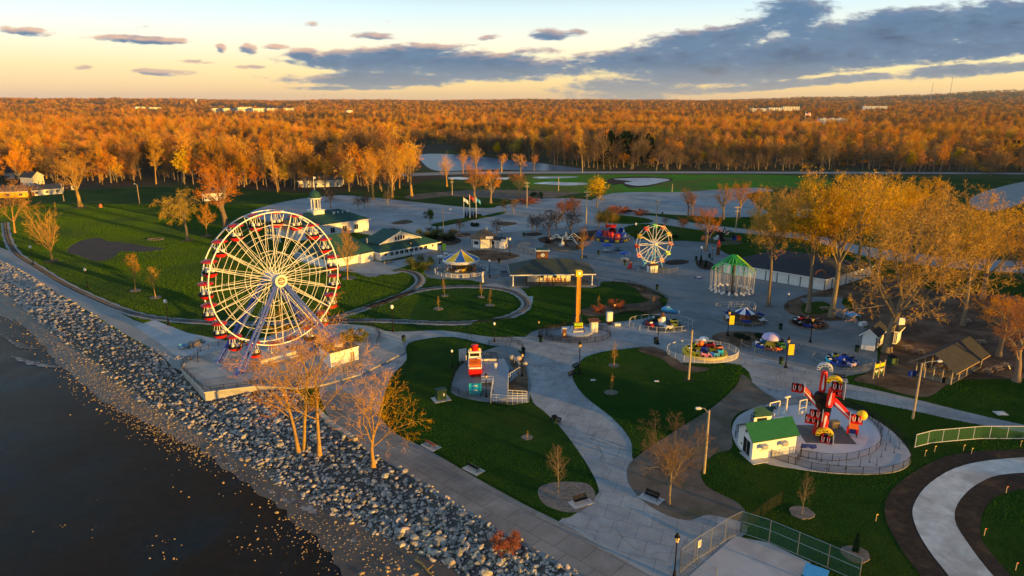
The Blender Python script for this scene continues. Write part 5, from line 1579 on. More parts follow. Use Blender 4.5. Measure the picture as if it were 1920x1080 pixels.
# ------------------------------------------------------------ swing ride
def swing_ride():
 b = P(1371, 549)
 Hh = HT(1371, 549, 477)
 o = thing("swing_ride", "green umbrella swing ride with hanging chain seats", "swing ride", (b.x, b.y, .05), R(6))
 mb = MB().lathe([(.62, 0), (.62, Hh - .8), (.5, Hh - .4)], 12)
 mb.lathe([(1.5, 0), (1.5, .35), (.7, .5)], 12)
 mb.build("column", M["dkblue"], o)
 mb = MB().lathe([(2.2, Hh - 2.3), (1.9, Hh - 2.2), (1.0, Hh - .6), (.5, Hh - .3), (.02, Hh)], 18)
 mb.build("crown_cone", mat("deep_green_paint", (.015, .16, .03), None, 1.0, .5), o)
 n = 18
 Rr, ze = 5.6, Hh - 4.2
 for k in range(n):
  a = 2 * PI * k / n
  c, s = math.cos(a), math.sin(a)
  mb = MB().tube([(.7 * c, .7 * s, Hh - .25), (Rr * .55 * c, Rr * .55 * s, Hh - 2.1), (Rr * c, Rr * s, ze)], [.12, .10, .08], 5)
  mb.build("arm", M["green"] if k not in (16, 17) else M["lime"], o)
  mb = MB()
  for dr in (.15, -1.0):
   for dt in (-.18, .18):
    x, y = (Rr + dr) * c - s * dt, (Rr + dr) * s + c * dt
    mb.tube([(x, y, ze + .05 - dr * .1), (x, y, .95)], .022, 3, 0)
   x, y = (Rr + dr) * c, (Rr + dr) * s
   mb.box((x, y, .75), (.5, .5, .08), a, 1)
   mb.box((x - c * .22, y - s * .22, 1.0), (.08, .5, .5), a, 1)
   for dt in (-.24, .24):
    mb.tube([(x - s * dt, y + c * dt, .75), (x - s * dt, y + c * dt, 1.3)], .03, 4, 0)
  mb.build("chair", [M["palegrey"], M["white"]], o)
 mb = MB()
 mb.tube([(Rr * math.cos(2 * PI * k / 36), Rr * math.sin(2 * PI * k / 36), ze + .02) for k in range(37)], .05, 4)
 mb.tube([(Rr * .55 * math.cos(2 * PI * k / 36), Rr * .55 * math.sin(2 * PI * k / 36), Hh - 2.12) for k in range(37)], .05, 4)
 mb.build("hoop", M["green"], o)
 q = P(1405, 530)
swing_ride()

# ------------------------------------------------------------ red thrill ride
def thrill_ride():
 b = P(1545, 822)
 o = thing("thrill_ride", "red multi armed thrill ride with yellow half discs and pod seats", "thrill ride", (b.x, b.y, .12), R(-24))
 # plane of the arms faces the camera; pixel offsets give the layout in metres
 k = 1 / PPM(1545, 822) * 1.02
 base_px = (1545, 822)
 def pos(px, py, y=0.0):
  return Vector(((px - base_px[0]) * k, y, (base_px[1] - py) * k * 1.10))
 mb = MB()
 mb.box((0, 1.2, .02), (7.6, 6.0, .04), R(20), 0)
 mb.build("steel_plate", mat("plate_steel", (.12, .12, .12), (.09, .09, .09), 1.0, .6), o)
 mb = MB()
 mb.tube([pos(1536, 820, .9), pos(1536, 768, .9)], .55, 10, 0)
 mb.tube([pos(1534, 821, .9), pos(1536, 780, .9)], [.9, .5], 10, 0)
 mb.build("tower", M["dkred"], o)
 mb = MB()
 for (x, y, r) in ((1534, 760, .95), (1541, 770, .8), (1528, 752, .7)):
  mb.lathe([(0, -.8), (r, -.8), (r * 1.05, 0), (r, .8), (0, .8)], 12, pos(x, y, .2), 0, Matrix.Rotation(PI / 2, 3, "X"))
 for i in range(12):
  a = i * 2.1
  mb.box(pos(1536 + 11 * math.cos(a), 761 + 9 * math.sin(a), .1 * (i % 5)), (.5, .6, .35), a, i % 2)
 mb.build("hub", [M["black"], M["brown"]], o)
 def arm(a, b, r=.52, y=0.0, yb=None):
  yb = y if yb is None else yb
  A, B = pos(*a, y), pos(*b, yb)
  d = (B - A).normalized()
  mb = MB()
  mb.tube([A, A.lerp(B, .06), A.lerp(B, .94), B], [r * .8, r, r * .9, r * .75], 12, 0)
  ar = mb.build("arm", M["red"], o)
  # white spear painted on the camera side as a thin plate
  n = Vector((0, -1, 0))
  s = d.cross(n).normalized()
  def q(t, w):
   return A.lerp(B, t) + n * (r + .03) + s * w
  mb = MB()
  P4 = [q(.12, 0), q(.16, .12), q(.3, .17), q(.9, .02), q(.9, -.02), q(.3, -.17), q(.16, -.12)]
  back = [p - n * .25 for p in P4]
  m = len(P4)
  mb.add(P4 + back, [tuple(range(m))] + [(i, m + i, m + (i + 1) % m, (i + 1) % m) for i in range(m)])
  mb.build("stripe", M["white"], ar)
  return ar
 def half_disc(c, colr, y, r=1.05, up=1):
  """half round shell with bulbs above a row of seats"""
  C = pos(*c, y)
  mb = MB()
  K = 14
  for (ra, rb, ya, yb) in ((r, r, -.45, .45), (r * .58, r * .58, -.45, .45)):
   for i in range(K):
    t0, t1 = PI * i / K, PI * (i + 1) / K
    p = lambda t, yy: C + Vector((math.cos(t) * ra, yy, math.sin(t) * ra * up))
    mb.add([p(t0, ya), p(t1, ya), p(t1, yb), p(t0, yb)], [(0, 1, 2, 3)], 0)
  for yy in (-.45, .45):
   for i in range(K):
    t0, t1 = PI * i / K, PI * (i + 1) / K
    mb.add([C + Vector((math.cos(t) * rr, yy, math.sin(t) * rr * up)) for t, rr in ((t0, r), (t1, r), (t1, r * .58), (t0, r * .58))], [(0, 1, 2, 3)], 0)
  for i in range(6):
   t = PI * (i + .5) / 6
   mb.ball(C + Vector((math.cos(t) * r * .79, -.47, math.sin(t) * r * .79 * up)), .11, 1, 6)
  mb.build("half_disc", [colr, M["black"]], o)
 def pod(c, y=-.1, side=1, r=.0):
  C = pos(*c, y)
  mb = MB()
  mb.box(C + Vector((0, .2, .1)), (1.6, .35, 1.1), 0, 0)
  mb.box(C + Vector((0, -.15, -.42)), (1.6, .8, .22), 0, 1)
  for i in (-1, 1):
   x = i * .4
   mb.box(C + Vector((x, -.12, .1)), (.5, .3, .85), 0, 1)
   mb.ball(C + Vector((x, -.08, .62)), .2, 1, 8)
   mb.tube([C + Vector((x - .18, -.25, .5)), C + Vector((x - .15, -.5, 0)), C + Vector((x, -.55, -.2)), C + Vector((x + .15, -.5, 0)), C + Vector((x + .18, -.25, .5))], .055, 5, 2)
  pd = mb.build("pod_seat", [M["black"], M["red"], M["cream"]], o)
  mb = MB()
  Mx = Matrix.Rotation(PI / 2, 3, "Y")
  mb.lathe([(0, .0), (1.05, 0), (1.05, .1), (0, .1)], 20, C + Vector((side * 1.0, 0, 0)), 0, Mx)
  mb.build("side_disc", M["palegrey"], pd)
 arm((1532, 745), (1532, 708), .5, .9)
 half_disc((1532, 706), M["palegrey"], .9, 1.15)
 arm((1545, 764), (1548, 730), .55, -.3)
 half_disc((1550, 722), M["yellow"], -.3, 1.15)
 pod((1555, 726), -.7)
 arm((1536, 774), (1498, 737), .5, .3, -.25)
 pod((1490, 740), -.3, 1)
 arm((1550, 752), (1586, 779), .5, .3, -.3)
 pod((1593, 778), -.4, -1)
 arm((1544, 773), (1541, 812), .58, -.2)
 half_disc((1545, 814), M["yellow"], -.9, 1.3)
 pod((1547, 818), -1.4)
 arm((1538, 770), (1530, 778), .4, .2, -.4)
 pod((1525, 780), -.6, 1)
 pod((1519, 795), .4, 1)
 pod((1556, 740), .6, 1)
 mb = MB().ball(pos(1601, 772, .2), .78, 0, 14)
 mb.build("globe", M["yellow"], o, True)
 q = P(1597, 818)
 oo = thing("operator_stand", "orange and red operator stand with blue back under the right pod", "booth", (q.x, q.y, .12), R(-20))
 MB().box((0, 0, 1.9), (1.3, 1.0, 1.1)).build("hood", M["orange"], oo)
 MB().box((-.65, 0, .9), (.35, .5, 1.1)).box((.65, 0, .9), (.35, .5, 1.1)).build("side_panel", M["red"], oo)
 MB().box((0, -.1, .95), (.9, .1, 1.1)).build("back_panel", M["navy"], oo)
 m = MB()
 for sx in (-.6, .6):
  for sy in (-.4, .4):
   m.tube([(sx, sy, 0), (sx, sy, 1.4)], .05, 5)
 m.build("frame", M["black"], oo)
 q = P(1563, 802)
 oo = thing("equipment_box", "grey stone coloured crate beside the thrill ride", "crate", (q.x, q.y, .12), R(5))
 MB().box((0, 0, .5), (1.4, 1.0, 1.0)).build("box", M["ringmulch"], oo)
 MB().box((0, 0, 1.04), (1.5, 1.1, .08)).build("lid", M["wood"], oo)
thrill_ride()

# pad of the thrill ride
def thrill_pad():
 outer = [(1373, 802), (1386, 780), (1425, 762), (1480, 754), (1540, 756), (1600, 768), (1655, 796), (1695, 832), (1708, 862), (1690, 882), (1640, 890), (1560, 888), (1495, 880), (1430, 868), (1392, 848), (1376, 825)]
 sheet("ride_pad", outer, .10, M["pad"], 5, skirt=.12)
 inner = [(1440, 772), (1480, 762), (1540, 762), (1590, 772), (1625, 790), (1645, 815), (1647, 838), (1620, 856), (1570, 862), (1510, 858)]
 sheet("ride_deck", [(1436, 772), (1480, 760), (1545, 762), (1595, 773), (1632, 794), (1651, 822), (1642, 848), (1600, 862), (1545, 864), (1505, 856), (1480, 830)], .12, mat("pale_deck", (.60, .56, .58), (.54, .51, .53), .3, .7, .1, 5), 4)
 F = lambda lb, pix, h=1.2, n=5: fence("ride_fence", lb, pxline(pix, n), h, 2.2, M["link_dark"], M["black"], (1.0, .1), z=.1)
 F("inner black fence round the thrill ride deck, right half", [(1548, 760), (1600, 770), (1640, 796), (1652, 826), (1638, 850), (1590, 864), (1545, 865), (1500, 858)])
 F("outer black fence along the front of the thrill ride queue", [(1490, 872), (1530, 884), (1600, 890), (1660, 890), (1700, 876), (1708, 858)])
 F("outer black fence on the lawn side of the thrill ride queue", [(1570, 758), (1620, 776), (1670, 808), (1704, 846)])
 F("black fence on the far left curve of the thrill ride pad", [(1410, 802), (1408, 790), (1440, 770), (1490, 760), (1520, 762)], 1.3)
 F("black fence from the green roofed shed to the queue gate", [(1446, 858), (1470, 868), (1492, 874), (1502, 852)], 1.2, 0)
 F("black fence by the left end of the green roofed shed", [(1378, 822), (1380, 812), (1404, 806)], 1.2, 0)
 # loose queue posts
 p0 = None
 for i, (px, py) in enumerate([(1540, 866), (1572, 874), (1515, 862), (1550, 880), (1585, 880), (1612, 876), (1630, 868), (1643, 874), (1652, 858), (1660, 845), (1668, 830), (1665, 815), (1655, 806), (1640, 796), (1630, 786), (1676, 850), (1612, 780), (1685, 842)]):
  q = P(px, py)
  if p0 is None:
   p0 = thing("queue_post", "thin black queue post on the pale thrill ride pad", "post", (q.x, q.y, .1), 0, "queue posts on the thrill ride pad")
   MB().tube([(0, 0, 0), (0, 0, 1.15)], .035, 6).build("pole", M["black"], p0)
   MB().lathe([(.12, 0), (.12, .03), (.03, .05)], 8).build("foot", M["black"], p0)
  else:
   copy_tree(p0, loc=(q.x, q.y, .1))
 # white entrance frames
 for i, (px, py, w) in enumerate(((1450, 782, 2.2), (1473, 775, .0), (1503, 778, 1.6))):
  q = P(px, py)
  o = thing("entrance_frame", ("white tube portal frame at the left of the thrill ride deck", "single pale yellow post with cross bar on the thrill ride deck", "white tube trestle beside the left arm of the thrill ride")[i], "frame", (q.x, q.y, .12), R(25))
  m = MB()
  if w:
   for sx in (-w / 2, w / 2):
    m.tube([(sx, 0, 0), (sx, 0, 2.6)], .13, 8)
    m.box((sx, 0, .06), (.5, .9, .1))
   m.tube([(-w / 2, 0, 2.6), (w / 2, 0, 2.6)], .1, 8)
   m.tube([(-w / 2, 0, 1.2), (w / 2, 0, 1.2)], .06, 6)
  else:
   m.tube([(0, 0, 0), (0, 0, 2.9)], .16, 8)
   m.box((0, 0, 2.9), (1.2, .3, .2))
   m.box((0, 0, .05), (1.2, .9, .1))
  m.build("tube_frame", M["cream"] if i < 2 else M["palegrey"], o)
  MB().box((0, .05, .35), (.5, .3, .5)).build("junction_box", M["white"], o)
 q = P(1458, 790)
 oo = thing("queue_ramp", "white folded ramp lying on the deck beside the shed", "ramp", (q.x, q.y, .12), R(20))
 MB().box((0, 0, .25), (2.6, .8, .12), 0, 0, 0, R(-6)).build("deck", M["white"], oo)
 MB().box((0, 0, .12), (2.0, .7, .2)).build("base", M["palegrey"], oo)
 q = P(1515, 848)
 oo = thing("tarp", "dark blue tarpaulin thrown over the black fence", "tarpaulin", (q.x, q.y, .1), R(-8))
 m = MB()
 nx, nz = 9, 6
 rr = random.Random(5)
 for j in range(nz):
  for i in range(nx):
   x = -1.1 + 2.2 * i / (nx - 1)
   t = j / (nz - 1)
   m.v.append((x + rr.uniform(-.05, .05), -.25 + .5 * t + .08 * math.sin(i * 1.7 + j), 1.28 - (abs(t - .4) * 1.3) * (1 + .2 * math.sin(i * 1.3))))
 for j in range(nz - 1):
  for i in range(nx - 1):
   m.f.append((j * nx + i, j * nx + i + 1, (j + 1) * nx + i + 1, (j + 1) * nx + i)); m.mi.append(0)
 m.build("sheet", M["navy"], oo, True)
thrill_pad()

# ------------------------------------------------------------ tug boat ride
def tug_ride():
 deck = [(868, 690), (892, 668), (935, 650), (960, 655), (985, 690), (990, 752), (958, 750), (870, 738), (842, 735), (845, 722)]
 sheet("ride_pad", [(845, 736), (850, 712), (862, 688), (890, 668), (930, 652), (965, 652), (988, 690), (992, 754), (925, 756), (872, 748)], .16, M["plaza"], 2, skirt=.15)
 b = P(891, 700)
 o = thing("tug_boat_ride", "red and white rocking boat ride with orange bench rows", "boat ride", (b.x, b.y, .16), R(4))
 m = MB()
 hull = [(-1.25, -2.6, .9), (-1.35, 1.8, .9), (-.7, 3.0, 1.2), (.7, 3.0, 1.2), (1.35, 1.8, .9), (1.25, -2.6, .9)]
 low = [(-.95, -2.2, .1), (-1.0, 1.5, .1), (-.4, 2.3, .2), (.4, 2.3, .2), (1.0, 1.5, .1), (.95, -2.2, .1)]
 top = [(x, y, z + .75) for x, y, z in hull]
 m.add(low + hull + top, [(i, (i + 1) % 6, 6 + (i + 1) % 6, 6 + i) for i in range(6)] + [(6 + i, 6 + (i + 1) % 6, 12 + (i + 1) % 6, 12 + i) for i in range(6)] + [(5, 4, 3, 2, 1, 0)], 0)
 m.add([(x * .98, y * .98, 1.3) for x, y, z in hull], [tuple(range(6))], 0)
 m.build("hull", M["red"], o)
 for i in range(6):
  m = MB()
  y = -2.0 + i * .72
  m.box((0, y, 1.75), (2.2, .45, .14), 0, 0)
  m.box((0, y + .26, 2.05), (2.2, .1, .6), 0, 0, R(-12))
  m.build("bench_row", M["orange"], o)
 m = MB()
 for sx in (-1.22, 1.22):
  m.box((sx, .2, 2.35), (.14, 4.4, .14), 0, 0, R(4))
  for y in (-1.8, 0, 1.8):
   m.tube([(sx, y, 1.6), (sx, y, 2.4)], .06, 5)
 m.box((0, -2.45, 1.9), (2.3, .12, .3))
 m.build("rail", M["white"], o)
 m = MB()
 m.box((0, 2.4, 2.7), (2.3, 1.2, 1.7), 0, 0)
 m.box((0, 1.78, 3.0), (1.8, .06, .6), 0, 1)
 m.box((0, 2.4, 3.6), (2.6, 1.5, .14), 0, 0)
 m.build("wheelhouse", [M["white"], M["glass"]], o)
 m = MB()
 m.lathe([(.62, 3.6), (.62, 4.6), (.7, 4.65), (.7, 4.8), (.0, 4.8)], 14)
 for sx in (-.85, .85):
  m.ball((sx, 2.3, 3.9), .3, 1, 10)
 m.v = [(x, y + (2.4 if abs(x) < .8 and z > 3.55 and abs(y) < .8 else 0), z) for x, y, z in m.v]
 m.build("funnel", [M["red"], M["yellow"]], o, True)
 q = P(891, 738)
 o = thing("track_ramp", "turquoise curved end ramp with two white wave marks below the boat", "ramp", (q.x, q.y, .16), R(4))
 m = MB()
 K = 8
 for i in range(K):
  t0, t1 = i / K, (i + 1) / K
  f = lambda t: (-.9 + 4.2 * t, 2.1 * (1 - t) ** 1.6 * .0 + (.3 + 1.9 * (1 - t) ** 2 if True else 0))
  (y0, z0), (y1, z1) = f(t0), f(t1)
  m.add([(-1.1, y0, z0), (1.1, y0, z0), (1.1, y1, z1), (-1.1, y1, z1), (-1.1, y0, 0), (1.1, y0, 0), (1.1, y1, 0), (-1.1, y1, 0)], [(0, 1, 2, 3), (1, 5, 6, 2), (0, 3, 7, 4)], 0)
 m.add([(-1.1, -.9, 0), (1.1, -.9, 0), (1.1, -.9, 2.2), (-1.1, -.9, 2.2)], [(0, 1, 2, 3)], 0)
 m.build("ramp_body", M["teal"], o)
 for zz in (1.6, .75):
  m = MB()
  pts = [(math.cos(t) * .42, -.93, zz + math.sin(t) * .3) for t in [PI * i / 8 for i in range(9)]] + [(math.cos(t) * .26 - .1, -.93, zz - .02 + math.sin(t) * .12) for t in [PI * i / 6 for i in range(6, -1, -1)]]
  n = len(pts)
  m.add(pts + [(x, y + .03, z) for x, y, z in pts], [tuple(range(n))] + [(i, n + i, n + (i + 1) % n, (i + 1) % n) for i in range(n)])
  m.build("wave_mark", M["white"], o)
 # steel deck with ramp and rails
 mz = .9
 o = thing("boarding_deck", "grey metal boarding deck with handrailed ramp beside the boat ride", "deck", tuple(P(925, 720)), 0)
 c = P(925, 720)
 dk = [(905, 708), (955, 706), (952, 690), (968, 678), (958, 672), (905, 676)]
 dk = [(902, 690), (902, 716), (925, 716), (920, 748), (950, 748), (952, 716), (955, 690), (945, 672), (905, 676)]
 m = MB().prism([(p.x - c.x, p.y - c.y) for p in [P(x, y, mz) for x, y in dk]], mz - .15, mz)
 m.build("deck_plate", mat("deck_steel", (.30, .32, .35), (.24, .26, .29), 1.5, .5, metal=.3), o)
 m = MB()
 a, b2 = [P(x, y, mz) for x, y in ((922, 752), (922, 738))], [P(x, y, .2) for x, y in ((988, 755), (988, 742))]
 m.add([a[0] - c, a[1] - c, b2[1] - c, b2[0] - c], [(0, 3, 2, 1)])
 m.build("ramp_plate", mat("ramp_steel", (.34, .34, .35), None, 1.0, .5), o)
 for pix in ([(925, 716), (920, 748)], [(903, 716), (925, 716)], [(952, 748), (953, 712), (968, 702), (975, 698)], [(960, 675), (970, 682), (975, 690)], [(920, 750), (952, 752), (988, 752)], [(952, 742), (988, 744)]):
  m = MB()
  zs = [mz if x < 956 else .5 for x, y in pix]
  pp = [P(x, y, z) - c for (x, y), z in zip(pix, zs)]
  for h in (1.05, .55):
   m.tube([p + Vector((0, 0, h)) for p in pp], .05, 5)
  for p, q2 in zip(pp, pp[1:]):
   L = (q2 - p).length
   k = max(1, int(L / .8))
   for i in range(k + 1):
    r_ = p.lerp(q2, i / k)
    m.tube([r_ + Vector((0, 0, -.6)), r_ + Vector((0, 0, 1.05))], .03, 4)
  m.build("handrail", M["palegrey"], o)
 m = MB()
 for x, y in dk:
  p = P(x, y, mz) - c
  m.tube([(p.x, p.y, 0), (p.x, p.y, mz)], .08, 5)
 m.build("support", M["steel"], o)
 F = lambda lb, pix, n=4: fence("ride_fence", lb, pxline(pix, n), 1.2, 2.2, M["link_dark"], M["black"], (1.0, .5), z=.15)
 F("black fence along the lawn side of the boat ride pad", [(846, 734), (850, 712), (860, 690), (888, 668), (905, 662)])
 F("black fence across the front of the boat ride pad", [(846, 735), (871, 748), (925, 745)], 0)
 F("curved black fence round the boat ride queue", [(915, 650), (935, 642), (960, 644), (978, 652), (982, 668)])
 F("black fence between the boat ride queue and its deck", [(900, 674), (932, 672), (933, 690)], 0)
 q = P(916, 685)
 oo = thing("striped_gate", "sunlit pale board gate beside the red boat ride", "gate", (q.x, q.y, .16), R(3))
 MB().box((0, 0, 1.0), (3.4, .1, .4)).build("board", M["cream"], oo)
 m = MB()
 for sx in (-1.65, 1.65):
  m.box((sx, 0, .6), (.1, .1, 1.2))
 m.build("post", M["black"], oo)
 q = P(930, 700)
 oo = thing("control_stand", "pale control pedestal on the boarding deck", "control stand", (q.x, q.y, mz), 0)
 MB().box((0, 0, .5), (.45, .4, 1.0)).build("pedestal", M["palegrey"], oo)
 MB().box((0, -.05, 1.05), (.6, .5, .12), 0, 0, R(20)).build("panel", M["cream"], oo)
 for (px, py, r, mm, lb) in ((960, 674, .7, "rust", "orange boulder in the bed beside the boat ride queue"), (972, 676, .7, "yellow", "sunlit yellow boulder in the bed beside the trash bin"), (984, 686, .6, "rust", "small orange boulder at the bed edge by the walk")):
  q = P(px, py)
  mb = MB().ball((0, 0, r * .4), r, 0, 9, .8)
  rr = random.Random(px)
  mb.v = [(x * rr.uniform(.85, 1.15), y * rr.uniform(.85, 1.15), z) for x, y, z in mb.v]
  tag(mb.build("boulder", M["rock2"] if mm == "rust" else M["rock2"], None, False, (q.x, q.y, .16)), lb, "boulder")
 sheet("planting_bed", [(956, 672), (978, 670), (986, 690), (990, 736), (962, 738), (953, 722), (972, 704), (960, 690)], .2, M["chips"], 2, skirt=.1)
 q = P(868, 682)
 oo = thing("info_sign", "pale blue freestanding panel sign at the edge of the boat ride", "sign", (q.x, q.y, .12), R(22))
 MB().box((0, 0, 1.75), (1.5, .3, 2.5)).build("panel", M["palegrey"], oo)
 MB().box((.1, -.17, 2.4), (.7, .03, .5), 0, 0, 0, R(25)).build("picture", M["cream"], oo)
 MB().box((-.5, 0, .25), (.12, .2, .5)).box((.5, 0, .25), (.12, .2, .5)).build("leg", M["steel"], oo)
 q = P(827, 750)
 oo = thing("transformer_box", "dark green utility cabinet on a concrete slab in the lawn", "utility box", (q.x, q.y, .12), R(25))
 MB().box((0, 0, .06), (3.0, 2.4, .12)).build("slab", M["pad"], oo)
 MB().box((0, 0, 1.0), (1.7, 1.2, 1.8)).build("cabinet", M["dkgreen"], oo)
 MB().box((0, 0, 1.95), (1.85, 1.35, .12)).build("lid", M["dkgreen"], oo)
 MB().box((.35, -.62, 1.1), (.22, .03, .5)).build("label_plate", M["white"], oo)
tug_ride()

# ------------------------------------------------------------ small round rides
def car_mb(c, a, L, body, cols):
 """little ride car: shell with nose, cockpit hole, windscreen, bumper"""
 mb = MB()
 t = Vector((math.cos(a), math.sin(a), 0))
 s = Vector((-t.y, t.x, 0))
 u = Vector((0, 0, 1))
 W = L * .26
 prof = [(-.5, .55, .9), (-.42, .80, 1.0), (-.1, .62, 1.0), (.15, .62, 1.0), (.38, .50, .85), (.5, .25, .5)]
 ring = []
 vs = []
 for (x, h, w) in prof:
  for (sy, z) in ((-1, .15), (-1.0, .75), (-.6, 1.0), (.6, 1.0), (1.0, .75), (1, .15)):
   vs.append(c + t * (x * L) + s * (sy * w * W) + u * (h * L * .5 * z))
 fs = []
 for i in range(len(prof) - 1):
  for k in range(6):
   fs.append((i * 6 + k, i * 6 + (k + 1) % 6, (i + 1) * 6 + (k + 1) % 6, (i + 1) * 6 + k))
 fs += [(5, 4, 3, 2, 1, 0), tuple((len(prof) - 1) * 6 + k for k in range(6))]
 mb.add(vs, fs, 0)
 mb.box(c - t * L * .22 + u * L * .40, (L * .22, W * 1.3, L * .10), a, 1)
 mb.box(c + t * L * .04 + u * L * .36, (L * .14, W * 1.3, L * .08), a, 1)
 mb.box(c + t * L * .16 + u * L * .36, (.05, W * 1.2, L * .14), a, 2, 0, R(-30))
 for sx in (-.3, .3):
  for sy in (-1, 1):
   mb.lathe([(0, -.06), (L * .1, -.06), (L * .1, .06), (0, .06)], 8, c + t * (sx * L) + s * (sy * W) + u * L * .1, 1, Matrix.Rotation(a, 3, "Z") @ Matrix.Rotation(PI / 2, 3, "X"))
 return mb
def round_ride(name, label, cat, px, py, Rr, cols, L, plat, z0=.35, centre=None, sy=1.0, hub="blue", item="car"):
 b = P(px, py)
 o = thing(name, label, cat, (b.x, b.y, .06))
 m = MB().lathe([(0, z0), (Rr, z0), (Rr, z0 - .28), (Rr * .96, 0)], 30, m=0)
 m.build("platform", plat, o)
 n = len(cols)
 for i, cc in enumerate(cols):
  if cc is None:
   continue
  a = 2 * PI * i / n + .35
  c = Vector((Rr * .68 * math.cos(a), Rr * .68 * math.sin(a), z0))
  car_mb(c, a + PI / 2, L, None, None).build(item, [M[cc], M["black"], M["palegrey"]], o)
 if centre:
  centre(o, z0)
 else:
  MB().lathe([(.9, z0), (.7, z0 + .9), (.3, z0 + 1.2), (0, z0 + 1.25)], 12).build("centre_hub", M[hub], o)
  m = MB()
  for i in range(n):
   a = 2 * PI * i / n + .35
   m.tube([(.6 * math.cos(a), .6 * math.sin(a), z0 + .5), (Rr * .6 * math.cos(a), Rr * .6 * math.sin(a), z0 + .35)], .08, 5)
  m.build("arm", M[hub], o)
 return o
def ringf(lb, px, py, rx, ry, a0=0, a1=360, mats=("link", "steel"), h=1.2, sp=2.0):
 c = P(px, py)
 pts = [(c.x + rx * math.cos(R(a)), c.y + ry * math.sin(R(a))) for a in range(a0, a1 + 1, 10)]
 return fence("ride_fence", lb, pts, h, sp, M[mats[0]], M[mats[1]], (1.0, .1), z=.05)
def c_car(o, z0):
 MB().lathe([(1.0, z0), (.8, z0 + .7), (.2, z0 + 1.0)], 10).build("centre_hub", M["navy"], o)
 MB().ball((-.6, 1.2, z0 + 1.3), .62, 0, 10).build("ball", M["orange"], o, True)
 m = MB().lathe([(1.0, 0), (.8, .35), (.3, .6), (.01, .65)], 12, (.5, 3.0, 2.0)).tube([(.5, 3, 0), (.5, 3, 2.2)], .06, 5)
 m.build("parasol", M["white"], o)
round_ride("car_ride", "round platform ride of bright green, pink, blue and orange toy cars", "kids ride", 1321, 663, 4.6, ["orange", "red", "orange", "lime", "yellow", "yellow", "pink", "skyblue", "teal"], 2.3, M["yellow"], .5, c_car)
ringf("pale sunlit fence round the bright toy car ride", 1317, 664, 7.3, 5.4, 30, 390, ("link_white", "cream"))
def c_mush(o, z0):
 MB().lathe([(1.25, z0), (.9, z0 + .8), (.45, z0 + 1.7), (.4, z0 + 2.0)], 14).build("stalk", M["yellow"], o)
 MB().lathe([(.3, z0 + 1.9), (1.9, z0 + 1.75), (1.95, z0 + 1.9), (1.6, z0 + 2.5), (.9, z0 + 2.9), (.01, z0 + 3.05)], 18).build("cap", M["lilac"], o, True)
round_ride("mushroom_ride", "kids ride with lilac mushroom cap over yellow stalk and round cars", "kids ride", 1444, 651, 3.8, ["lime", "yellow", "skyblue", "palegrey", "blue", "rust", "orange", "lime"], 2.0, M["plaza"], .15, c_mush)
ringf("thin steel fence round the mushroom ride", 1444, 653, 6.2, 4.4, 150, 400)
def c_light(o, z0):
 MB().lathe([(1.0, z0), (.8, z0 + 1.2), (.6, z0 + 2.0)], 12).build("lighthouse", M["white"], o)
 MB().lathe([(.75, z0 + 2.0), (.75, z0 + 2.15), (.35, z0 + 2.2), (.35, z0 + 2.6), (.45, z0 + 2.65), (.0, z0 + 3.0)], 12).build("lantern_top", M["brown"], o)
round_ride("boat_ride", "kids boat ride with white lighthouse centre and yellow boat", "kids ride", 1241, 610, 4.6, ["yellow", None, "dkgreen", None, "dkred", None, "palegrey", "yellow"], 2.4, M["dkblue"], .2, c_light, item="boat")
ringf("pale fence round the lighthouse boat ride", 1239, 611, 7.4, 5.0, 0, 360, ("link", "palegrey"), 1.25)
def c_plane(o, z0):
 MB().lathe([(1.4, z0), (.9, z0 + .8), (.5, z0 + 1.6)], 10).build("centre_hub", M["rust"], o)
 m = MB()
 for i in range(10):
  a0, a1 = 2 * PI * i / 10, 2 * PI * (i + 1) / 10
  m.add([(0, 0, z0 + 3.0), (2.4 * math.cos(a0), 2.4 * math.sin(a0), z0 + 1.7), (2.4 * math.cos(a1), 2.4 * math.sin(a1), z0 + 1.7)], [(0, 1, 2)], i % 2)
 m.build("canopy", [M["white"], M["navy"]], o)
def plane_ride():
 b = P(1396, 600)
 o = thing("plane_ride", "kids plane ride with navy and white striped cone and black arms", "kids ride", (b.x, b.y, .06))
 MB().lathe([(0, .2), (5.0, .2), (5.0, 0)], 26).build("platform", M["chips"], o)
 c_plane(o, .2)
 for i in range(6):
  a = 2 * PI * i / 6 + .3
  m = MB().tube([(1 * math.cos(a), 1 * math.sin(a), 1.6), (4.2 * math.cos(a), 4.2 * math.sin(a), 1.0)], .1, 5)
  m.build("arm", M["black"], o)
  t = Vector((-math.sin(a), math.cos(a), 0))
  c = Vector((4.4 * math.cos(a), 4.4 * math.sin(a), 1.0))
  m = MB().tube([c - t * 1.2, c - t * .4, c + t * .6, c + t * 1.2], [.12, .34, .36, .1], 8)
  s = Vector((math.cos(a), math.sin(a), 0))
  m.box(c + t * .2 - Vector((0, 0, .05)), (2.2, .5, .07), a)
  m.box(c - t * 1.05 + Vector((0, 0, .12)), (.9, .3, .05), a)
  m.box(c - t * 1.05 + Vector((0, 0, .3)), (.05, .3, .45), a)
  m.build("plane", M["palegrey"] if i % 2 else M["navy"], o)
plane_ride()
ringf("thin steel fence round the navy plane ride", 1398, 603, 8.0, 5.2, 180, 380)
round_ride("kids_train_ride", "dark round kids ride with rust and black cars in a sunken circle", "kids ride", 1516, 608, 4.4, ["brown", "rust", "dkred", "black", "black", "navy", "rust", "brown"], 2.2, M["dirt"], .12, None, hub="black")
round_ride("car_ride", "kids ride of blue and purple motorbike cars on dark ground", "kids ride", 1577, 680, 3.6, ["navy", "blue", "yellow", "skyblue", "teal", "blue", "navy", "lilac", "blue"], 2.0, M["plaza"], .12, None, hub="blue")
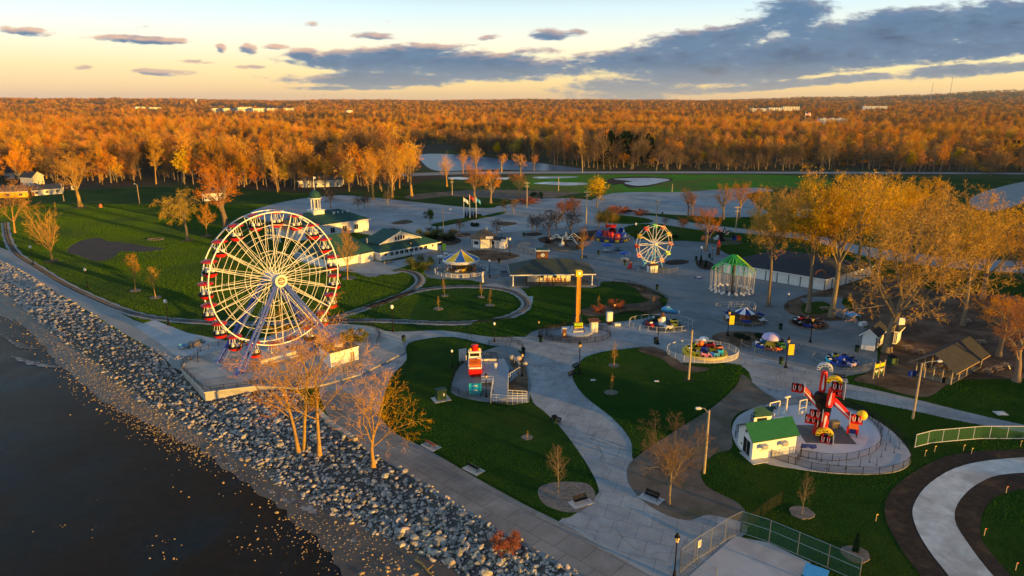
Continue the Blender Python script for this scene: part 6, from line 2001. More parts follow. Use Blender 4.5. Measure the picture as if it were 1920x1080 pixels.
ringf("faint chain fence round the blue motorbike ride", 1578, 682, 5.8, 4.2, 120, 420)
# spinning ride with red hoods (back of the plaza)
def scrambler():
 b = P(1147, 449)
 o = thing("spinning_ride", "round spinning ride with dark red hooded cars and blue skirt", "thrill ride", (b.x, b.y, .05))
 MB().lathe([(0, 1.0), (6.4, 1.0), (6.6, .5), (6.8, 0)], 30).build("platform", M["dkblue"], o)
 m = MB()
 for k in range(22):
  a = 2 * PI * k / 22
  m.box((6.75 * math.cos(a), 6.75 * math.sin(a), .6), (.1, 1.5, .7), a, 0 if k % 2 else 1)
 m.build("skirt", [M["yellow"], M["navy"]], o)
 for k in range(7):
  a = 2 * PI * k / 7 + .5
  c = Vector((4.4 * math.cos(a), 4.4 * math.sin(a), 1.2 + .6 * math.sin(2 * a)))
  m = MB().lathe([(1.4, 0), (1.5, .5), (1.4, .8)], 12, c, 0)
  m.lathe([(1.45, .8), (1.3, 1.7), (.8, 2.2), (.02, 2.3)], 12, c, 0, None, PI * 1.1, a - PI * .55)
  m.build("car", M["dkred"] if k % 3 else M["blue"], o)
 MB().lathe([(1.2, 1), (1.0, 2.2), (.3, 2.8), (0, 2.9)], 12).build("centre_hub", M["red"], o)
 m = MB()
 for x in (-1.5, 1.5):
  m.tube([(x, 4, 1), (x, 4, 4.6)], .1, 5)
 m.box((0, 4, 4.4), (4.2, .25, 1.0))
 m.build("sign_board", M["red"], o)
 m = MB()
 m.tube([(6.6 * math.cos(2 * PI * k / 30), 6.6 * math.sin(2 * PI * k / 30), 2.0) for k in range(31)], .05, 4)
 for k in range(30):
  a = 2 * PI * k / 30
  m.tube([(6.6 * math.cos(a), 6.6 * math.sin(a), 1), (6.6 * math.cos(a), 6.6 * math.sin(a), 2)], .04, 4)
 m.build("railing", M["steel"], o)
scrambler()
def spider(px, py, label, rz, cols, back=False):
 b = P(px, py)
 o = thing("spider_ride", label, "thrill ride", (b.x, b.y, .05), rz)
 MB().lathe([(1.7, 0), (1.5, .6), (.8, 1.0), (.7, 2.6), (.3, 3.2)], 14).build("centre_tower", M["brown"] if not back else M["black"], o)
 for k in range(6):
  a = 2 * PI * k / 6
  h = 1.2 + 1.6 * (.5 + .5 * math.sin(k * 2.1 + .6))
  pts = [(.6 * math.cos(a), .6 * math.sin(a), 2.6), (3.4 * math.cos(a), 3.4 * math.sin(a), 3.4 + h * .5), (6.4 * math.cos(a), 6.4 * math.sin(a), h)]
  m = MB().tube(pts, .14, 5)
  m.tube([pts[0], (3.4 * math.cos(a), 3.4 * math.sin(a), 2.4 + h * .5), pts[2]], .08, 4)
  m.build("arm", M[cols[0]], o)
  c = Vector((6.4 * math.cos(a), 6.4 * math.sin(a), h - 1.0))
  m = MB().lathe([(.02, 0), (.8, .1), (1.0, .7), (.95, .9)], 10, c)
  m.lathe([(.95, .9), (.9, 1.5), (.5, 1.8)], 10, c, 0, None, PI, a)
  m.build("car", M[cols[1 + k % (len(cols) - 1)]], o)
 MB().lathe([(0, .12), (7.6, .12), (7.6, 0)], 26).build("platform", M["dirt"], o)
 return o
spider(1058, 462, "spider ride with pale yellow arms behind the clock pavilion", .3, ["cream", "black", "palegrey", "brown"])
ringf("grey mesh fence left of the spider ride", 1010, 468, 7.5, 6.5, 100, 260, ("link", "steel"), 1.6)
spider(1352, 452, "dark spider ride under the bare tree behind the small wheel", 1.0, ["black", "palegrey", "navy", "orange"], True)
# ================================================================== BUILDINGS
def orient(c):
 a = sum(c[i].x * c[(i + 1) % 4].y - c[(i + 1) % 4].x * c[i].y for i in range(4))
 return c if a > 0 else [c[0], c[3], c[2], c[1]]
def house(name, label, cat, c4, wall_h, rh, kind="hip", over=.6, inset=.28, wall="white", roof="roof_green", z=0.06, fascia="white", flip=False, th=.3, wallname="wall"):
 """c4: ground corners in world, c0-c1 is the side the ridge runs along"""
 c4 = [Vector((c[0], c[1], 0)) for c in c4]
 cen = sum(c4, Vector()) / 4
 o = thing(name, label, cat, (cen.x, cen.y, z))
 c = [p - cen for p in c4]
 area = sum(c[i].x * c[(i + 1) % 4].y - c[(i + 1) % 4].x * c[i].y for i in range(4))
 if area < 0:
  c = [c[1], c[0], c[3], c[2]]
 if wall_h and wall:
  m = MB()
  m.add([(p.x, p.y, 0) for p in c] + [(p.x, p.y, wall_h) for p in c], [(i, (i + 1) % 4, 4 + (i + 1) % 4, 4 + i) for i in range(4)])
  if kind == "gable":
   a, b = (c[3] + c[0]) / 2, (c[1] + c[2]) / 2
   m.add([(c[3].x, c[3].y, wall_h), (c[0].x, c[0].y, wall_h), (a.x, a.y, wall_h + rh - .1)], [(0, 1, 2)])
   m.add([(c[1].x, c[1].y, wall_h), (c[2].x, c[2].y, wall_h), (b.x, b.y, wall_h + rh - .1)], [(0, 1, 2)])
  m.build(wallname, M[wall], o)
 # roof
 e = []
 for i in range(4):
  d = c[i].normalized()
  u = (c[i] - c[i - 1]).normalized()
  w = (c[i] - c[(i + 1) % 4]).normalized()
  e.append(c[i] + (u + w) * over)
 a, b = (e[3] + e[0]) / 2, (e[1] + e[2]) / 2
 ins = 0 if kind == "gable" else inset
 r0, r1 = a.lerp(b, ins), b.lerp(a, ins)
 zt, ze = wall_h + rh, wall_h + .02
 m = MB()
 E = [Vector((p.x, p.y, ze)) for p in e]
 E2 = [Vector((p.x, p.y, ze - th)) for p in e]
 if kind == "flat":
  m.add(E + E2, [(0, 1, 2, 3)], 0)
  m.add(E + E2, [(4 + i, 4 + (i + 1) % 4, (i + 1) % 4, i) for i in range(4)] + [(7, 6, 5, 4)], 1)
 else:
  A, B = Vector((r0.x, r0.y, zt)), Vector((r1.x, r1.y, zt))
  if kind == "gable":
   m.add([E[0], E[1], B, A, E[2], E[3]], [(0, 1, 2, 3), (4, 5, 3, 2)], 0)
   D = Vector((0, 0, -th))
   m.add([E[0] + D, E[1] + D, B + D, A + D, E[2] + D, E[3] + D], [(3, 2, 1, 0), (2, 3, 5, 4)], 1)
   for p, q in ((E[0], A), (A, E[3]), (E[2], B), (B, E[1]), (E[1], E[0]), (E[3], E[2])):
    m.add([p, q, q + D, p + D], [(0, 1, 2, 3)], 1)
  else:
   m.add([E[0], E[1], E[2], E[3], A, B], [(0, 1, 5, 4), (1, 2, 5), (2, 3, 4, 5), (3, 0, 4)], 0)
   m.add(E + E2, [(4 + i, 4 + (i + 1) % 4, (i + 1) % 4, i) for i in range(4)] + [(7, 6, 5, 4)], 1)
 rf = m.build("roof", [M[roof], M[fascia]], o)
 return o, c, rf
def opening(o, name, a, b, t0, t1, z0, z1, mt, proud=.06, frame=None):
 """a plate set proud of the wall that runs a -> b (outside on the right-hand side), with an optional frame child"""
 d = (b - a)
 n = Vector((d.y, -d.x, 0)).normalized()
 p, q = a.lerp(b, t0), a.lerp(b, t1)
 def plate(p, q, z0, z1, off, thk):
  m = MB()
  vs = []
  for k in (off, off - thk):
   vs += [p + n * k + Vector((0, 0, z0)), q + n * k + Vector((0, 0, z0)), q + n * k + Vector((0, 0, z1)), p + n * k + Vector((0, 0, z1))]
  m.add(vs, [(0, 1, 2, 3), (0, 4, 5, 1), (1, 5, 6, 2), (2, 6, 7, 3), (3, 7, 4, 0)])
  return m
 w = plate(p, q, z0, z1, proud, proud + .02).build(name, mt, o)
 if frame:
  u = (q - p).normalized()
  m = MB()
  for (aa, bb, x0, x1) in ((p - u * .1, q + u * .1, z1, z1 + .1), (p - u * .1, q + u * .1, z0 - .12, z0), (p - u * .1, p, z0, z1), (q, q + u * .1, z0, z1)):
   k = plate(aa, bb, x0, x1, proud + .03, proud + .05)
   m.add(k.v, k.f)
  mid = p.lerp(q, .5)
  k = plate(mid - u * .03, mid + u * .03, z0, z1, proud + .02, .03)
  m.add(k.v, k.f)
  m.build("frame", M[frame], w)
 return w

# ---- hall with the cupola
def hall():
 A, B = P(560, 452), P(692, 432)
 d = (B - A)
 n = Vector((-d.y, d.x, 0)).normalized()
 C4 = [A, B, B + n * 17, A + n * 17]
 o, c, rf = house("pavilion_hall", "white hall with green hip roof and a domed cupola behind the giant wheel", "hall", C4, 4.8, 4.0, "hip", .7, .28)
 for k in range(5):
  opening(o, "window", c[0], c[1], .1 + k * .17, .16 + k * .17, 1.2, 3.2, M["glass"], .05, "white")
 opening(o, "window", c[1], c[2], .3, .4, 1.2, 3.0, M["glass"], .05, "white")
 opening(o, "door", c[1], c[2], .55, .65, 0, 2.4, M["dkgreen"])
 # cupola
 mid = (c[0] + c[1] + c[2] + c[3]) / 4
 u = (c[1] - c[0]).normalized()
 q = mid - u * 2.8
 zc = 7.3
 m = MB()
 a = math.atan2(u.y, u.x)
 def big(m):
  m.v = [(q.x + (x - q.x) * 1.3, q.y + (y - q.y) * 1.3, zc + (z - zc) * 1.35) for x, y, z in m.v]
  return m
 m.box((q.x, q.y, zc + .7), (3.6, 3.6, 1.6), a)
 m.box((q.x, q.y, zc + 1.6), (4.0, 4.0, .25), a)
 for k in range(8):
  t = 2 * PI * k / 8
  m.tube([(q.x + 1.35 * math.cos(t), q.y + 1.35 * math.sin(t), zc + 1.7), (q.x + 1.35 * math.cos(t), q.y + 1.35 * math.sin(t), zc + 4.8)], .2, 8)
 m.lathe([(1.1, 1.7), (1.1, 2.2), (0, 2.2)], 8, (q.x, q.y, zc))
 m.lathe([(1.75, 4.7), (1.9, 4.85), (1.9, 5.1), (1.6, 5.2)], 16, (q.x, q.y, zc))
 cu = big(m).build("cupola", M["white"], rf)
 m = MB().lathe([(.75, 2.2), (.75, 4.75)], 10, (q.x, q.y, zc))
 big(m).build("louvre_core", M["steel"], rf)
 m = MB().lathe([(1.85, 5.1), (1.75, 5.7), (1.3, 6.6), (.6, 7.2), (.1, 7.4)], 16, (q.x, q.y, zc))
 big(m).build("dome", M["roof_green"], rf, True)
 m = MB().tube([(q.x, q.y, zc + 7.3), (q.x, q.y, zc + 11.2)], .07, 5)
 m.box((q.x + .3, q.y, zc + 10.8), (.6, .04, .5))
 big(m).build("mast", M["white"], rf)
 for k, (t, w) in enumerate(((.52, .7), (.6, .35), (.7, .3), (.8, .3), (.76, .2))):
  p = c[0].lerp(c[1], t) * .35 + mid * .65 + u * (3 + k)
  m = MB().box((p.x, p.y, 7.6), (w, w, 1.2), a).box((p.x, p.y, 8.25), (w * 1.3, w * 1.3, .12), a)
  m.build("roof_vent", M["palegrey"], rf)
 # columned porch on the lake end
 p0 = c[0].lerp(c[3], .12)
 p1 = c[0].lerp(c[3], .75)
 out = (c[0] - c[1]).normalized()
 pc = (p0 + p1) / 2 + out * 3.2
 m = MB()
 n4 = [p0, p1, p1 + out * 6, p0 + out * 6]
 hh = 4.6
 ap0, ap1 = (n4[0] + n4[1]) / 2, (n4[2] + n4[3]) / 2
 Z = Vector((0, 0, hh)); R3 = Vector((0, 0, hh + 2.6))
 m.add([n4[0] + Z, n4[1] + Z, n4[2] + Z, n4[3] + Z, ap0 + R3, ap1 + R3], [(0, 3, 5, 4), (1, 4, 5, 2)], 0)
 m.add([n4[2] + Z, n4[3] + Z, ap1 + R3, n4[0] + Z, n4[1] + Z], [(0, 2, 1), (3, 1, 0, 4)], 1)
 m.build("porch_roof", [M["roof_tan"], M["white"]], o)
 for k in range(5):
  p = n4[3].lerp(n4[2], (k + .2) / 4.4)
  MB().lathe([(.34, 0), (.34, .2), (.25, .3), (.22, hh - .3), (.34, hh)], 10, (p.x, p.y, 0)).build("column", M["white"], o)
hall()

# ---- long green roofed building with the gable
def long_hall():
 A, B = P(714, 490), P(820, 469)
 d = (B - A)
 u = d.normalized()
 n = Vector((-d.y, d.x, 0)).normalized()
 D = 19.0
 C4 = [A, B, B + n * D, A + n * D]
 # ridge runs back from the front: main mass
 o, c, rf = house("arcade_hall", "long low white building with dark green roof and arched gable windows", "hall", C4, 2.9, 4.5, "hip", .9, .36)
 for k in range(8):
  opening(o, "window", c[0], c[1], .16 + k * .085, .215 + k * .085, 1.2, 2.3, M["glass"], .05, "white")
 opening(o, "window", c[0], c[1], .905, .93, 1.5, 2.3, M["glass"], .05)
 opening(o, "window", c[0], c[1], .065, .10, 1.5, 2.2, M["glass"], .05)
 # gable with a row of arched windows standing on the front slope
 g0, g1 = c[0].lerp(c[1], .10) + n * 3.4, c[0].lerp(c[1], .78) + n * 3.4
 zb, zt = 4.75, 8.0
 back = n * 9
 m = MB()
 ap = (g0 + g1) / 2
 Zb, Zt = Vector((0, 0, zb)), Vector((0, 0, zt))
 m.add([g0 + Zb, g1 + Zb, ap + Zt], [(0, 1, 2)], 1)
 f = -n * .5
 ov = u * .6
 dz = Vector((0, 0, .1))
 m.add([g0 - ov + f + Zb + dz - Vector((0, 0, .2)), ap + f + Zt + dz, ap + back + Zt + dz, g0 - ov + back + Zb + dz], [(0, 1, 2, 3)], 0)
 m.add([g1 + ov + f + Zb + dz - Vector((0, 0, .2)), g1 + ov + back + Zb + dz, ap + back + Zt + dz, ap + f + Zt + dz], [(0, 1, 2, 3)], 0)
 for p, q in ((g0 - ov, ap), (ap, g1 + ov)):
  zp = zb if p is not ap else zt
  zq = zt if q is ap else zb
  a1, a2 = p + f * 1.02 + Vector((0, 0, zp)), q + f * 1.02 + Vector((0, 0, zq))
  m.tube([a1, a2], .18, 4, 1)
 gb = m.build("gable", [M["roof_green"], M["white"]], rf)
 for k in range(4):
  x = (k - 1.5) * 1.1
  p = ap + u * x - n * .05
  h = 1.3 - .25 * abs(k - 1.5) / 1.5
  mm = MB()
  a = math.atan2(u.y, u.x)
  mm.box((p.x, p.y, zb + .5 + h / 2), (.65, .08, h), a)
  mm.box((p.x, p.y, zb + .5 + h + .12), (.4, .08, .24), a)
  mm.build("arched_window", M["glass"], gb)
 p = ap + f
 MB().tube([(p.x, p.y, zt), (p.x, p.y, zt + .9)], .06, 5).build("finial", M["white"], gb)
 p = c[0].lerp(c[1], .05) + n * 9
 MB().box((p.x, p.y, 5.4), (.3, .3, 1.6)).build("roof_vent", M["palegrey"], rf)
 # rear wing toward the giant wheel
 A2 = A + n * 2 - u * .2
 W4 = [A2 + n * 24 - u * 19, A2 + n * 5 - u * 19, A2 + n * 4, A2 + n * 24]
 W4 = [A2 + n * 1.5 - u * 17, A2 + n * 1.5, A2 + n * 19, A2 + n * 19 - u * 17]
 o2, c2, rf2 = house("arcade_wing", "broad green roofed wing half hidden behind the fan shaped tree", "hall", W4, 2.7, 6.0, "hip", .8, .3)
 # small yellow-lit annex
 Q = P(678, 494)
 q1 = P(699, 489)
 dd = (q1 - Q)
 nn = Vector((-dd.y, dd.x, 0)).normalized()
 o3, c3, r3 = house("storage_annex", "small flat roofed white annex with a sunlit end wall", "annex", [Q, q1, q1 + nn * 7 - dd * .2, Q + nn * 7 - dd * .2], 3.0, .3, "flat", .4, roof="roof_tan")
 opening(o3, "door", c3[0], c3[1], .3, .55, 0, 2.2, M["palegrey"])
 q = P(727, 494)
 oo = thing("loading_step", "wooden loading steps at the near corner of the long hall", "steps", (q.x, q.y, .05), math.atan2(u.y, u.x))
 MB().box((0, 0, .5), (3.4, 1.2, .15)).build("deck", M["wood"], oo)
 m = MB()
 for x in (-1.6, 0, 1.6):
  m.tube([(x, -.5, 0), (x, -.5, 1.3)], .05, 5)
 m.tube([(-1.6, -.5, 1.3), (1.6, -.5, 1.3)], .04, 5)
 m.build("railing", M["steel"], oo)
long_hall()

# ---- open pavilion with the clock turret
def clock_pavilion():
 A, B = P(962, 537), P(1110, 535)
 d = B - A
 n = Vector((-d.y, d.x, 0)).normalized()
 D = 11.5
 C4 = [A, B, B + n * D, A + n * D]
 o, c, rf = house("clock_pavilion", "open green roofed pavilion with brick clock turret", "pavilion", C4, 3.5, 3.1, "hip", .9, .30, wall=None, roof="roof_grey")
 u = d.normalized()
 for k in range(7):
  for s in (0, 1):
   p = (c[0].lerp(c[1], k / 6) if s == 0 else c[3].lerp(c[2], k / 6))
   m = MB().tube([(p.x, p.y, 0), (p.x, p.y, 3.3)], .16 if k in (0, 6) else .09, 8)
   m.box((p.x, p.y, .1), (.5, .5, .2))
   m.build("post", M["white"] if k in (0, 6) else M["black"], o)
 a = math.atan2(u.y, u.x)
 m = MB()
 p = (c[0] + c[1]) / 2 + n * 4.2
 m.box((p.x - .6, p.y, 1.25), (12.5, .25, 2.5), a, 0)
 m.build("back_wall", M["cream"], o)
 m = MB()
 m.box((p.x - .6, p.y - .18, 2.35), (12.0, .12, .8), a, 0)
 m.build("frieze_board", M["rust"], o)
 for k, x in enumerate((-6.0, -2.6, 1.2)):
  MB().box((p.x + x, p.y - .2, 1.9), (.9, .1, 1.2), a).build("window", M["glass"], o)
 for k in range(7):
  x = -1.5 + k * .9
  m = MB().box((p.x + x, p.y - 1.0, .55), (.4, .4, .08), a, 0)
  m.box((p.x + x, p.y - .8, .95), (.4, .06, .8), a, 0)
  for sx in (-.16, .16):
   for sy in (-.16, .16):
    m.tube([(p.x + x + sx, p.y - 1 + sy, 0), (p.x + x + sx, p.y - 1 + sy, .55)], .03, 4)
  m.build("stored_chair", M["rust"], o)
 # turret
 q = (c[0] + c[1] + c[2] + c[3]) / 4 - u * 2.3 + n * 2.4
 z = 5.2
 m = MB().box((q.x, q.y, z + 1.6), (3.3, 2.4, 3.6), a)
 t = m.build("clock_turret", M["brown"], rf)
 m = MB()
 m.box((q.x, q.y, z + 3.5), (4.1, 3.2, .3), a, 1)
 m.box((q.x, q.y, z + 3.75), (3.7, 2.8, .25), a, 0)
 m.box((q.x, q.y - 1.25, z + .95), (3.4, .1, .12), a, 1)
 for sx in (-1, 1):
  m.box((q.x + sx * .55, q.y - 1.5, z + .35), (1.35, .3, .16), a, 1, 0, R(28 * sx))
 m.build("turret_cap", [M["roof_green"], M["white"]], t)
 Mx = Matrix.Rotation(PI / 2, 3, "X")
 f = MB().lathe([(0, .0), (.62, 0), (.62, .08), (0, .08)], 24, (q.x + .1, q.y - 1.22, z + 2.2), 0, Mx)
 cf = f.build("clock_face", M["white"], t)
 m = MB().lathe([(.62, .0), (.7, 0), (.7, .1), (.62, .1)], 24, (q.x + .1, q.y - 1.22, z + 2.2), 0, Mx)
 for k in range(12):
  t_ = 2 * PI * k / 12
  m.box((q.x + .1 + .5 * math.sin(t_), q.y - 1.33, z + 2.2 + .5 * math.cos(t_)), (.05, .03, .12), 0, 0, 0, t_)
 m.box((q.x + .1 + .12, q.y - 1.34, z + 2.2 + .14), (.06, .03, .42), 0, 0, 0, R(40))
 m.box((q.x + .1 - .06, q.y - 1.34, z + 2.2 - .1), (.07, .03, .28), 0, 0, 0, R(38))
 m.build("clock_hands", M["black"], t)
 fence("pavilion_rail", "black railing along the front of the clock pavilion", [A + u * 4, B - u * 1], 1.1, 2.0, M["link_dark"], M["black"], (1.0,))
 # slab
 m = MB().prism([(p.x, p.y) for p in [A - u - n, B + u - n, B + u + n * (D + 1), A - u + n * (D + 1)]], .03, .16)
 struct("pavilion_slab", m, M["plaza"])
clock_pavilion()

# ---- white eight sided kiosk and its small neighbour
def kiosks():
 b = P(907, 461)
 o = thing("snack_kiosk", "white octagonal kiosk with brown and green roof in the lot", "kiosk", (b.x, b.y, .06), R(10))
 MB().lathe([(4.7, 0), (4.7, 3.4)], 8, start=R(22)).build("wall", M["white"], o)
 m = MB().lathe([(5.3, 3.2), (5.3, 3.45), (1.0, 5.9), (0, 6.1)], 8, start=R(22))
 m.build("roof", M["roof_tan"], o)
 m = MB()
 for k in range(8):
  t = R(22) + 2 * PI * k / 8
  m.box((4.72 * math.cos(t), 4.72 * math.sin(t), 1.7), (.22, .22, 3.3), t)
 m.build("corner_trim", M["black"], o)
 for k, (w, z0, h, mm) in enumerate(((2.0, 1.8, 1.2, "glass"), (2.2, 1.5, 2.6, "cream"), (2.0, 1.8, 1.2, "glass"))):
  t = R(-135 + k * 45)
  r = 4.7 * math.cos(PI / 8) + .03
  MB().box((r * math.cos(t), r * math.sin(t), z0), (.08, w, h), t).build("serving_window" if mm == "glass" else "roller_door", M[mm], o)
 MB().box((1.4, -4.9, 3.9), (2.6, .15, .8), R(0)).build("sign_board", M["white"], o)
 MB().lathe([(.3, 5.6), (.3, 6.6), (.45, 6.7), (0, 6.8)], 8, (1.2, .4, 0)).build("roof_vent", M["palegrey"], o)
 b = P(938, 465)
 C4 = [b + Vector((-2.0, -.6, 0)), b + Vector((1.6, -1.6, 0)), b + Vector((2.6, 1.6, 0)), b + Vector((-1.0, 2.6, 0))]
 o, c, rf = house("ticket_hut", "small white hut with arched door beside the octagonal kiosk", "hut", C4, 2.8, 1.0, "gable", .3, roof="roof_dark")
 opening(o, "door", c[0], c[1], .15, .42, 0, 2.3, M["palegrey"], .05, "black")
 opening(o, "window", c[1], c[2], .2, .8, 1.1, 2.3, M["cream"], .05, "black")
 p = c[1]
 MB().box((p.x - .3, p.y - .25, 3.1), (2.0, .1, .7), R(-15)).build("sign_board", M["white"], o)
kiosks()

# ---- long white arcade with charcoal roof
def arcade():
 A, B, C = P(1355, 512), P(1545, 545), P(1634, 518)
 D = A + (C - B)
 o, c, rf = house("game_arcade", "long white arcade building with charcoal roof behind the swing ride", "arcade", [A, B, C, D], 3.3, 3.6, "hip", .5, .3, roof="roof_dark")
 m = MB()
 def strip(a, b, n):
  for k in range(n + 1):
   p = a.lerp(b, k / n)
   dd = (b - a).normalized()
   out = Vector((dd.y, -dd.x, 0)) * .05
   m.box((p.x + out.x, p.y + out.y, 1.65), (.18, .14, 3.3), math.atan2(dd.y, dd.x))
 # facing sides: find edges whose outward normal points to the camera
 n = 0
 for i in range(4):
  a, b = c[i], c[(i + 1) % 4]
  dd = (b - a).normalized()
  if -dd.x < -.2 or True:
   strip(a, b, 9 if (b - a).length > 29 else 7)
 m.build("panel_strip", M["dkblue"], o)
 for i in range(4):
  a, b = c[i], c[(i + 1) % 4]
  k = 9 if (b - a).length > 29 else 7
  for j in range(k):
   opening(o, "wall_panel", a, b, (j + .12) / k, (j + .88) / k, .35, 2.95, M["white"], .04)
 # round arched ornament at the roof corner
 q = c[1] if PX(c[1] + o.location)[0] > 1500 else c[0]
 q = q * .82
 m = MB()
 m.lathe([(1.2, 0), (1.5, 0), (1.5, .3), (1.2, .3)], 16, (q.x, q.y, 3.7), 0, Matrix.Rotation(PI / 2, 3, "X") @ Matrix.Rotation(0, 3, "Y"), PI, 0)
 m.build("roof_ornament", M["rust"], rf)
 b = P(1346, 478)
 oo = thing("pointed_sign", "dark red pointed sign tower at the arcade's far corner", "sign", (b.x, b.y, .06))
 MB().box((0, 0, 1.8), (1.2, .5, 3.6)).build("board", M["brown"], oo)
 MB().lathe([(.85, 3.6), (.3, 4.6), (.01, 5.4)], 4, start=PI / 4).build("spire", M["dkred"], oo)
arcade()

# ---- white kiosk at the picnic grove
def grove_buildings():
 A, B, C = P(1614, 655), P(1639, 659), P(1655, 644)
 D = A + (C - B)
 o, c, rf = house("snack_kiosk", "white gabled kiosk with charcoal roof beside the giant golden tree", "kiosk", [B, C, D, A], 3.2, 1.6, "gable", .6, roof="roof_dark")
 for j in range(2):
  opening(o, "shutter", c[0], c[1], .08 + j * .48, .46 + j * .48, .9, 2.6, M["cream"], .05, "black")
 opening(o, "door", c[3], c[0], .3, .6, 0, 2.2, M["white"], .04)
 A, B, C = P(1658, 644), P(1680, 646), P(1688, 638)
 D = A + (C - B)
 o, c, rf = house("snack_kiosk", "smaller white kiosk with sunlit slatted front right of the giant trunk", "kiosk", [A, B, C, D], 3.0, .9, "hip", .5, .3, roof="roof_dark")
 for j in range(3):
  opening(o, "shutter", c[0], c[1], .05 + j * .32, .3 + j * .32, .5, 2.6, M["cream"], .05, "black")
 for j in range(2):
  p = c[3].lerp(c[2], .3 + .6 * j)
  MB().box((p.x, p.y, 4.3), (1.3, .2, 1.6)).build("roof_sign", M["white"], rf)
 q = P(1615, 628)
 oo = thing("service_unit", "white rooftop style condenser unit on a frame left of the white kiosk", "machine", (q.x, q.y, .06), .4)
 MB().box((0, 0, 2.6), (1.6, 1.0, .8)).build("cabinet", M["palegrey"], oo)
 m = MB()
 for sx in (-.7, .7):
  for sy in (-.4, .4):
   m.tube([(sx, sy, 0), (sx, sy, 2.3)], .06, 5)
 m.build("frame", M["steel"], oo)
 # picnic shelter
 A, B, C = P(1716, 704), P(1782, 722), P(1838, 690)
 D = A + (C - B)
 o, c, rf = house("picnic_shelter", "open picnic shelter with dark gabled roof in the wood chips", "shelter", [B, C, D, A], 2.7, 2.9, "gable", 1.0, wall=None, roof="roof_dark", fascia="wood", th=.2)
 m = None
 for i in range(4):
  a, b = c[i], c[(i + 1) % 4]
  for k in range(4):
   p = a.lerp(b, k / 4)
   MB().tube([(p.x, p.y, 0), (p.x, p.y, 2.7)], .13, 6).build("post", M["post_wood"], o)
 struct("shelter_slab", MB().prism([(p.x, p.y) for p in [A, B, C, D]], .05, .13), M["plaza"])
 k = 0
 def table(q, lb, rz, grp=None):
  oo = thing("picnic_table", lb, "picnic table", (q.x, q.y, .13), rz, grp)
  m = MB()
  for j in range(4):
   m.box((0, -.36 + j * .24, .76), (1.9, .22, .05))
  m.build("tabletop", M["wood"], oo)
  for s in (-1, 1):
   MB().box((0, s * .72, .46), (1.9, .28, .05)).build("bench", M["wood"], oo)
  m = MB()
  for sx in (-.7, .7):
   for s in (-1, 1):
    m.tube([(sx, s * .3, .74), (sx, s * .75, 0)], .05, 4)
   m.tube([(sx, -.8, .42), (sx, .8, .42)], .05, 4)
  m.build("frame", M["steel"], oo)
  return oo
 e1, e2 = (B - A), (C - B)
 an = math.atan2(e2.y, e2.x)
 for i in range(3):
  for j in range(3):
   q = A + e1 * (.22 + .28 * i) + e2 * (.18 + .3 * j)
   table(q, "wooden picnic table in the shade under the picnic shelter roof", an, "tables under the shelter")
 for px, py, lb, rz in ((1700, 655, "picnic table left of the picnic shelter, farther one", .2), (1722, 664, "picnic table left of the picnic shelter, nearer one", .5), (1868, 695, "picnic table beyond the picnic shelter by the yellow trunks, front one", .4), (1885, 690, "picnic table beyond the picnic shelter by the yellow trunks, back one", 1.0),
       (1850, 700, "dark picnic table between the shelter and the yellow trunked tree", .7), (1582, 592, "picnic table under the arcade trees by the blue canopy", .3), (1590, 530, "picnic table beside the arcade end wall", 1.2), (1838, 645, "picnic table behind the picnic shelter ridge", .2), (1812, 605, "picnic table deep in the grove shade", .5), (1545, 582, "dark picnic table between two dark trunks", .1)):
  table(P(px, py), lb, rz)
 q = P(1718, 708)
 for i, (px, py, lb) in enumerate(((1706, 706, "blue trash barrel at the shelter corner"), (1714, 705, "dark blue barrel right beside the blue trash barrel"), (1769, 718, "black barrel under the near edge of the shelter"))):
  q = P(px, py)
  oo = thing("trash_barrel", lb, "barrel", (q.x, q.y, .1))
  MB().lathe([(.3, 0), (.33, .5), (.3, 1.0), (.24, 1.0), (.22, .7)], 12).build("drum", M["blue"] if i == 0 else M["navy"] if i == 1 else M["black"], oo)
  m = MB().lathe([(.34, .3), (.35, .33), (.34, .36)], 12).lathe([(.34, .66), (.35, .69), (.34, .72)], 12)
  m.build("hoop", M["black"], oo)
 # map board
 q = P(1646, 708)
 oo = thing("map_board", "wooden double panel notice board with sunlit yellow top by the grove", "notice board", (q.x, q.y, .06), R(28))
 m = MB()
 for x in (-1.5, 0, 1.5):
  m.box((x, 0, 1.65), (.16, .2, 3.3))
 m.build("post", M["post_wood"], oo)
 for x in (-.75, .75):
  pn = MB().box((x, 0, 1.75), (1.3, .1, 2.4)).build("board", M["dkgreen"], oo)
  MB().box((x, -.07, 2.5), (1.2, .03, .7)).build("header", M["yellow"], pn)
  m = MB()
  for k in range(3):
   m.box((x - .3 + .3 * k, -.07, 1.5 - .25 * (k % 2)), (.26, .03, .4))
  m.build("notice", M["cream"], pn)
 q = P(1672, 684)
 oo = thing("storage_bin", "dark green lidded box behind the notice board", "bin", (q.x, q.y, .06), .3)
 MB().box((0, 0, .8), (1.4, 1.2, 1.6)).build("body", M["dkgreen"], oo)
 MB().box((0, 0, 1.66), (1.5, 1.3, .12), 0, 0, R(8)).build("lid", M["black"], oo)
 q = P(1596, 602)
 oo = thing("canopy_tent", "small pale blue canopy under the arcade trees", "canopy", (q.x, q.y, .06), .3)
 MB().lathe([(2.0, 1.6), (.05, 2.4)], 4, start=PI / 4).build("roof", M["skyblue"], oo)
 m = MB()
 for k in range(4):
  t = PI / 4 + k * PI / 2
  m.tube([(1.9 * math.cos(t), 1.9 * math.sin(t), 0), (1.9 * math.cos(t), 1.9 * math.sin(t), 1.6)], .05, 5)
 m.build("frame", M["steel"], oo)
grove_buildings()

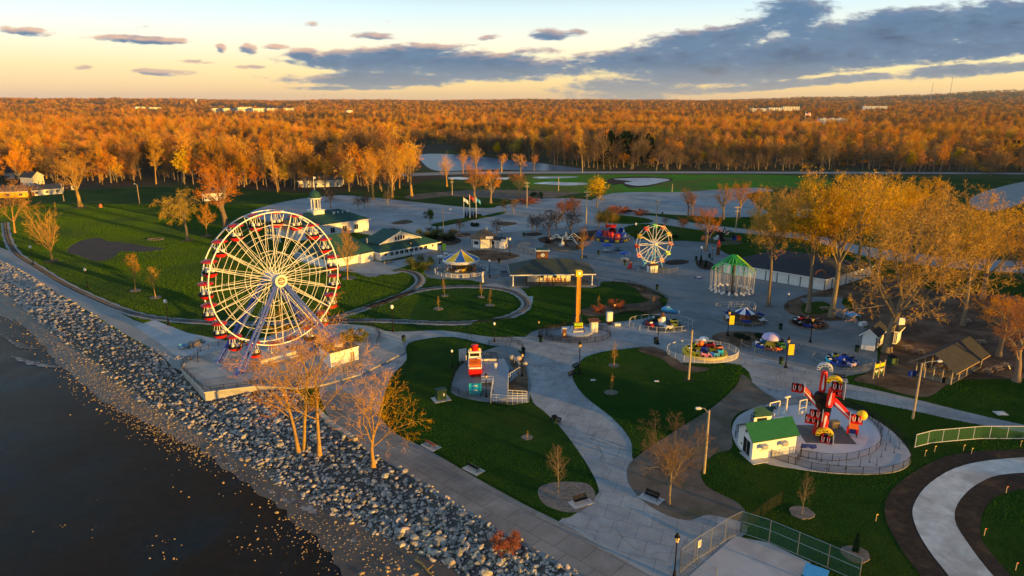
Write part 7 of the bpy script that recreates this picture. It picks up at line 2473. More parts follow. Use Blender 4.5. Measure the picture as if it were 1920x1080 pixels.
# ---- shed with bright green roof at the thrill ride
def shed():
 B, C = P(1409, 864), P(1490, 850)
 A = P(1383, 833)
 D = A + (C - B)
 o, c, rf = house("ride_shed", "white shed with bright green roof and black door by the red ride", "shed", [B, C, D, A], 3.1, 1.7, "gable", .35, roof="roof_bright", fascia="dkgreen", th=.14)
 opening(o, "door", c[3], c[0], .40, .86, 0, 2.5, M["black"], .06, "white")
 opening(o, "vent", c[3], c[0], .45, .56, 3.3, 3.7, M["black"], .05)
 opening(o, "meter_box", c[3], c[0], .24, .28, .7, .95, M["black"], .08)
 d = (c[1] - c[0]).normalized()
 n = Vector((d.y, -d.x, 0))
 for t in (.22, .68):
  p = c[0].lerp(c[1], t) + n * .4
  a = math.atan2(d.y, d.x)
  k = MB().box((p.x, p.y, 2.2), (.9, .8, .6), a).build("air_conditioner", M["palegrey"], o)
  m = MB()
  for i in range(7):
   m.box((p.x + n.x * .41, p.y + n.y * .41, 1.98 + i * .075), (.78, .03, .035), a)
  m.build("grille", M["steel"], k)
  m = MB()
  for s in (-.35, .35):
   e = p + d * s
   m.tube([(e.x + n.x * .35, e.y + n.y * .35, 1.9), (e.x - n.x * .38, e.y - n.y * .38, 1.4)], .03, 4)
  m.build("bracket", M["black"], k)
 struct("shed_slab", MB().prism([(p.x, p.y) for p in [P(1386, 850), P(1412, 873), P(1440, 868), P(1410, 846)]], .1, .2), M["pad"])
 # rear lean-to roof
 A2, B2 = P(1416, 800), P(1444, 796)
 o2, c2, r2 = house("ride_booth", "low green roofed operator booth behind the white shed", "booth", [P(1412, 806), P(1442, 803), P(1450, 793), P(1418, 795)], 2.3, 1.1, "gable", .3, roof="roof_green", fascia="dkgreen", th=.12)
 opening(o2, "window", c2[0], c2[1], .2, .8, 1.0, 1.9, M["glass"], .05)
shed()

# ---- control hut by the giant wheel
def hut():
 A, B, C = P(601, 678), P(621, 692), P(673, 677)
 D = A + (C - B)
 o, c, rf = house("control_hut", "white flat topped control hut at the foot of the giant wheel", "hut", [B, C, D, A], 3.0, .2, "flat", .12, roof="roof_tan", z=.2, th=.3)
 opening(o, "door", c[0], c[1], .70, .84, 0, 2.2, M["wood"], .05, "white")
 opening(o, "window", c[3], c[0], .3, .6, 1.1, 2.0, M["cream"], .05)
 p = (c[0] + c[2]) / 2
 MB().box((p.x, p.y, 3.35), (1.4, 1.0, .6)).build("roof_unit", M["palegrey"], rf)
hut()

# ---- houses at the left edge, small store behind the grove
def edge_houses():
 def h(label, pix, wh, rh, kind="gable", roof="roof_dark", wall="cream", name="house", win=3):
  A, B, C = [P(*p) for p in pix]
  D = A + (C - B)
  o, c, rf = house(name, label, "house" if name == "house" else name.replace("_", " "), [A, B, C, D], wh, rh, kind, .5, roof=roof, wall=wall)
  for i in range(4):
   a, b = c[i], c[(i + 1) % 4]
   n = max(1, min(win, int((b - a).length / 3)))
   for j in range(n):
    opening(o, "window", a, b, (j + .35) / n, (j + .62) / n, 1.0, 2.2, M["glass"], .05, "white")
  a, b = c[0], c[1]
  opening(o, "door", a, b, .02, .09, 0, 2.1, M["brown"], .06)
  MB().box((rf.location.x + c[0].x * .3, c[0].y * .3, wh + rh), (.7, .7, 1.6)).build("chimney", M["brown"], rf)
  return o
 h("cream gabled house under the trees at the lake end of the park", [(40, 349), (62, 350), (84, 345)], 5.2, 3.2)
 h("long low yellow lit house at the left edge of the park", [(-20, 372), (52, 370), (60, 362)], 3.2, 2.4, wall="yellow", roof="roof_tan")
 h("low grey house with a yellow garage at the lawn edge", [(60, 368), (118, 363), (120, 356)], 3.0, 2.0, roof="roof_tan", wall="palegrey")
 h("dark roofed house farther back at the left edge", [(10, 336), (52, 335), (58, 329)], 3.6, 2.6, roof="roof_dark", wall="palegrey")
 h("small white restroom building with two dark doors behind the grove", [(1478, 406), (1530, 410), (1545, 400)], 4.0, 2.4, "hip", "roof_tan", "white", "restroom_building", 4)
 h("white columned house half hidden behind the broad golden tree", [(380, 378), (418, 376), (424, 369)], 4.0, 2.4, "hip", "roof_dark", "white", win=5)
 h("pale low building behind the bare lot trees", [(560, 352), (640, 350), (645, 345)], 4.0, 2.0, "hip", "roof_tan", "palegrey", "lodge", 6)
 q = P(140, 356)
 oo = thing("utility_box", "pale cabinet beside the huge golden tree", "utility box", (q.x, q.y, .05))
 MB().box((0, 0, 1.2), (3.0, 1.4, 2.4)).build("cabinet", M["palegrey"], oo)
 MB().box((0, 0, 2.45), (3.2, 1.6, .1)).build("lid", M["steel"], oo)
edge_houses()

# ---- far town seen over the woods
def far_town():
 rng = random.Random(9)
 def block(px, py, wpx, hpx, dist, label, wall="cream", roof="roof_dark", name="distant_building", windows=True, dep=None):
  dx, dy, dz = ray(px, py)
  k = dist / dy
  x, y, z = dx * k, dist, CAM_H + dz * k
  pm = FPX / dist
  w, h = wpx / pm, hpx / pm
  zz = hill(x, y)
  o = thing(name, label, "building", (x, y, zz), -math.atan2(x, y) + R(12))
  H = max(h, z + h - zz)
  d = dep or min(w, 30)
  MB().box((0, 0, H / 2), (w, d, H)).build("wall", M[wall], o)
  m = MB()
  m.box((0, 0, H + .3), (w * 1.02, d * 1.05, .6))
  for i in range(3):
   m.box((w * (-.3 + .3 * i), 0, H + 1.4), (w * .08, d * .3, 1.8))
  m.build("roof", M[roof], o)
  if windows:
   n = max(2, int(w / 9))
   m = MB()
   for i in range(n):
    for fz in range(2):
     m.box((-w / 2 + w * (i + .5) / n, -d / 2 - .05, H - 2.2 - fz * h * .45), (w / n * .5, .2, h * .16))
   m.build("window_band", M["glass"], o)
 for px, py, w, h, d, lb in ((1420, 209, 28, 5, 2600, "long pale sunlit block on the far right skyline, west wing"), (1452, 208, 22, 6, 2620, "pale sunlit block on the far right skyline with taller middle"), (1482, 207, 28, 7, 2640, "pale sunlit stepped block at the right end of the far row"), (1552, 235, 56, 6, 1350, "long white roofed warehouse in the right hand woods"), (1582, 238, 40, 6, 1280, "white fronted workshop before the long warehouse"), (1512, 234, 14, 5, 1400, "small pale shed beside the tall flagpole"),
        ("x",) * 6, (1640, 203, 40, 4, 2900, "row of orange sunlit flats on the right ridge"), (1560, 226, 46, 3, 1500, "flat blue grey roof behind the white warehouse"), (1710, 243, 30, 4, 1250, "low tan roof among the right hand woods"), (262, 205, 16, 4, 2900, "small orange sunlit house cluster on the left hills, first"), (290, 206, 20, 4, 2850, "low sunlit building on the left hills, second"),
        (405, 207, 14, 4, 2500, "small gold building at the left end of the bright town row"), (430, 208, 22, 5, 2480, "white sunlit shop in the bright town row"), (458, 207, 24, 6, 2460, "widest white sunlit building in the bright town row"), (484, 209, 20, 6, 2440, "bright cream building in the middle of the town row"), (512, 209, 24, 5, 2450, "low white building with flat roof in the town row"), (540, 208, 18, 5, 2430, "white building at the right end of the town row"), (655, 214, 10, 7, 2000, "small orange tower block over the woods"), (60, 203, 24, 3, 3200, "low pale roofs at the far left of the woods")):
  if px == "x":
   continue
  block(px, py, w, h, d, lb, rng.choice(["cream", "white", "cream"]) if "grey" not in lb and "tan" not in lb else "palegrey", rng.choice(["roof_dark", "palegrey"]) if "white roofed" not in lb else "white")
 # water tower, masts, tall flag
 def far(px, py, dist):
  dx, dy, dz = ray(px, py)
  k = dist / dy
  return dx * k, dist, CAM_H + dz * k
 x, y, z = far(367, 188, 4200)
 g = hill(x, y)
 o = thing("water_tower", "tiny white water tower on the left skyline", "water tower", (x, y, g))
 MB().tube([(0, 0, 0), (0, 0, z - g)], 2.2, 8).build("stem", M["white"], o)
 MB().ball((0, 0, z - g), 8, 0, 14, .75).build("tank", M["white"], o, True)
 for px, pt, pb, dist, lb in ((571, 178, 204, 2600, "thin lattice radio mast above the town row"), (1787, 142, 192, 5200, "tall radio mast on the right skyline, taller"), (1750, 156, 195, 5200, "tall radio mast on the right skyline, shorter"), (1623, 186, 205, 3000, "short mast on the right ridge"), (1592, 192, 205, 2900, "slim tower by the orange flats")):
  x, y, z = far(px, pt, dist)
  _, _, z0 = far(px, pb, dist)
  z0 = min(z0, hill(x, y))
  o = thing("radio_mast", lb, "mast", (x, y, z0))
  m = MB()
  H = z - z0
  r = dist / FPX * .35
  for k in range(3):
   a = k * 2.094
   m.tube([(r * 1.2 * math.cos(a), r * 1.2 * math.sin(a), 0), (r * .4 * math.cos(a), r * .4 * math.sin(a), H)], r * .35, 4)
  for i in range(12):
   zz = H * i / 12
   m.tube([(r * .9, 0, zz), (-r * .45, r * .78, zz + H / 24), (-r * .45, -r * .78, zz + H / 12)], r * .22, 3)
  m.build("lattice", M["steel"], o)
  MB().tube([(0, 0, H * .98), (0, 0, H * 1.04)], r * .3, 4).build("tip", M["red"], o)
 x, y, z = far(1511, 209, 1250)
 o = thing("flagpole", "very tall flagpole with a striped flag over the right hand woods", "flagpole", (x, y, 0))
 MB().tube([(0, 0, 0), (0, 0, z)], [.5, .25], 8).build("pole", M["palegrey"], o)
 m = MB()
 nx, nz = 9, 13
 def fp(i, j):
  u_ = i / nx
  return (.3 + 9 * u_, .5 * math.sin(u_ * 6), z - .5 - 5.5 * j / nz - 2.2 * u_)
 for j in range(nz):
  for i in range(nx):
   mi = 2 if (j < 7 and i < 4) else (0 if j % 2 == 0 else 1)
   m.add([fp(i, j), fp(i + 1, j), fp(i + 1, j + 1), fp(i, j + 1)], [(0, 1, 2, 3)], mi)
 m.build("flag", [M["red"], M["white"], M["navy"]], o)
far_town()
# ================================================================== STREET FURNITURE
LAMPS = [(63, 497, 455, "globe lamp post by the fan shaped tree at the lake end"), (165, 541, 503, "globe lamp post by the railway, below the wet earth patch"), (316, 610, 562, "globe lamp post between the railway and the pale apron"), (737, 622, 572, "globe lamp post on the lawn strip inside the walkway bend"),
  (927, 641, 605, "thin dark lamp post by the boat ride queue curve"), (1086, 702, 640, "amber lamp post beside the two black benches"), (979, 707, 660, "dark lamp post in the bed right of the boat ride"), (1233, 646, 592, "amber lamp post by the lighthouse boat ride"), (1473, 690, 632, "amber lamp post with gold banner by the mushroom ride"),
  (1519, 642, 593, "amber lamp post behind the oval bed"), (1476, 577, 550, "white topped lamp post by the dark trunks"), (1264, 1086, 1000, "large amber lamp post at the bottom of the picture by the court"), (1364, 630, 580, "amber lamp post with yellow banner in the oval bed"), (1151, 604, 567, "amber lamp post by the orange shrub"),
  (829, 486, 440, "lamp post carrying a green banner by the long hall"), (824, 495, 468, "dark lamp post beside the white truck"), (956, 480, 446, "dark lamp post right of the small white hut"), (918, 520, 487, "dark lamp post beyond the carousel"), (940, 446, 430, "small lamp post behind the white kiosk"), (1191, 449, 418, "dark lamp post by the lawn behind the small wheel"),
  (1313, 497, 462, "white topped lamp post at the bed by the arcade"), (1335, 488, 461, "dark lamp post at the arcade corner"), (771, 481, 452, "lamp post in front of the long hall windows"), (848, 690, 665, "thin dark lamp post in the shaded lawn by the boat ride"), (1010, 632, 600, "dark lamp post left of the drop tower"), (912, 746, 700, "dark lamp post in front of the boarding deck")]
def lamp_proto(kind):
 o = thing("lamp_post", "x", "lamp post")
 m = MB().lathe([(.28, 0), (.28, .15), (.16, .3), (.10, .9), (.07, 1.0), (.06, 3.9), (.10, 3.95)], 10)
 m.build("pole", M["black"], o)
 if kind == "globe":
  MB().lathe([(.12, 3.95), (.26, 4.15), (.30, 4.35), (.2, 4.6), (.05, 4.68)], 12).build("globe", M["globe"], o, True)
  MB().lathe([(.14, 3.9), (.15, 4.0)], 10).build("collar", M["black"], o)
 else:
  MB().lathe([(.10, 3.95), (.16, 4.0), (.24, 4.45), (.22, 4.5)], 8).build("lantern", M["lantern"], o)
  m = MB().lathe([(.26, 4.5), (.28, 4.56), (.12, 4.78), (.10, 4.95), (.03, 5.0)], 8)
  for k in range(4):
   a = k * PI / 2
   m.tube([(.13 * math.cos(a), .13 * math.sin(a), 3.97), (.26 * math.cos(a), .26 * math.sin(a), 4.5)], .018, 4)
  m.build("lantern_cap", M["black"], o)
 return o
lp = {}
for px, pb, pt, lb in LAMPS:
 k = "globe" if ("globe" in lb or "white topped" in lb or px in (956, 918, 940, 1191, 848, 927)) else "amber"
 q = P(px, pb)
 h = HT(px, pb, pt)
 s = max(.8, min(1.35, h / (4.68 if k == "globe" else 5.0)))
 zz = .1
 if k not in lp:
  lp[k] = lamp_proto(k)
  o = lp[k]
  o.location = (q.x, q.y, zz)
  o.scale = (s, s, s)
  o["label"] = lb
  o["group"] = "park lamp posts"
 else:
  o = copy_tree(lp[k], lb, (q.x, q.y, zz), 0, s)
 if "banner" in lb:
  mm = "lime" if "green banner" in lb else "yellow"
  m = MB().box((.55, 0, 2.9 if px != 829 else 3.0), (.85, .05, 1.7))
  m.build("banner", M[mm], o)
  m = MB().tube([(0, 0, 3.8), (1.0, 0, 3.8)], .03, 5).tube([(0, 0, 2.02), (1.0, 0, 2.02)], .03, 5)
  m.build("banner_arm", M["black"], o)

# tall street lights with curved arm
def street_light(px, pb, pt, lb, d=1, wood=False, arm=2.4):
 q = P(px, pb)
 h = HT(px, pb, pt)
 o = thing("street_light", lb, "street light", (q.x, q.y, .06))
 MB().tube([(0, 0, -.1), (0, 0, h * .5), (0, 0, h)], [.2, .17, .13], 8).build("pole", M["post_wood"], o)
 m = MB().tube([(0, 0, h - .5), (d * .5, 0, h + .05), (d * arm * .6, 0, h + .3), (d * arm, 0, h + .3)], .06, 6)
 ar = m.build("arm", M["steel"], o)
 m = MB().lathe([(.02, -.45), (.2, -.3), (.22, .2), (.1, .45)], 10, (d * (arm + .35), 0, h + .28), 0, Matrix.Rotation(PI / 2, 3, "Y"))
 m.build("lamp_head", M["palegrey"], ar)
street_light(1711, 786, 681, "tall pale pole light with arm over the picnic shelter", 1)
street_light(1320, 888, 770, "tall pole light with arm toward the kidney lawn", -1, arm=1.2)
street_light(832, 448, 394, "tall street light with arm in the parking lot", 1)
street_light(262, 383, 346, "leaning grey pole light at the back of the lake lawn", -1, arm=.8)
q = P(1291, 713)
h = HT(1291, 713, 622)
o = thing("wooden_pole", "bare sunlit yellow wooden pole on the kidney lawn", "pole", (q.x, q.y, .1))
MB().tube([(0, 0, 0), (0, 0, h)], [.2, .16], 8).build("pole", M["post_wood"], o)
MB().lathe([(.17, h), (.18, h + .25), (.02, h + .35)], 8).build("cap", M["wood"], o)
MB().lathe([(1.1, .0), (.9, .05), (.01, .06)], 12).build("mulch_collar", M["mulch"], o)
# utility poles with cross arms
for px, pb, pt, lb in ((1229, 440, 374, "utility pole with crossarms behind the small wheel"), (988, 390, 341, "utility pole with crossarms right of the flagpoles"), (1099, 420, 358, "utility pole with crossarms beside the yellow green tree"), (1379, 435, 386, "utility pole with crossarms by the far road"), (848, 366, 334, "utility pole with crossarms behind the brown hedge"), (1047, 358, 332, "thin pole in the far field by the puddles"),
     (1092, 324, 300, "tall bare pole by the far road"), (940, 324, 302, "pale pole by the river trees"), (1260, 360, 345, "thin pole at the edge of the far field"), (120, 377, 345, "utility pole by the yellow garage")):
 q = P(px, pb)
 h = HT(px, pb, pt)
 o = thing("utility_pole", lb, "utility pole", (q.x, q.y, 0))
 MB().tube([(0, 0, 0), (0, 0, h)], [.22, .16], 8).build("pole", M["post_wood"], o)
 if "crossarm" in lb:
  for zz, L in ((h - .6, 2.6), (h - 2.2, 2.0)):
   a = MB().box((0, -.14, zz), (L, .14, .18)).build("crossarm", M["post_wood"], o)
   m = MB()
   for k in (-.45, -.2, .2, .45):
    m.lathe([(.05, 0), (.09, .08), (.05, .25)], 6, (k * L, -.14, zz + .09))
   m.build("insulator", M["palegrey"], a)
 else:
  MB().lathe([(.17, h), (.02, h + .25)], 8).build("cap", M["steel"], o)

# benches
def bench_proto():
 o = thing("park_bench", "x", "bench")
 m = MB()
 for j in range(5):
  m.box((0, -.22 + j * .11, .45 + .008 * abs(j - 2)), (2.0, .09, .035))
 m.build("seat", M["black"], o)
 m = MB()
 for j in range(5):
  m.box((0, .30 + j * .025, .58 + j * .09), (2.0, .03, .07), 0, 0, R(-14))
 m.build("backrest", M["black"], o)
 for sx in (-.92, .92):
  m = MB().tube([(sx, -.24, 0), (sx, -.22, .66), (sx, .26, .68)], .035, 5)
  m.tube([(sx, .26, 0), (sx, .26, .45), (sx, .42, 1.0)], .035, 5)
  m.tube([(sx, -.24, .43), (sx, .28, .43)], .03, 5)
  m.build("leg_frame", M["black"], o)
 return o
def bench_slab(px, py, w, rz):
 q = P(px, py)
 m = MB()
 c, s = math.cos(rz), math.sin(rz)
 m.prism([(q.x + x * c - y * s, q.y + x * s + y * c) for x, y in ((-w / 2, -.9), (w / 2, -.9), (w / 2, .9), (-w / 2, .9))], .1, .15)
 struct("bench_slab", m, M["pad"])
benches = [(888, 882, R(137), None, "black bench on a pale slab by the promenade", 1), (1089, 944, R(28), None, "black bench at the edge of the grey mulch bed", 1), (1221, 936, R(-40), None, "black bench at the edge of the bare earth opposite the mulch bed", 1),
  (1081, 692, R(50), None, "black bench by the amber lamp, farther of two", 0), (1073, 707, R(52), None, "black bench by the amber lamp, nearer of two", 0), (1573, 713, R(-20), None, "black bench by the path behind the thrill ride", 1), (1206, 551, R(15), None, "dark bench on the wood chips by the iron fence", 0), (1032, 398, R(10), None, "dark bench by the pond of plaza trees", 0),
  (1041, 794, R(-38), None, "small dark bench at the edge of the wide walk", 0), (345, 655, R(20), "blue", "blue picnic style bench on the pale apron by the lake", 0), (945, 515, R(5), None, "dark bench by the pavilion corner", 0), (1095, 486, R(3), None, "long grey bench behind the clock pavilion", 0), (808, 838, R(135), "brown", "sunlit brown bench on a small pale slab by the promenade", 1)]
b0 = bench_proto()
for i, (px, py, rz, cc, lb, sl) in enumerate(benches):
 q = P(px, py)
 z = .16
 if i == 0:
  o = b0
  o.location = (q.x, q.y, z)
  o.rotation_euler = (0, 0, rz)
  o["label"] = lb
 else:
  o = copy_tree(b0, lb, (q.x, q.y, z), rz)
 if cc:
  for ch in kids(o):
   me = ch.data.copy() if i else ch.data.copy()
   ch.data = me
   if not ch.name.startswith("leg"):
    me.materials[0] = M["rust"] if cc == "brown" else M["skyblue"]
 if sl:
  bench_slab(px, py, 3.0, rz)
# bins
def bin_proto():
 o = thing("trash_can", "x", "trash can")
 MB().lathe([(.34, 0), (.36, .1), (.36, .9), (.3, .95)], 12).build("body", M["dkgreen"], o)
 MB().lathe([(.40, .95), (.40, 1.02), (.3, 1.25), (.02, 1.32)], 12).build("lid", M["black"], o)
 MB().box((0, -.37, .8), (.36, .04, .2)).build("flap", M["black"], o)
 return o
bins = [(757, 641, "green trash can at the walkway bend by the lawn island"), (981, 664, "green trash can right of the boat ride queue"), (1014, 641, "green trash can left of the drop tower fence"), (1229, 645, "green trash can under the lighthouse ride lamp"), (1122, 478, "green trash can behind the clock pavilion"), (1172, 497, "green trash can left of the red plaza machine"), (1232, 543, "green trash can by the iron fence end"), (1464, 683, "green trash can by the gold banner lamp"),
  (1463, 618, "black trash can near the sunken ride"), (1606, 660, "dark trash can beside the white kiosk"), (820, 430, "dark trash can in the lot by the street light"), (982, 443, "green trash can at the plaza tree bed"), (1040, 795, "dark trash can by the wide walk bench"), (936, 494, "green trash can beside the round brown bed"), (1330, 484, "dark trash can by the arcade corner"), (1243, 585, "green trash can by the boat slide"), (1242, 404, "dark trash can beside the back lot"), (1305, 489, "dark trash can in the bed by the arcade")]
t0 = bin_proto()
for i, (px, py, lb) in enumerate(bins):
 q = P(px, py)
 if i == 0:
  t0.location = (q.x, q.y, .08)
  t0["label"] = lb
  t0.scale = (1.15, 1.15, 1.15)
 else:
  copy_tree(t0, lb, (q.x, q.y, .08), None, 1.15)
# blue umbrellas over round tables
def umbrella(px, py, lb, rz):
 q = P(px, py)
 o = thing("table_umbrella", lb, "umbrella", (q.x, q.y, .06), rz)
 MB().tube([(0, 0, 0), (0, 0, 3.2)], .05, 6).build("pole", M["black"], o)
 m = MB()
 n = 6
 for i in range(n):
  a0, a1 = 2 * PI * i / n, 2 * PI * (i + 1) / n
  m.add([(0, 0, 3.3), (2.0 * math.cos(a0), 2.0 * math.sin(a0), 2.6), (2.0 * math.cos(a1), 2.0 * math.sin(a1), 2.6), (2.0 * math.cos(a1), 2.0 * math.sin(a1), 2.4), (2.0 * math.cos(a0), 2.0 * math.sin(a0), 2.4)], [(0, 1, 2), (1, 4, 3, 2)])
 m.build("canopy", M["blue"], o)
 MB().lathe([(0, .75), (1.25, .75), (1.25, .8), (0, .8)], 20).build("tabletop", M["palegrey"], o)
 m = MB()
 for k in range(4):
  a = k * PI / 2
  m.box((1.4 * math.cos(a), 1.4 * math.sin(a), .45), (.4, 1.0, .06), a)
  m.tube([(1.4 * math.cos(a), 1.4 * math.sin(a), 0), (1.4 * math.cos(a), 1.4 * math.sin(a), .45)], .05, 4)
 m.build("stool", M["steel"], o)
umbrella(1138, 473, "blue umbrella over a round table near the spinning ride", .2)
umbrella(1171, 489, "blue umbrella over a round table near the small wheel", .5)
tag(umbrella.__call__ and MB().lathe([(1.2, .0), (1.2, .3), (.2, .3), (.2, 1.1), (1.3, 1.15), (1.3, 1.2), (0, 1.2)], 14).build("cable_table", M["dkblue"], None, False, tuple(P(1158, 470))), "round dark table between the two blue umbrellas", "table")
# white pickup truck
def truck():
 q = P(836, 486)
 o = thing("pickup_truck", "white pickup truck parked behind the carousel", "truck", (q.x, q.y, .06), R(25))
 m = MB()
 m.box((0, 0, .75), (5.2, 1.9, .55), 0, 0)
 m.box((-1.7, 0, 1.15), (1.8, 1.86, .3), 0, 0)
 m.box((1.5, .88, 1.2), (2.2, .1, .45), 0, 0)
 m.box((1.5, -.88, 1.2), (2.2, .1, .45), 0, 0)
 m.box((2.55, 0, 1.2), (.1, 1.8, .45), 0, 0)
 m.build("body", M["white"], o)
 m = MB()
 prof = [(-1.0, 1.25), (-.45, 1.95), (.5, 1.98), (.55, 1.2)]
 vs = [(x, s * (.9 if z < 1.5 else .75), z) for s in (-1, 1) for x, z in prof]
 m.add(vs, [(0, 1, 2, 3), (7, 6, 5, 4), (1, 5, 6, 2), (0, 4, 5, 1), (2, 6, 7, 3)])
 m.build("cab", M["white"], o)
 m = MB()
 m.box((-.12, -.87, 1.6), (.95, .04, .42), 0, 0, R(-12))
 m.box((-.12, .87, 1.6), (.95, .04, .42), 0, 0, R(12))
 m.box((-.76, 0, 1.62), (.05, 1.45, .6), 0, 0, 0, R(38))
 m.build("window", M["glass"], o)
 for x in (-1.65, 1.6):
  for y in (-.95, .95):
   w = MB().lathe([(0, -.13), (.40, -.13), (.40, .13), (0, .13)], 14, (x, y, .40), 0, Matrix.Rotation(PI / 2, 3, "X")).build("wheel", M["black"], o)
   MB().lathe([(0, -.14), (.22, -.14), (.22, .14), (0, .14)], 10, (x, y, .40), 0, Matrix.Rotation(PI / 2, 3, "X")).build("rim", M["steel"], w)
 for y in (-.7, .7):
  MB().box((-2.6, y, .9), (.06, .35, .2)).build("headlight", M["globe"], o)
 MB().box((-2.62, 0, .6), (.1, 1.8, .2)).build("bumper", M["steel"], o)
truck()
# flagpoles
for px, mm, lb in ((870, "white", "flagpole with a white flag on the lot lawn"), (881, "dkred", "middle flagpole with a drooping striped flag"), (893, "skyblue", "flagpole with a blue flag on the lot lawn")):
 q = P(px, 409)
 h = HT(px, 409, 366 if px == 881 else 371)
 o = thing("flagpole", lb, "flagpole", (q.x, q.y, .1))
 MB().tube([(0, 0, 0), (0, 0, h)], [.16, .09], 8).build("pole", M["white"], o)
 MB().ball((0, 0, h + .1), .2, 0, 8).build("finial", M["yellow"], o)
 m = MB()
 for i in range(6):
  f = lambda k: (.1 + .33 * k, .12 * math.sin(k * 1.4), 0)
  a, b = Vector(f(i)), Vector(f(i + 1))
  z1, z2 = h - .3 - .04 * i * i, h - .3 - .04 * (i + 1) ** 2
  m.add([a + Vector((0, 0, z1 - 1.5)), b + Vector((0, 0, z2 - 1.5)), b + Vector((0, 0, z2)), a + Vector((0, 0, z1))], [(0, 1, 2, 3)])
 m.build("flag", M[mm], o)
# white statue by the loop
def statue():
 q = P(905, 530)
 o = thing("statue", "white statue of a standing figure on a post beside the railway loop", "statue", (q.x, q.y, .05))
 MB().lathe([(.3, 0), (.28, 1.0), (.4, 1.1), (.4, 1.25), (0, 1.25)], 10).build("pedestal", M["palegrey"], o)
 m = MB()
 m.tube([(-.13, 0, 1.25), (-.12, .02, 1.7), (-.1, 0, 2.15)], [.09, .1, .14], 8)
 m.tube([(.15, 0, 1.25), (.14, -.03, 1.7), (.1, 0, 2.15)], [.09, .1, .14], 8)
 m.tube([(0, 0, 2.1), (0, 0, 2.4), (0, 0, 2.75), (0, 0, 2.9)], [.2, .19, .24, .08], 10)
 m.ball((0, -.02, 3.03), .15, 0, 10, 1.2)
 m.tube([(-.24, 0, 2.75), (-.36, -.05, 2.45), (-.22, -.22, 2.2)], [.08, .07, .05], 6)
 m.tube([(.24, 0, 2.75), (.38, -.1, 2.9), (.36, -.15, 3.3)], [.08, .07, .05], 6)
 m.build("figure", M["white"], o, True)
statue()
# red machine on the plaza, small cabinets and odd pieces
q = P(1181, 504)
o = thing("kids_machine", "small red coin machine on the plaza by the small wheel", "machine", (q.x, q.y, .06), R(-15))
MB().box((0, 0, .35), (1.6, .9, .5)).build("base", M["red"], o)
MB().lathe([(.5, .6), (.55, 1.2), (.35, 1.8), (.05, 1.9)], 10, (.1, 0, 0)).build("body", M["red"], o, True)
MB().ball((.2, -.25, 1.9), .3, 0, 8).build("head", M["orange"], o, True)
q = P(1223, 511)
o = thing("operator_booth", "white operator booth with brown roof under the small wheel", "booth", (q.x, q.y, .06), R(15))
MB().box((0, 0, 1.1), (3.0, 1.6, 2.2)).build("wall", M["white"], o)
MB().box((0, 0, 2.35), (3.4, 2.0, .25)).build("roof", M["brown"], o)
m = MB()
for x in (-1.5, -.3, .3, 1.5):
 m.box((x, -.83, 1.1), (.12, .06, 2.2))
m.build("trim", M["black"], o)
MB().box((.9, -.84, 1.2), (.9, .04, 1.4)).build("panel", M["cream"], o)
ringf("low steel fence round the small wheel", 1226, 506, 7.4, 5.0, 180, 360)
q = P(1310, 521)
o = thing("floor_sign", "flat boat shaped sign lying on the plaza by the swing ride", "sign", (q.x, q.y, .07))
MB().lathe([(1.5, 0), (1.3, .12), (0, .15)], 4).build("board", M["navy"], o)
MB().box((0, 0, .2), (1.3, .5, .08)).build("panel", M["white"], o)
# blue slide figure near the lighthouse ride
q = P(1252, 588)
o = thing("fish_slide", "blue and grey fish shaped play piece by the boat ride", "play piece", (q.x, q.y, .12), R(-15))
m = MB().tube([(-1.6, 0, .8), (-.8, 0, 1.0), (.4, 0, .8), (1.6, 0, .5), (2.6, 0, .3)], [.3, .8, .7, .4, .15], 10)
m.build("body", M["skyblue"], o, True)
m = MB().box((2.7, 0, .5), (.5, .1, .9)).box((0, 0, 1.5), (.8, .1, .5))
m.build("fin", M["palegrey"], o)
# fences of the inner park
fence("iron_fence", "curved black iron fence along the plaza above the dark lawn", pxline([(1150, 531), (1175, 533), (1200, 540), (1228, 552), (1250, 562), (1252, 568)], 4), 1.2, 2.2, M["link_dark"], M["black"], (1.0, .15), z=.05)
fence("iron_fence", "black iron fence along the bed below the dark lawn", pxline([(1160, 590), (1190, 588), (1220, 586), (1245, 575)], 3), 1.1, 2.2, M["link_dark"], M["black"], (1.0, .15), z=.05)
fence("iron_fence", "black iron fence between the carousel and the clock pavilion", pxline([(905, 525), (930, 522), (955, 518)], 3), 1.1, 2.2, M["link_dark"], M["black"], (1.0, .15), z=.05)
fence("queue_rail", "pale looped queue railing in front of the swing ride", pxline([(1342, 578), (1360, 575), (1400, 574), (1415, 577), (1416, 583), (1408, 588), (1400, 580), (1365, 578)], 3), 1.1, 1.6, M["link"], M["palegrey"], (1.0, .5), z=.05)
fence("iron_fence", "thin black fence across the lot by the dark crab trees", pxline([(840, 442), (880, 440), (915, 436), (940, 432)], 0), 1.2, 2.5, M["link_dark"], M["black"], (1.0,), z=.05)
# green windscreen fence at the right
fence("windscreen_fence", "green windscreen fence with pale rails beside the new gravel road", pxline([(1715, 840), (1746, 832), (1790, 828), (1838, 824), (1868, 824), (1925, 824), (2020, 826)], 0), 2.2, 2.6, M["link_green"], M["palegrey"], (1.0, .05), .06, .06, z=.05)
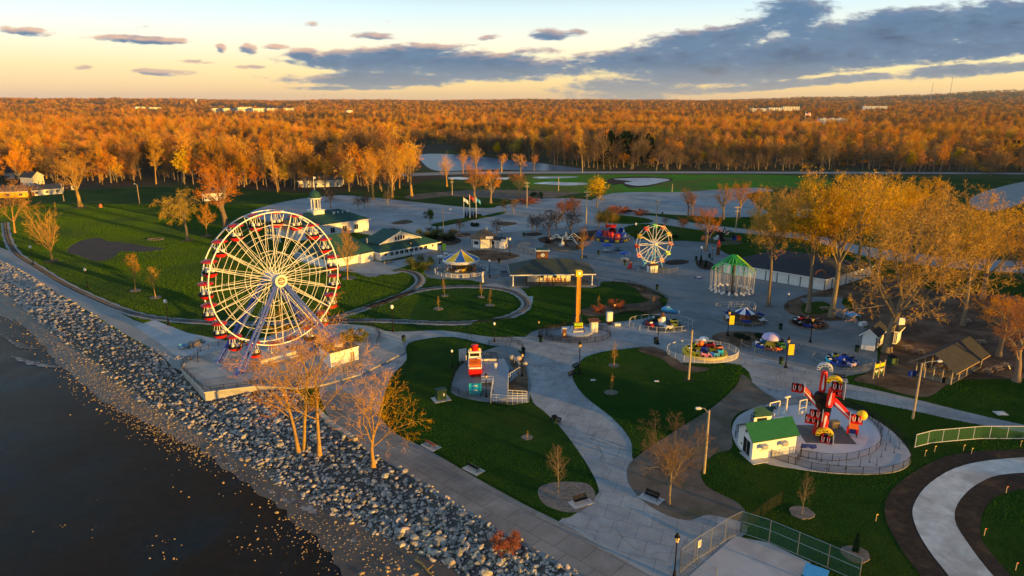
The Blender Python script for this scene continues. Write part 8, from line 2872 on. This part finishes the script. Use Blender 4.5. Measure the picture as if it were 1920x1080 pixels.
# court fences
mz = dict(h=3.0, spacing=3.0)
fence("chain_link_fence", "tall chain link fence with green mesh along the court's far side", pxline([(1388, 1000), (1437, 1016), (1492, 1040), (1545, 1063), (1610, 1092)], 0), 3.0, 3.6, M["link_green"], M["steel"], (1.0, .55, .02), .06, .035, z=.06)
fence("chain_link_fence", "tall chain link fence along the court's walkway side", pxline([(1274, 1075), (1303, 1052), (1331, 1035), (1361, 1014), (1388, 1000)], 0), 3.0, 3.2, M["link"], M["steel"], (1.0, .02), .06, .035, z=.06)
fence("chain_link_fence", "chain link gate panel at the court's lake corner", pxline([(1274, 1075), (1300, 1085), (1340, 1110)], 0), 3.0, 3.2, M["link"], M["steel"], (1.0, .5, .02), .06, .035, z=.06)
fence("chain_link_fence", "short dark chain link fence in the bare earth beyond the court", pxline([(1388, 1000), (1410, 985), (1440, 960), (1465, 945)], 0), 1.8, 3.0, M["link_dark"], M["black"], (1.0,), .05, .03, z=.06)
q = P(1306, 1050)
o = thing("rules_sign", "white rules sign fixed to the court gate post", "sign", (q.x, q.y, .1), R(38))
MB().box((.35, 0, 1.9), (.55, .04, .9)).build("board", M["white"], o)
MB().tube([(0, 0, 0), (0, 0, 2.6)], .05, 6).build("post", M["steel"], o)
m = MB()
for k in range(5):
 m.box((.35, -.03, 2.2 - k * .14), (.4, .01, .05))
m.build("text_line", M["black"], o)
q = P(1520, 1085)
o = thing("blue_shade", "pale blue roof corner peeking up at the bottom edge by the court", "roof panel", (q.x, q.y, .06), R(-35))
MB().box((.5, -.6, 1.3), (2.4, 1.6, .1), 0, 0, R(25)).build("panel", M["skyblue"], o)
m = MB()
for sx in (-.6, 1.6):
 m.tube([(sx, -.6, 0), (sx, -.6, 1.3)], .06, 5)
m.build("post", M["steel"], o)
# utility slab, irrigation boxes, hoop racks, timber stakes
for px, py, lb in ((1112, 714, "small pale valve cover on the kidney lawn, left one"), (1231, 716, "small pale valve cover on the kidney lawn, right one")):
 q = P(px, py)
 tag(MB().box((0, 0, .05), (.9, .6, .1)).box((0, 0, .12), (.7, .4, .05)).build("valve_cover", M["palegrey"], None, False, (q.x, q.y, .1)), lb, "valve cover")
q = P(1876, 776)
tag(MB().box((0, 0, .06), (1.8, 1.4, .12)).box((.1, .1, .16), (1.0, .8, .1)).build("concrete_cover", M["palegrey"], None, False, (q.x, q.y, .06)), "broken pale concrete cover in the grass beyond the right path", "cover")
for px, py, lb in ((880, 636, "black hoop rack at the walk edge by the lawn island"), (952, 650, "black hoop rack inside the boat ride queue")):
 q = P(px, py)
 o = thing("bike_rack", lb, "bike rack", (q.x, q.y, .06), R(15))
 MB().tube([(.5 * math.cos(PI * k / 10), 0, .7 + .5 * math.sin(PI * k / 10)) for k in range(11)], .04, 6).build("hoop", M["black"], o)
 m = MB()
 for s in (-.5, .5):
  m.tube([(s, 0, 0), (s, 0, .7)], .04, 6).lathe([(.1, 0), (.1, .03), (.04, .05)], 8, (s, 0, 0))
 m.build("foot", M["black"], o)
for px, py, lb in ((1734, 856, "timber survey stake left of the windscreen fence bottom"), (1752, 848, "timber survey stake with slack tape below the windscreen fence"), (1806, 846, "tall timber survey stake below the windscreen fence"), (1821, 852, "short timber stake nearest the gravel road top"), (1913, 838, "timber stake at the right edge by the windscreen fence"), (1886, 925, "orange marker stake on the bare earth inside the road curve"), (1642, 978, "yellow marker flag in the shaded lawn"), (1845, 1005, "orange marker flag low on the inner bare earth"), (1904, 1070, "orange marker flag at the bottom right corner")):
 q = P(px, py)
 o = thing("survey_stake", lb, "stake", (q.x, q.y, .05))
 MB().box((0, 0, .5), (.07, .05, 1.0)).build("stake", M["post_wood"], o)
 MB().box((.09, 0, .95), (.2, .03, .14)).build("flag", M["orange"] if "orange" in lb else M["yellow"], o)
# landing block wall by the lake apron
q = P(365, 652)
for i, (px, py, w, rz, lb) in enumerate(((352, 652, 2.2, .5, "pale limestone block by the lake apron, left one"), (365, 648, 2.6, .3, "stacked limestone block in the middle by the lake apron"), (374, 643, 1.8, .6, "limestone block by the lake apron, right one"))):
 q = P(px, py)
 mb = MB()
 rr = random.Random(i)
 for k in range(2):
  mb.box((rr.uniform(-.2, .2), rr.uniform(-.1, .1), .2 + k * .4), (w - k * .5, .9, .38), rr.uniform(-.1, .1))
 tag(mb.build("stone_block", M["rock2"], None, False, (q.x, q.y, .05)), lb, "stone block")
# queue wall / railing of the small garden at the lake lawn: stone ring and game circles
q = P(292, 449)
mb = MB()
for k in range(18):
 a = 2 * PI * k / 18
 mb.box((2.6 * math.cos(a), 1.9 * math.sin(a), .12), (.8, .5, .35), a)
tag(mb.build("stone_ring", M["ringmulch"], None, False, (q.x, q.y, .02)), "low ring of stones round a bed on the lake lawn", "stone ring")
q = P(189, 389)
o = thing("play_structure", "small orange playground piece on the far lake lawn", "play piece", (q.x, q.y, .02))
MB().lathe([(.8, 0), (.7, 1.2), (.3, 1.7), (.05, 1.8)], 10).build("body", M["orange"], o, True)
MB().box((0, 0, .05), (2.4, 2.0, .1)).build("base", M["ringmulch"], o)
# ================================================================== RIPRAP
def icos():
 t = (1 + 5 ** .5) / 2
 v = np.array([(-1, t, 0), (1, t, 0), (-1, -t, 0), (1, -t, 0), (0, -1, t), (0, 1, t), (0, -1, -t), (0, 1, -t), (t, 0, -1), (t, 0, 1), (-t, 0, -1), (-t, 0, 1)], float)
 v /= np.linalg.norm(v[0])
 f = [(0, 11, 5), (0, 5, 1), (0, 1, 7), (0, 7, 10), (0, 10, 11), (1, 5, 9), (5, 11, 4), (11, 10, 2), (10, 7, 6), (7, 1, 8), (3, 9, 4), (3, 4, 2), (3, 2, 6), (3, 6, 8), (3, 8, 9), (4, 9, 5), (2, 4, 11), (6, 2, 10), (8, 6, 7), (9, 8, 1)]
 return v, f
def sub(v, f):
 v = [tuple(x) for x in v]
 cache = {}
 def mid(a, b):
  k = (min(a, b), max(a, b))
  if k not in cache:
   m = np.array(v[a]) + np.array(v[b])
   m /= np.linalg.norm(m)
   cache[k] = len(v)
   v.append(tuple(m))
  return cache[k]
 nf = []
 for a, b, c in f:
  ab, bc, ca = mid(a, b), mid(b, c), mid(c, a)
  nf += [(a, ab, ca), (b, bc, ab), (c, ca, bc), (ab, bc, ca)]
 return np.array(v), nf
def rock_shape(seed, level=1):
 rng = np.random.default_rng(seed)
 v, f = icos()
 for _ in range(level):
  v, f = sub(v, f)
 # chop with a few planes: quarried angular stone
 for _ in range(9):
  n = rng.normal(size=3)
  n /= np.linalg.norm(n)
  d = rng.uniform(.45, .8)
  s = v @ n
  over = s > d
  v[over] -= np.outer(s[over] - d, n)
 v *= np.array([rng.uniform(.9, 1.35), rng.uniform(.7, 1.0), rng.uniform(.55, .8)])
 v += rng.normal(scale=.025, size=v.shape)
 return v, f
SHAPES = [rock_shape(i) for i in range(10)]
SHAPES0 = [rock_shape(40 + i, 0) for i in range(10)]

def bank_point(s, t):
 i = min(int(s), len(edge) - 2)
 k = s - i
 j = min(i, len(foot) - 2)
 a = edge[i].lerp(edge[i + 1], k)
 b = foot[j].lerp(foot[j + 1], k)
 return Vector((a.x, a.y, .05)).lerp(Vector((b.x, b.y, WZ)), t)
def rocks():
 rng = random.Random(4)
 n = min(len(edge), len(foot)) - 1
 seg = [max(.01, (edge[i + 1] - edge[i]).length) * ((edge[i] - foot[min(i, len(foot) - 1)]).length) for i in range(n)]
 plat = [(p.x, p.y) for p in [P(336, 690, .35), P(383, 739, .35), P(481, 727, .35), P(562, 731, .35), P(620, 700), P(500, 640), P(372, 664)]]
 def inside(x, y, poly):
  c = False
  for (x0, y0), (x1, y1) in zip(poly, poly[1:] + poly[:1]):
   if (y0 > y) != (y1 > y) and x < (x1 - x0) * (y - y0) / (y1 - y0) + x0:
    c = not c
  return c
 items = []
 tot = sum(seg)
 for i in range(n):
  mid = (edge[i] + foot[min(i, len(foot) - 1)]) / 2
  dist = mid.length
  if dist > 700 or mid.y < 45:
   continue
  dens = 4.4 if dist < 150 else 2.2 if dist < 260 else .5
  cnt = int(seg[i] * dens)
  for _ in range(min(cnt, 3200)):
   s = i + rng.random()
   t = rng.uniform(-.03, 1.04)
   p = bank_point(s, t)
   px, py = PX(p)
   r = .13 + .40 * rng.random() ** 3.2
   if rng.random() < .03:
    r *= 1.5
   if 720 < px < 960 and py > 930 and t > .25 and rng.random() < .018:
    r = rng.uniform(.55, .95)
   if dist > 200:
    r *= 1.35
   if px < 340 and t > .55 and rng.random() < .55:
    r *= .45
   if t > .9 and rng.random() < .4:
    r *= .6
   if inside(p.x, p.y, plat):
    continue
   if px > 1100 and py > 1100:
    continue
   items.append((p + Vector((0, 0, r * rng.uniform(-.05, .3))), r))
 # a loose scatter of smaller stones on the mud and in the shallows
 loose = []
 bands = [((0, 560), (60, 600), (130, 660), (200, 720), (270, 775), (340, 812), (420, 850)), ((440, 850), (520, 910), (600, 975), (680, 1040), (760, 1100))]
 for px, py, sx, sy, cnt, r0 in ((60, 590, 60, 26, 600, .15), (130, 650, 50, 28, 900, .14), (200, 715, 46, 26, 1300, .13), (265, 765, 45, 24, 1300, .13), (330, 805, 40, 18, 600, .13), (400, 842, 40, 14, 120, .14), (470, 890, 60, 26, 90, .15), (560, 950, 70, 30, 160, .15), (640, 1000, 60, 26, 240, .13), (600, 1045, 50, 26, 50, .10), (730, 1060, 40, 30, 120, .18), (305, 1030, 26, 14, 16, .13), (470, 1020, 30, 18, 22, .12), (225, 905, 60, 30, 10, .08), (130, 990, 40, 12, 9, .1), (345, 930, 12, 8, 3, .22)):
  for _ in range(cnt):
   x, y = rng.gauss(px, sx), rng.gauss(py, sy)
   # along the waterline the scatter follows the bank direction
   y += (x - px) * .72 if cnt > 80 and py < 1000 else 0
   if x < -20 or y < 540 or y > 1100:
    continue
   loose.append((P(x, y, WZ + .05), r0 * rng.uniform(.35, 1.3) * (2.0 if rng.random() < .06 else 1)))
 def vis_size(it):
  p, r = it
  return r / p.length
 items.sort(key=vis_size, reverse=True)
 big = []
 rest = []
 for it in items:
  px, py = PX(it[0])
  (big if (len(big) < 300 and 0 < px < 1920 and 0 < py < 1078) else rest).append(it)
 meshes = []
 for k, (v, f) in enumerate(SHAPES):
  me = bpy.data.meshes.new("boulder")
  me.from_pydata([tuple(x) for x in v], [], f)
  me.materials.append(M["rock"] if k % 4 else M["rock2"])
  me.update()
  meshes.append(me)
 for p, r in big:
  o = bpy.data.objects.new("boulder", rng.choice(meshes))
  COL.objects.link(o)
  o.location = p
  o.scale = (r, r, r)
  o.rotation_euler = (rng.uniform(-.5, .5), rng.uniform(-.5, .5), rng.uniform(0, 6.28))
  tag(o, "angular grey boulder in the riprap bank below the promenade", "boulder", "boulders of the riprap bank")
 def mass(name, lst, shapes, mm, label, cat):
  V, F, o = [], [], 0
  nr = np.random.default_rng(3)
  mi = []
  for p, r in lst:
   kk = int(nr.integers(len(shapes)))
   v, f = shapes[kk]
   a = nr.uniform(0, 6.28)
   b = nr.uniform(-.5, .5)
   Rz = np.array([[math.cos(a), -math.sin(a), 0], [math.sin(a), math.cos(a), 0], [0, 0, 1]])
   Rx = np.array([[1, 0, 0], [0, math.cos(b), -math.sin(b)], [0, math.sin(b), math.cos(b)]])
   V.append((v * r) @ Rx.T @ Rz.T + np.array(p))
   F.append(np.array(f) + o)
   mi += [int(nr.random() < mm[1])] * len(f)
   o += len(v)
  V = np.concatenate(V)
  F = np.concatenate(F)
  me = bpy.data.meshes.new(name)
  me.vertices.add(len(V))
  me.vertices.foreach_set("co", V.ravel())
  me.loops.add(F.size)
  me.loops.foreach_set("vertex_index", F.ravel().astype(np.int32))
  me.polygons.add(len(F))
  me.polygons.foreach_set("loop_start", np.arange(0, F.size, 3, dtype=np.int32))
  for x in mm[0]:
   me.materials.append(x)
  me.polygons.foreach_set("material_index", np.array(mi, dtype=np.int32))
  me.update()
  me.validate()
  ob = bpy.data.objects.new(name, me)
  COL.objects.link(ob)
  return tag(ob, label, cat, None, "stuff")
 mass("riprap", rest, SHAPES, ([M["rock"], M["rock2"]], .22), "smaller grey stones filling the riprap bank along the lake", "stones")
 mass("loose_stones", loose, SHAPES0, ([M["debris"], M["rock2"]], .35), "loose sunlit stones scattered over the mud and shallows", "stones")
 print("ROCKS", len(big), len(rest), len(loose))
 # driftwood
 for a, b, r, lb in (((779, 1050), (812, 1080), .18, "long grey driftwood log on the mud below the riprap"), ((150, 608), (168, 620), .25, "pale driftwood log on the lake side stones, upper one"), ((180, 617), (190, 624), .2, "short pale driftwood log beside the longer one"), ((207, 622), (240, 626), .25, "sunlit driftwood trunk near the apron")):
  A, B = P(*a, WZ + .2), P(*b, WZ + .2)
  o = thing("driftwood_log", lb, "log", tuple((A + B) / 2))
  c = (A + B) / 2
  MB().tube([A - c, (A - c) * .3 + Vector((.1, .2, .1)), (B - c) * .4, B - c], [r, r * .9, r * .8, r * .5], 7).build("stem", M["bark_pale"], o)
  MB().tube([(B - c) * .3, (B - c) * .5 + Vector((.5, .6, .5))], [r * .5, r * .2], 5).build("branch_stub", M["bark_pale"], o)
 # capping blocks along the promenade edge beside the trees
 blk = None
 line = pxline([(596, 772), (610, 786), (626, 800), (645, 812), (668, 828)], 4)
 for i in range(0, len(line) - 1):
  a, b = line[i], line[i + 1]
  d = b - a
  if blk is None:
   m = MB().box((0, 0, .15), (1.15, .8, .5)).box((.05, .02, .45), (1.0, .7, .12))
   blk = tag(m.build("edge_block", M["rock2"], None, False, tuple(a)), "squared limestone block capping the promenade edge by the trees", "stone block", "limestone blocks along the promenade edge")
   blk.rotation_euler = (0, 0, math.atan2(d.y, d.x))
  else:
   c = blk.copy()
   COL.objects.link(c)
   c.location = tuple(a)
   c.rotation_euler = (0, rng.uniform(-.08, .08), math.atan2(d.y, d.x) + rng.uniform(-.12, .12))
rocks()
grass()
# ================================================================== AIR
def air():
 m = bpy.data.materials.new("air_haze")
 m.use_nodes = True
 nt = m.node_tree
 nt.nodes.clear()
 v = nt.nodes.new("ShaderNodeVolumePrincipled")
 v.inputs["Color"].default_value = (.80, .86, .95, 1)
 v.inputs["Density"].default_value = HAZE_D
 v.inputs["Anisotropy"].default_value = .2
 o = nt.nodes.new("ShaderNodeOutputMaterial")
 nt.links.new(v.outputs[0], o.inputs["Volume"])
 mb = MB().box((0, 12800, 128), (44000, 27600, 263.5))
 b = mb.build("haze", m)
 b["kind"] = "stuff"
 b["label"] = "thin evening haze over the distant woods"
 b["category"] = "haze"
HAZE_D = .000022
air()
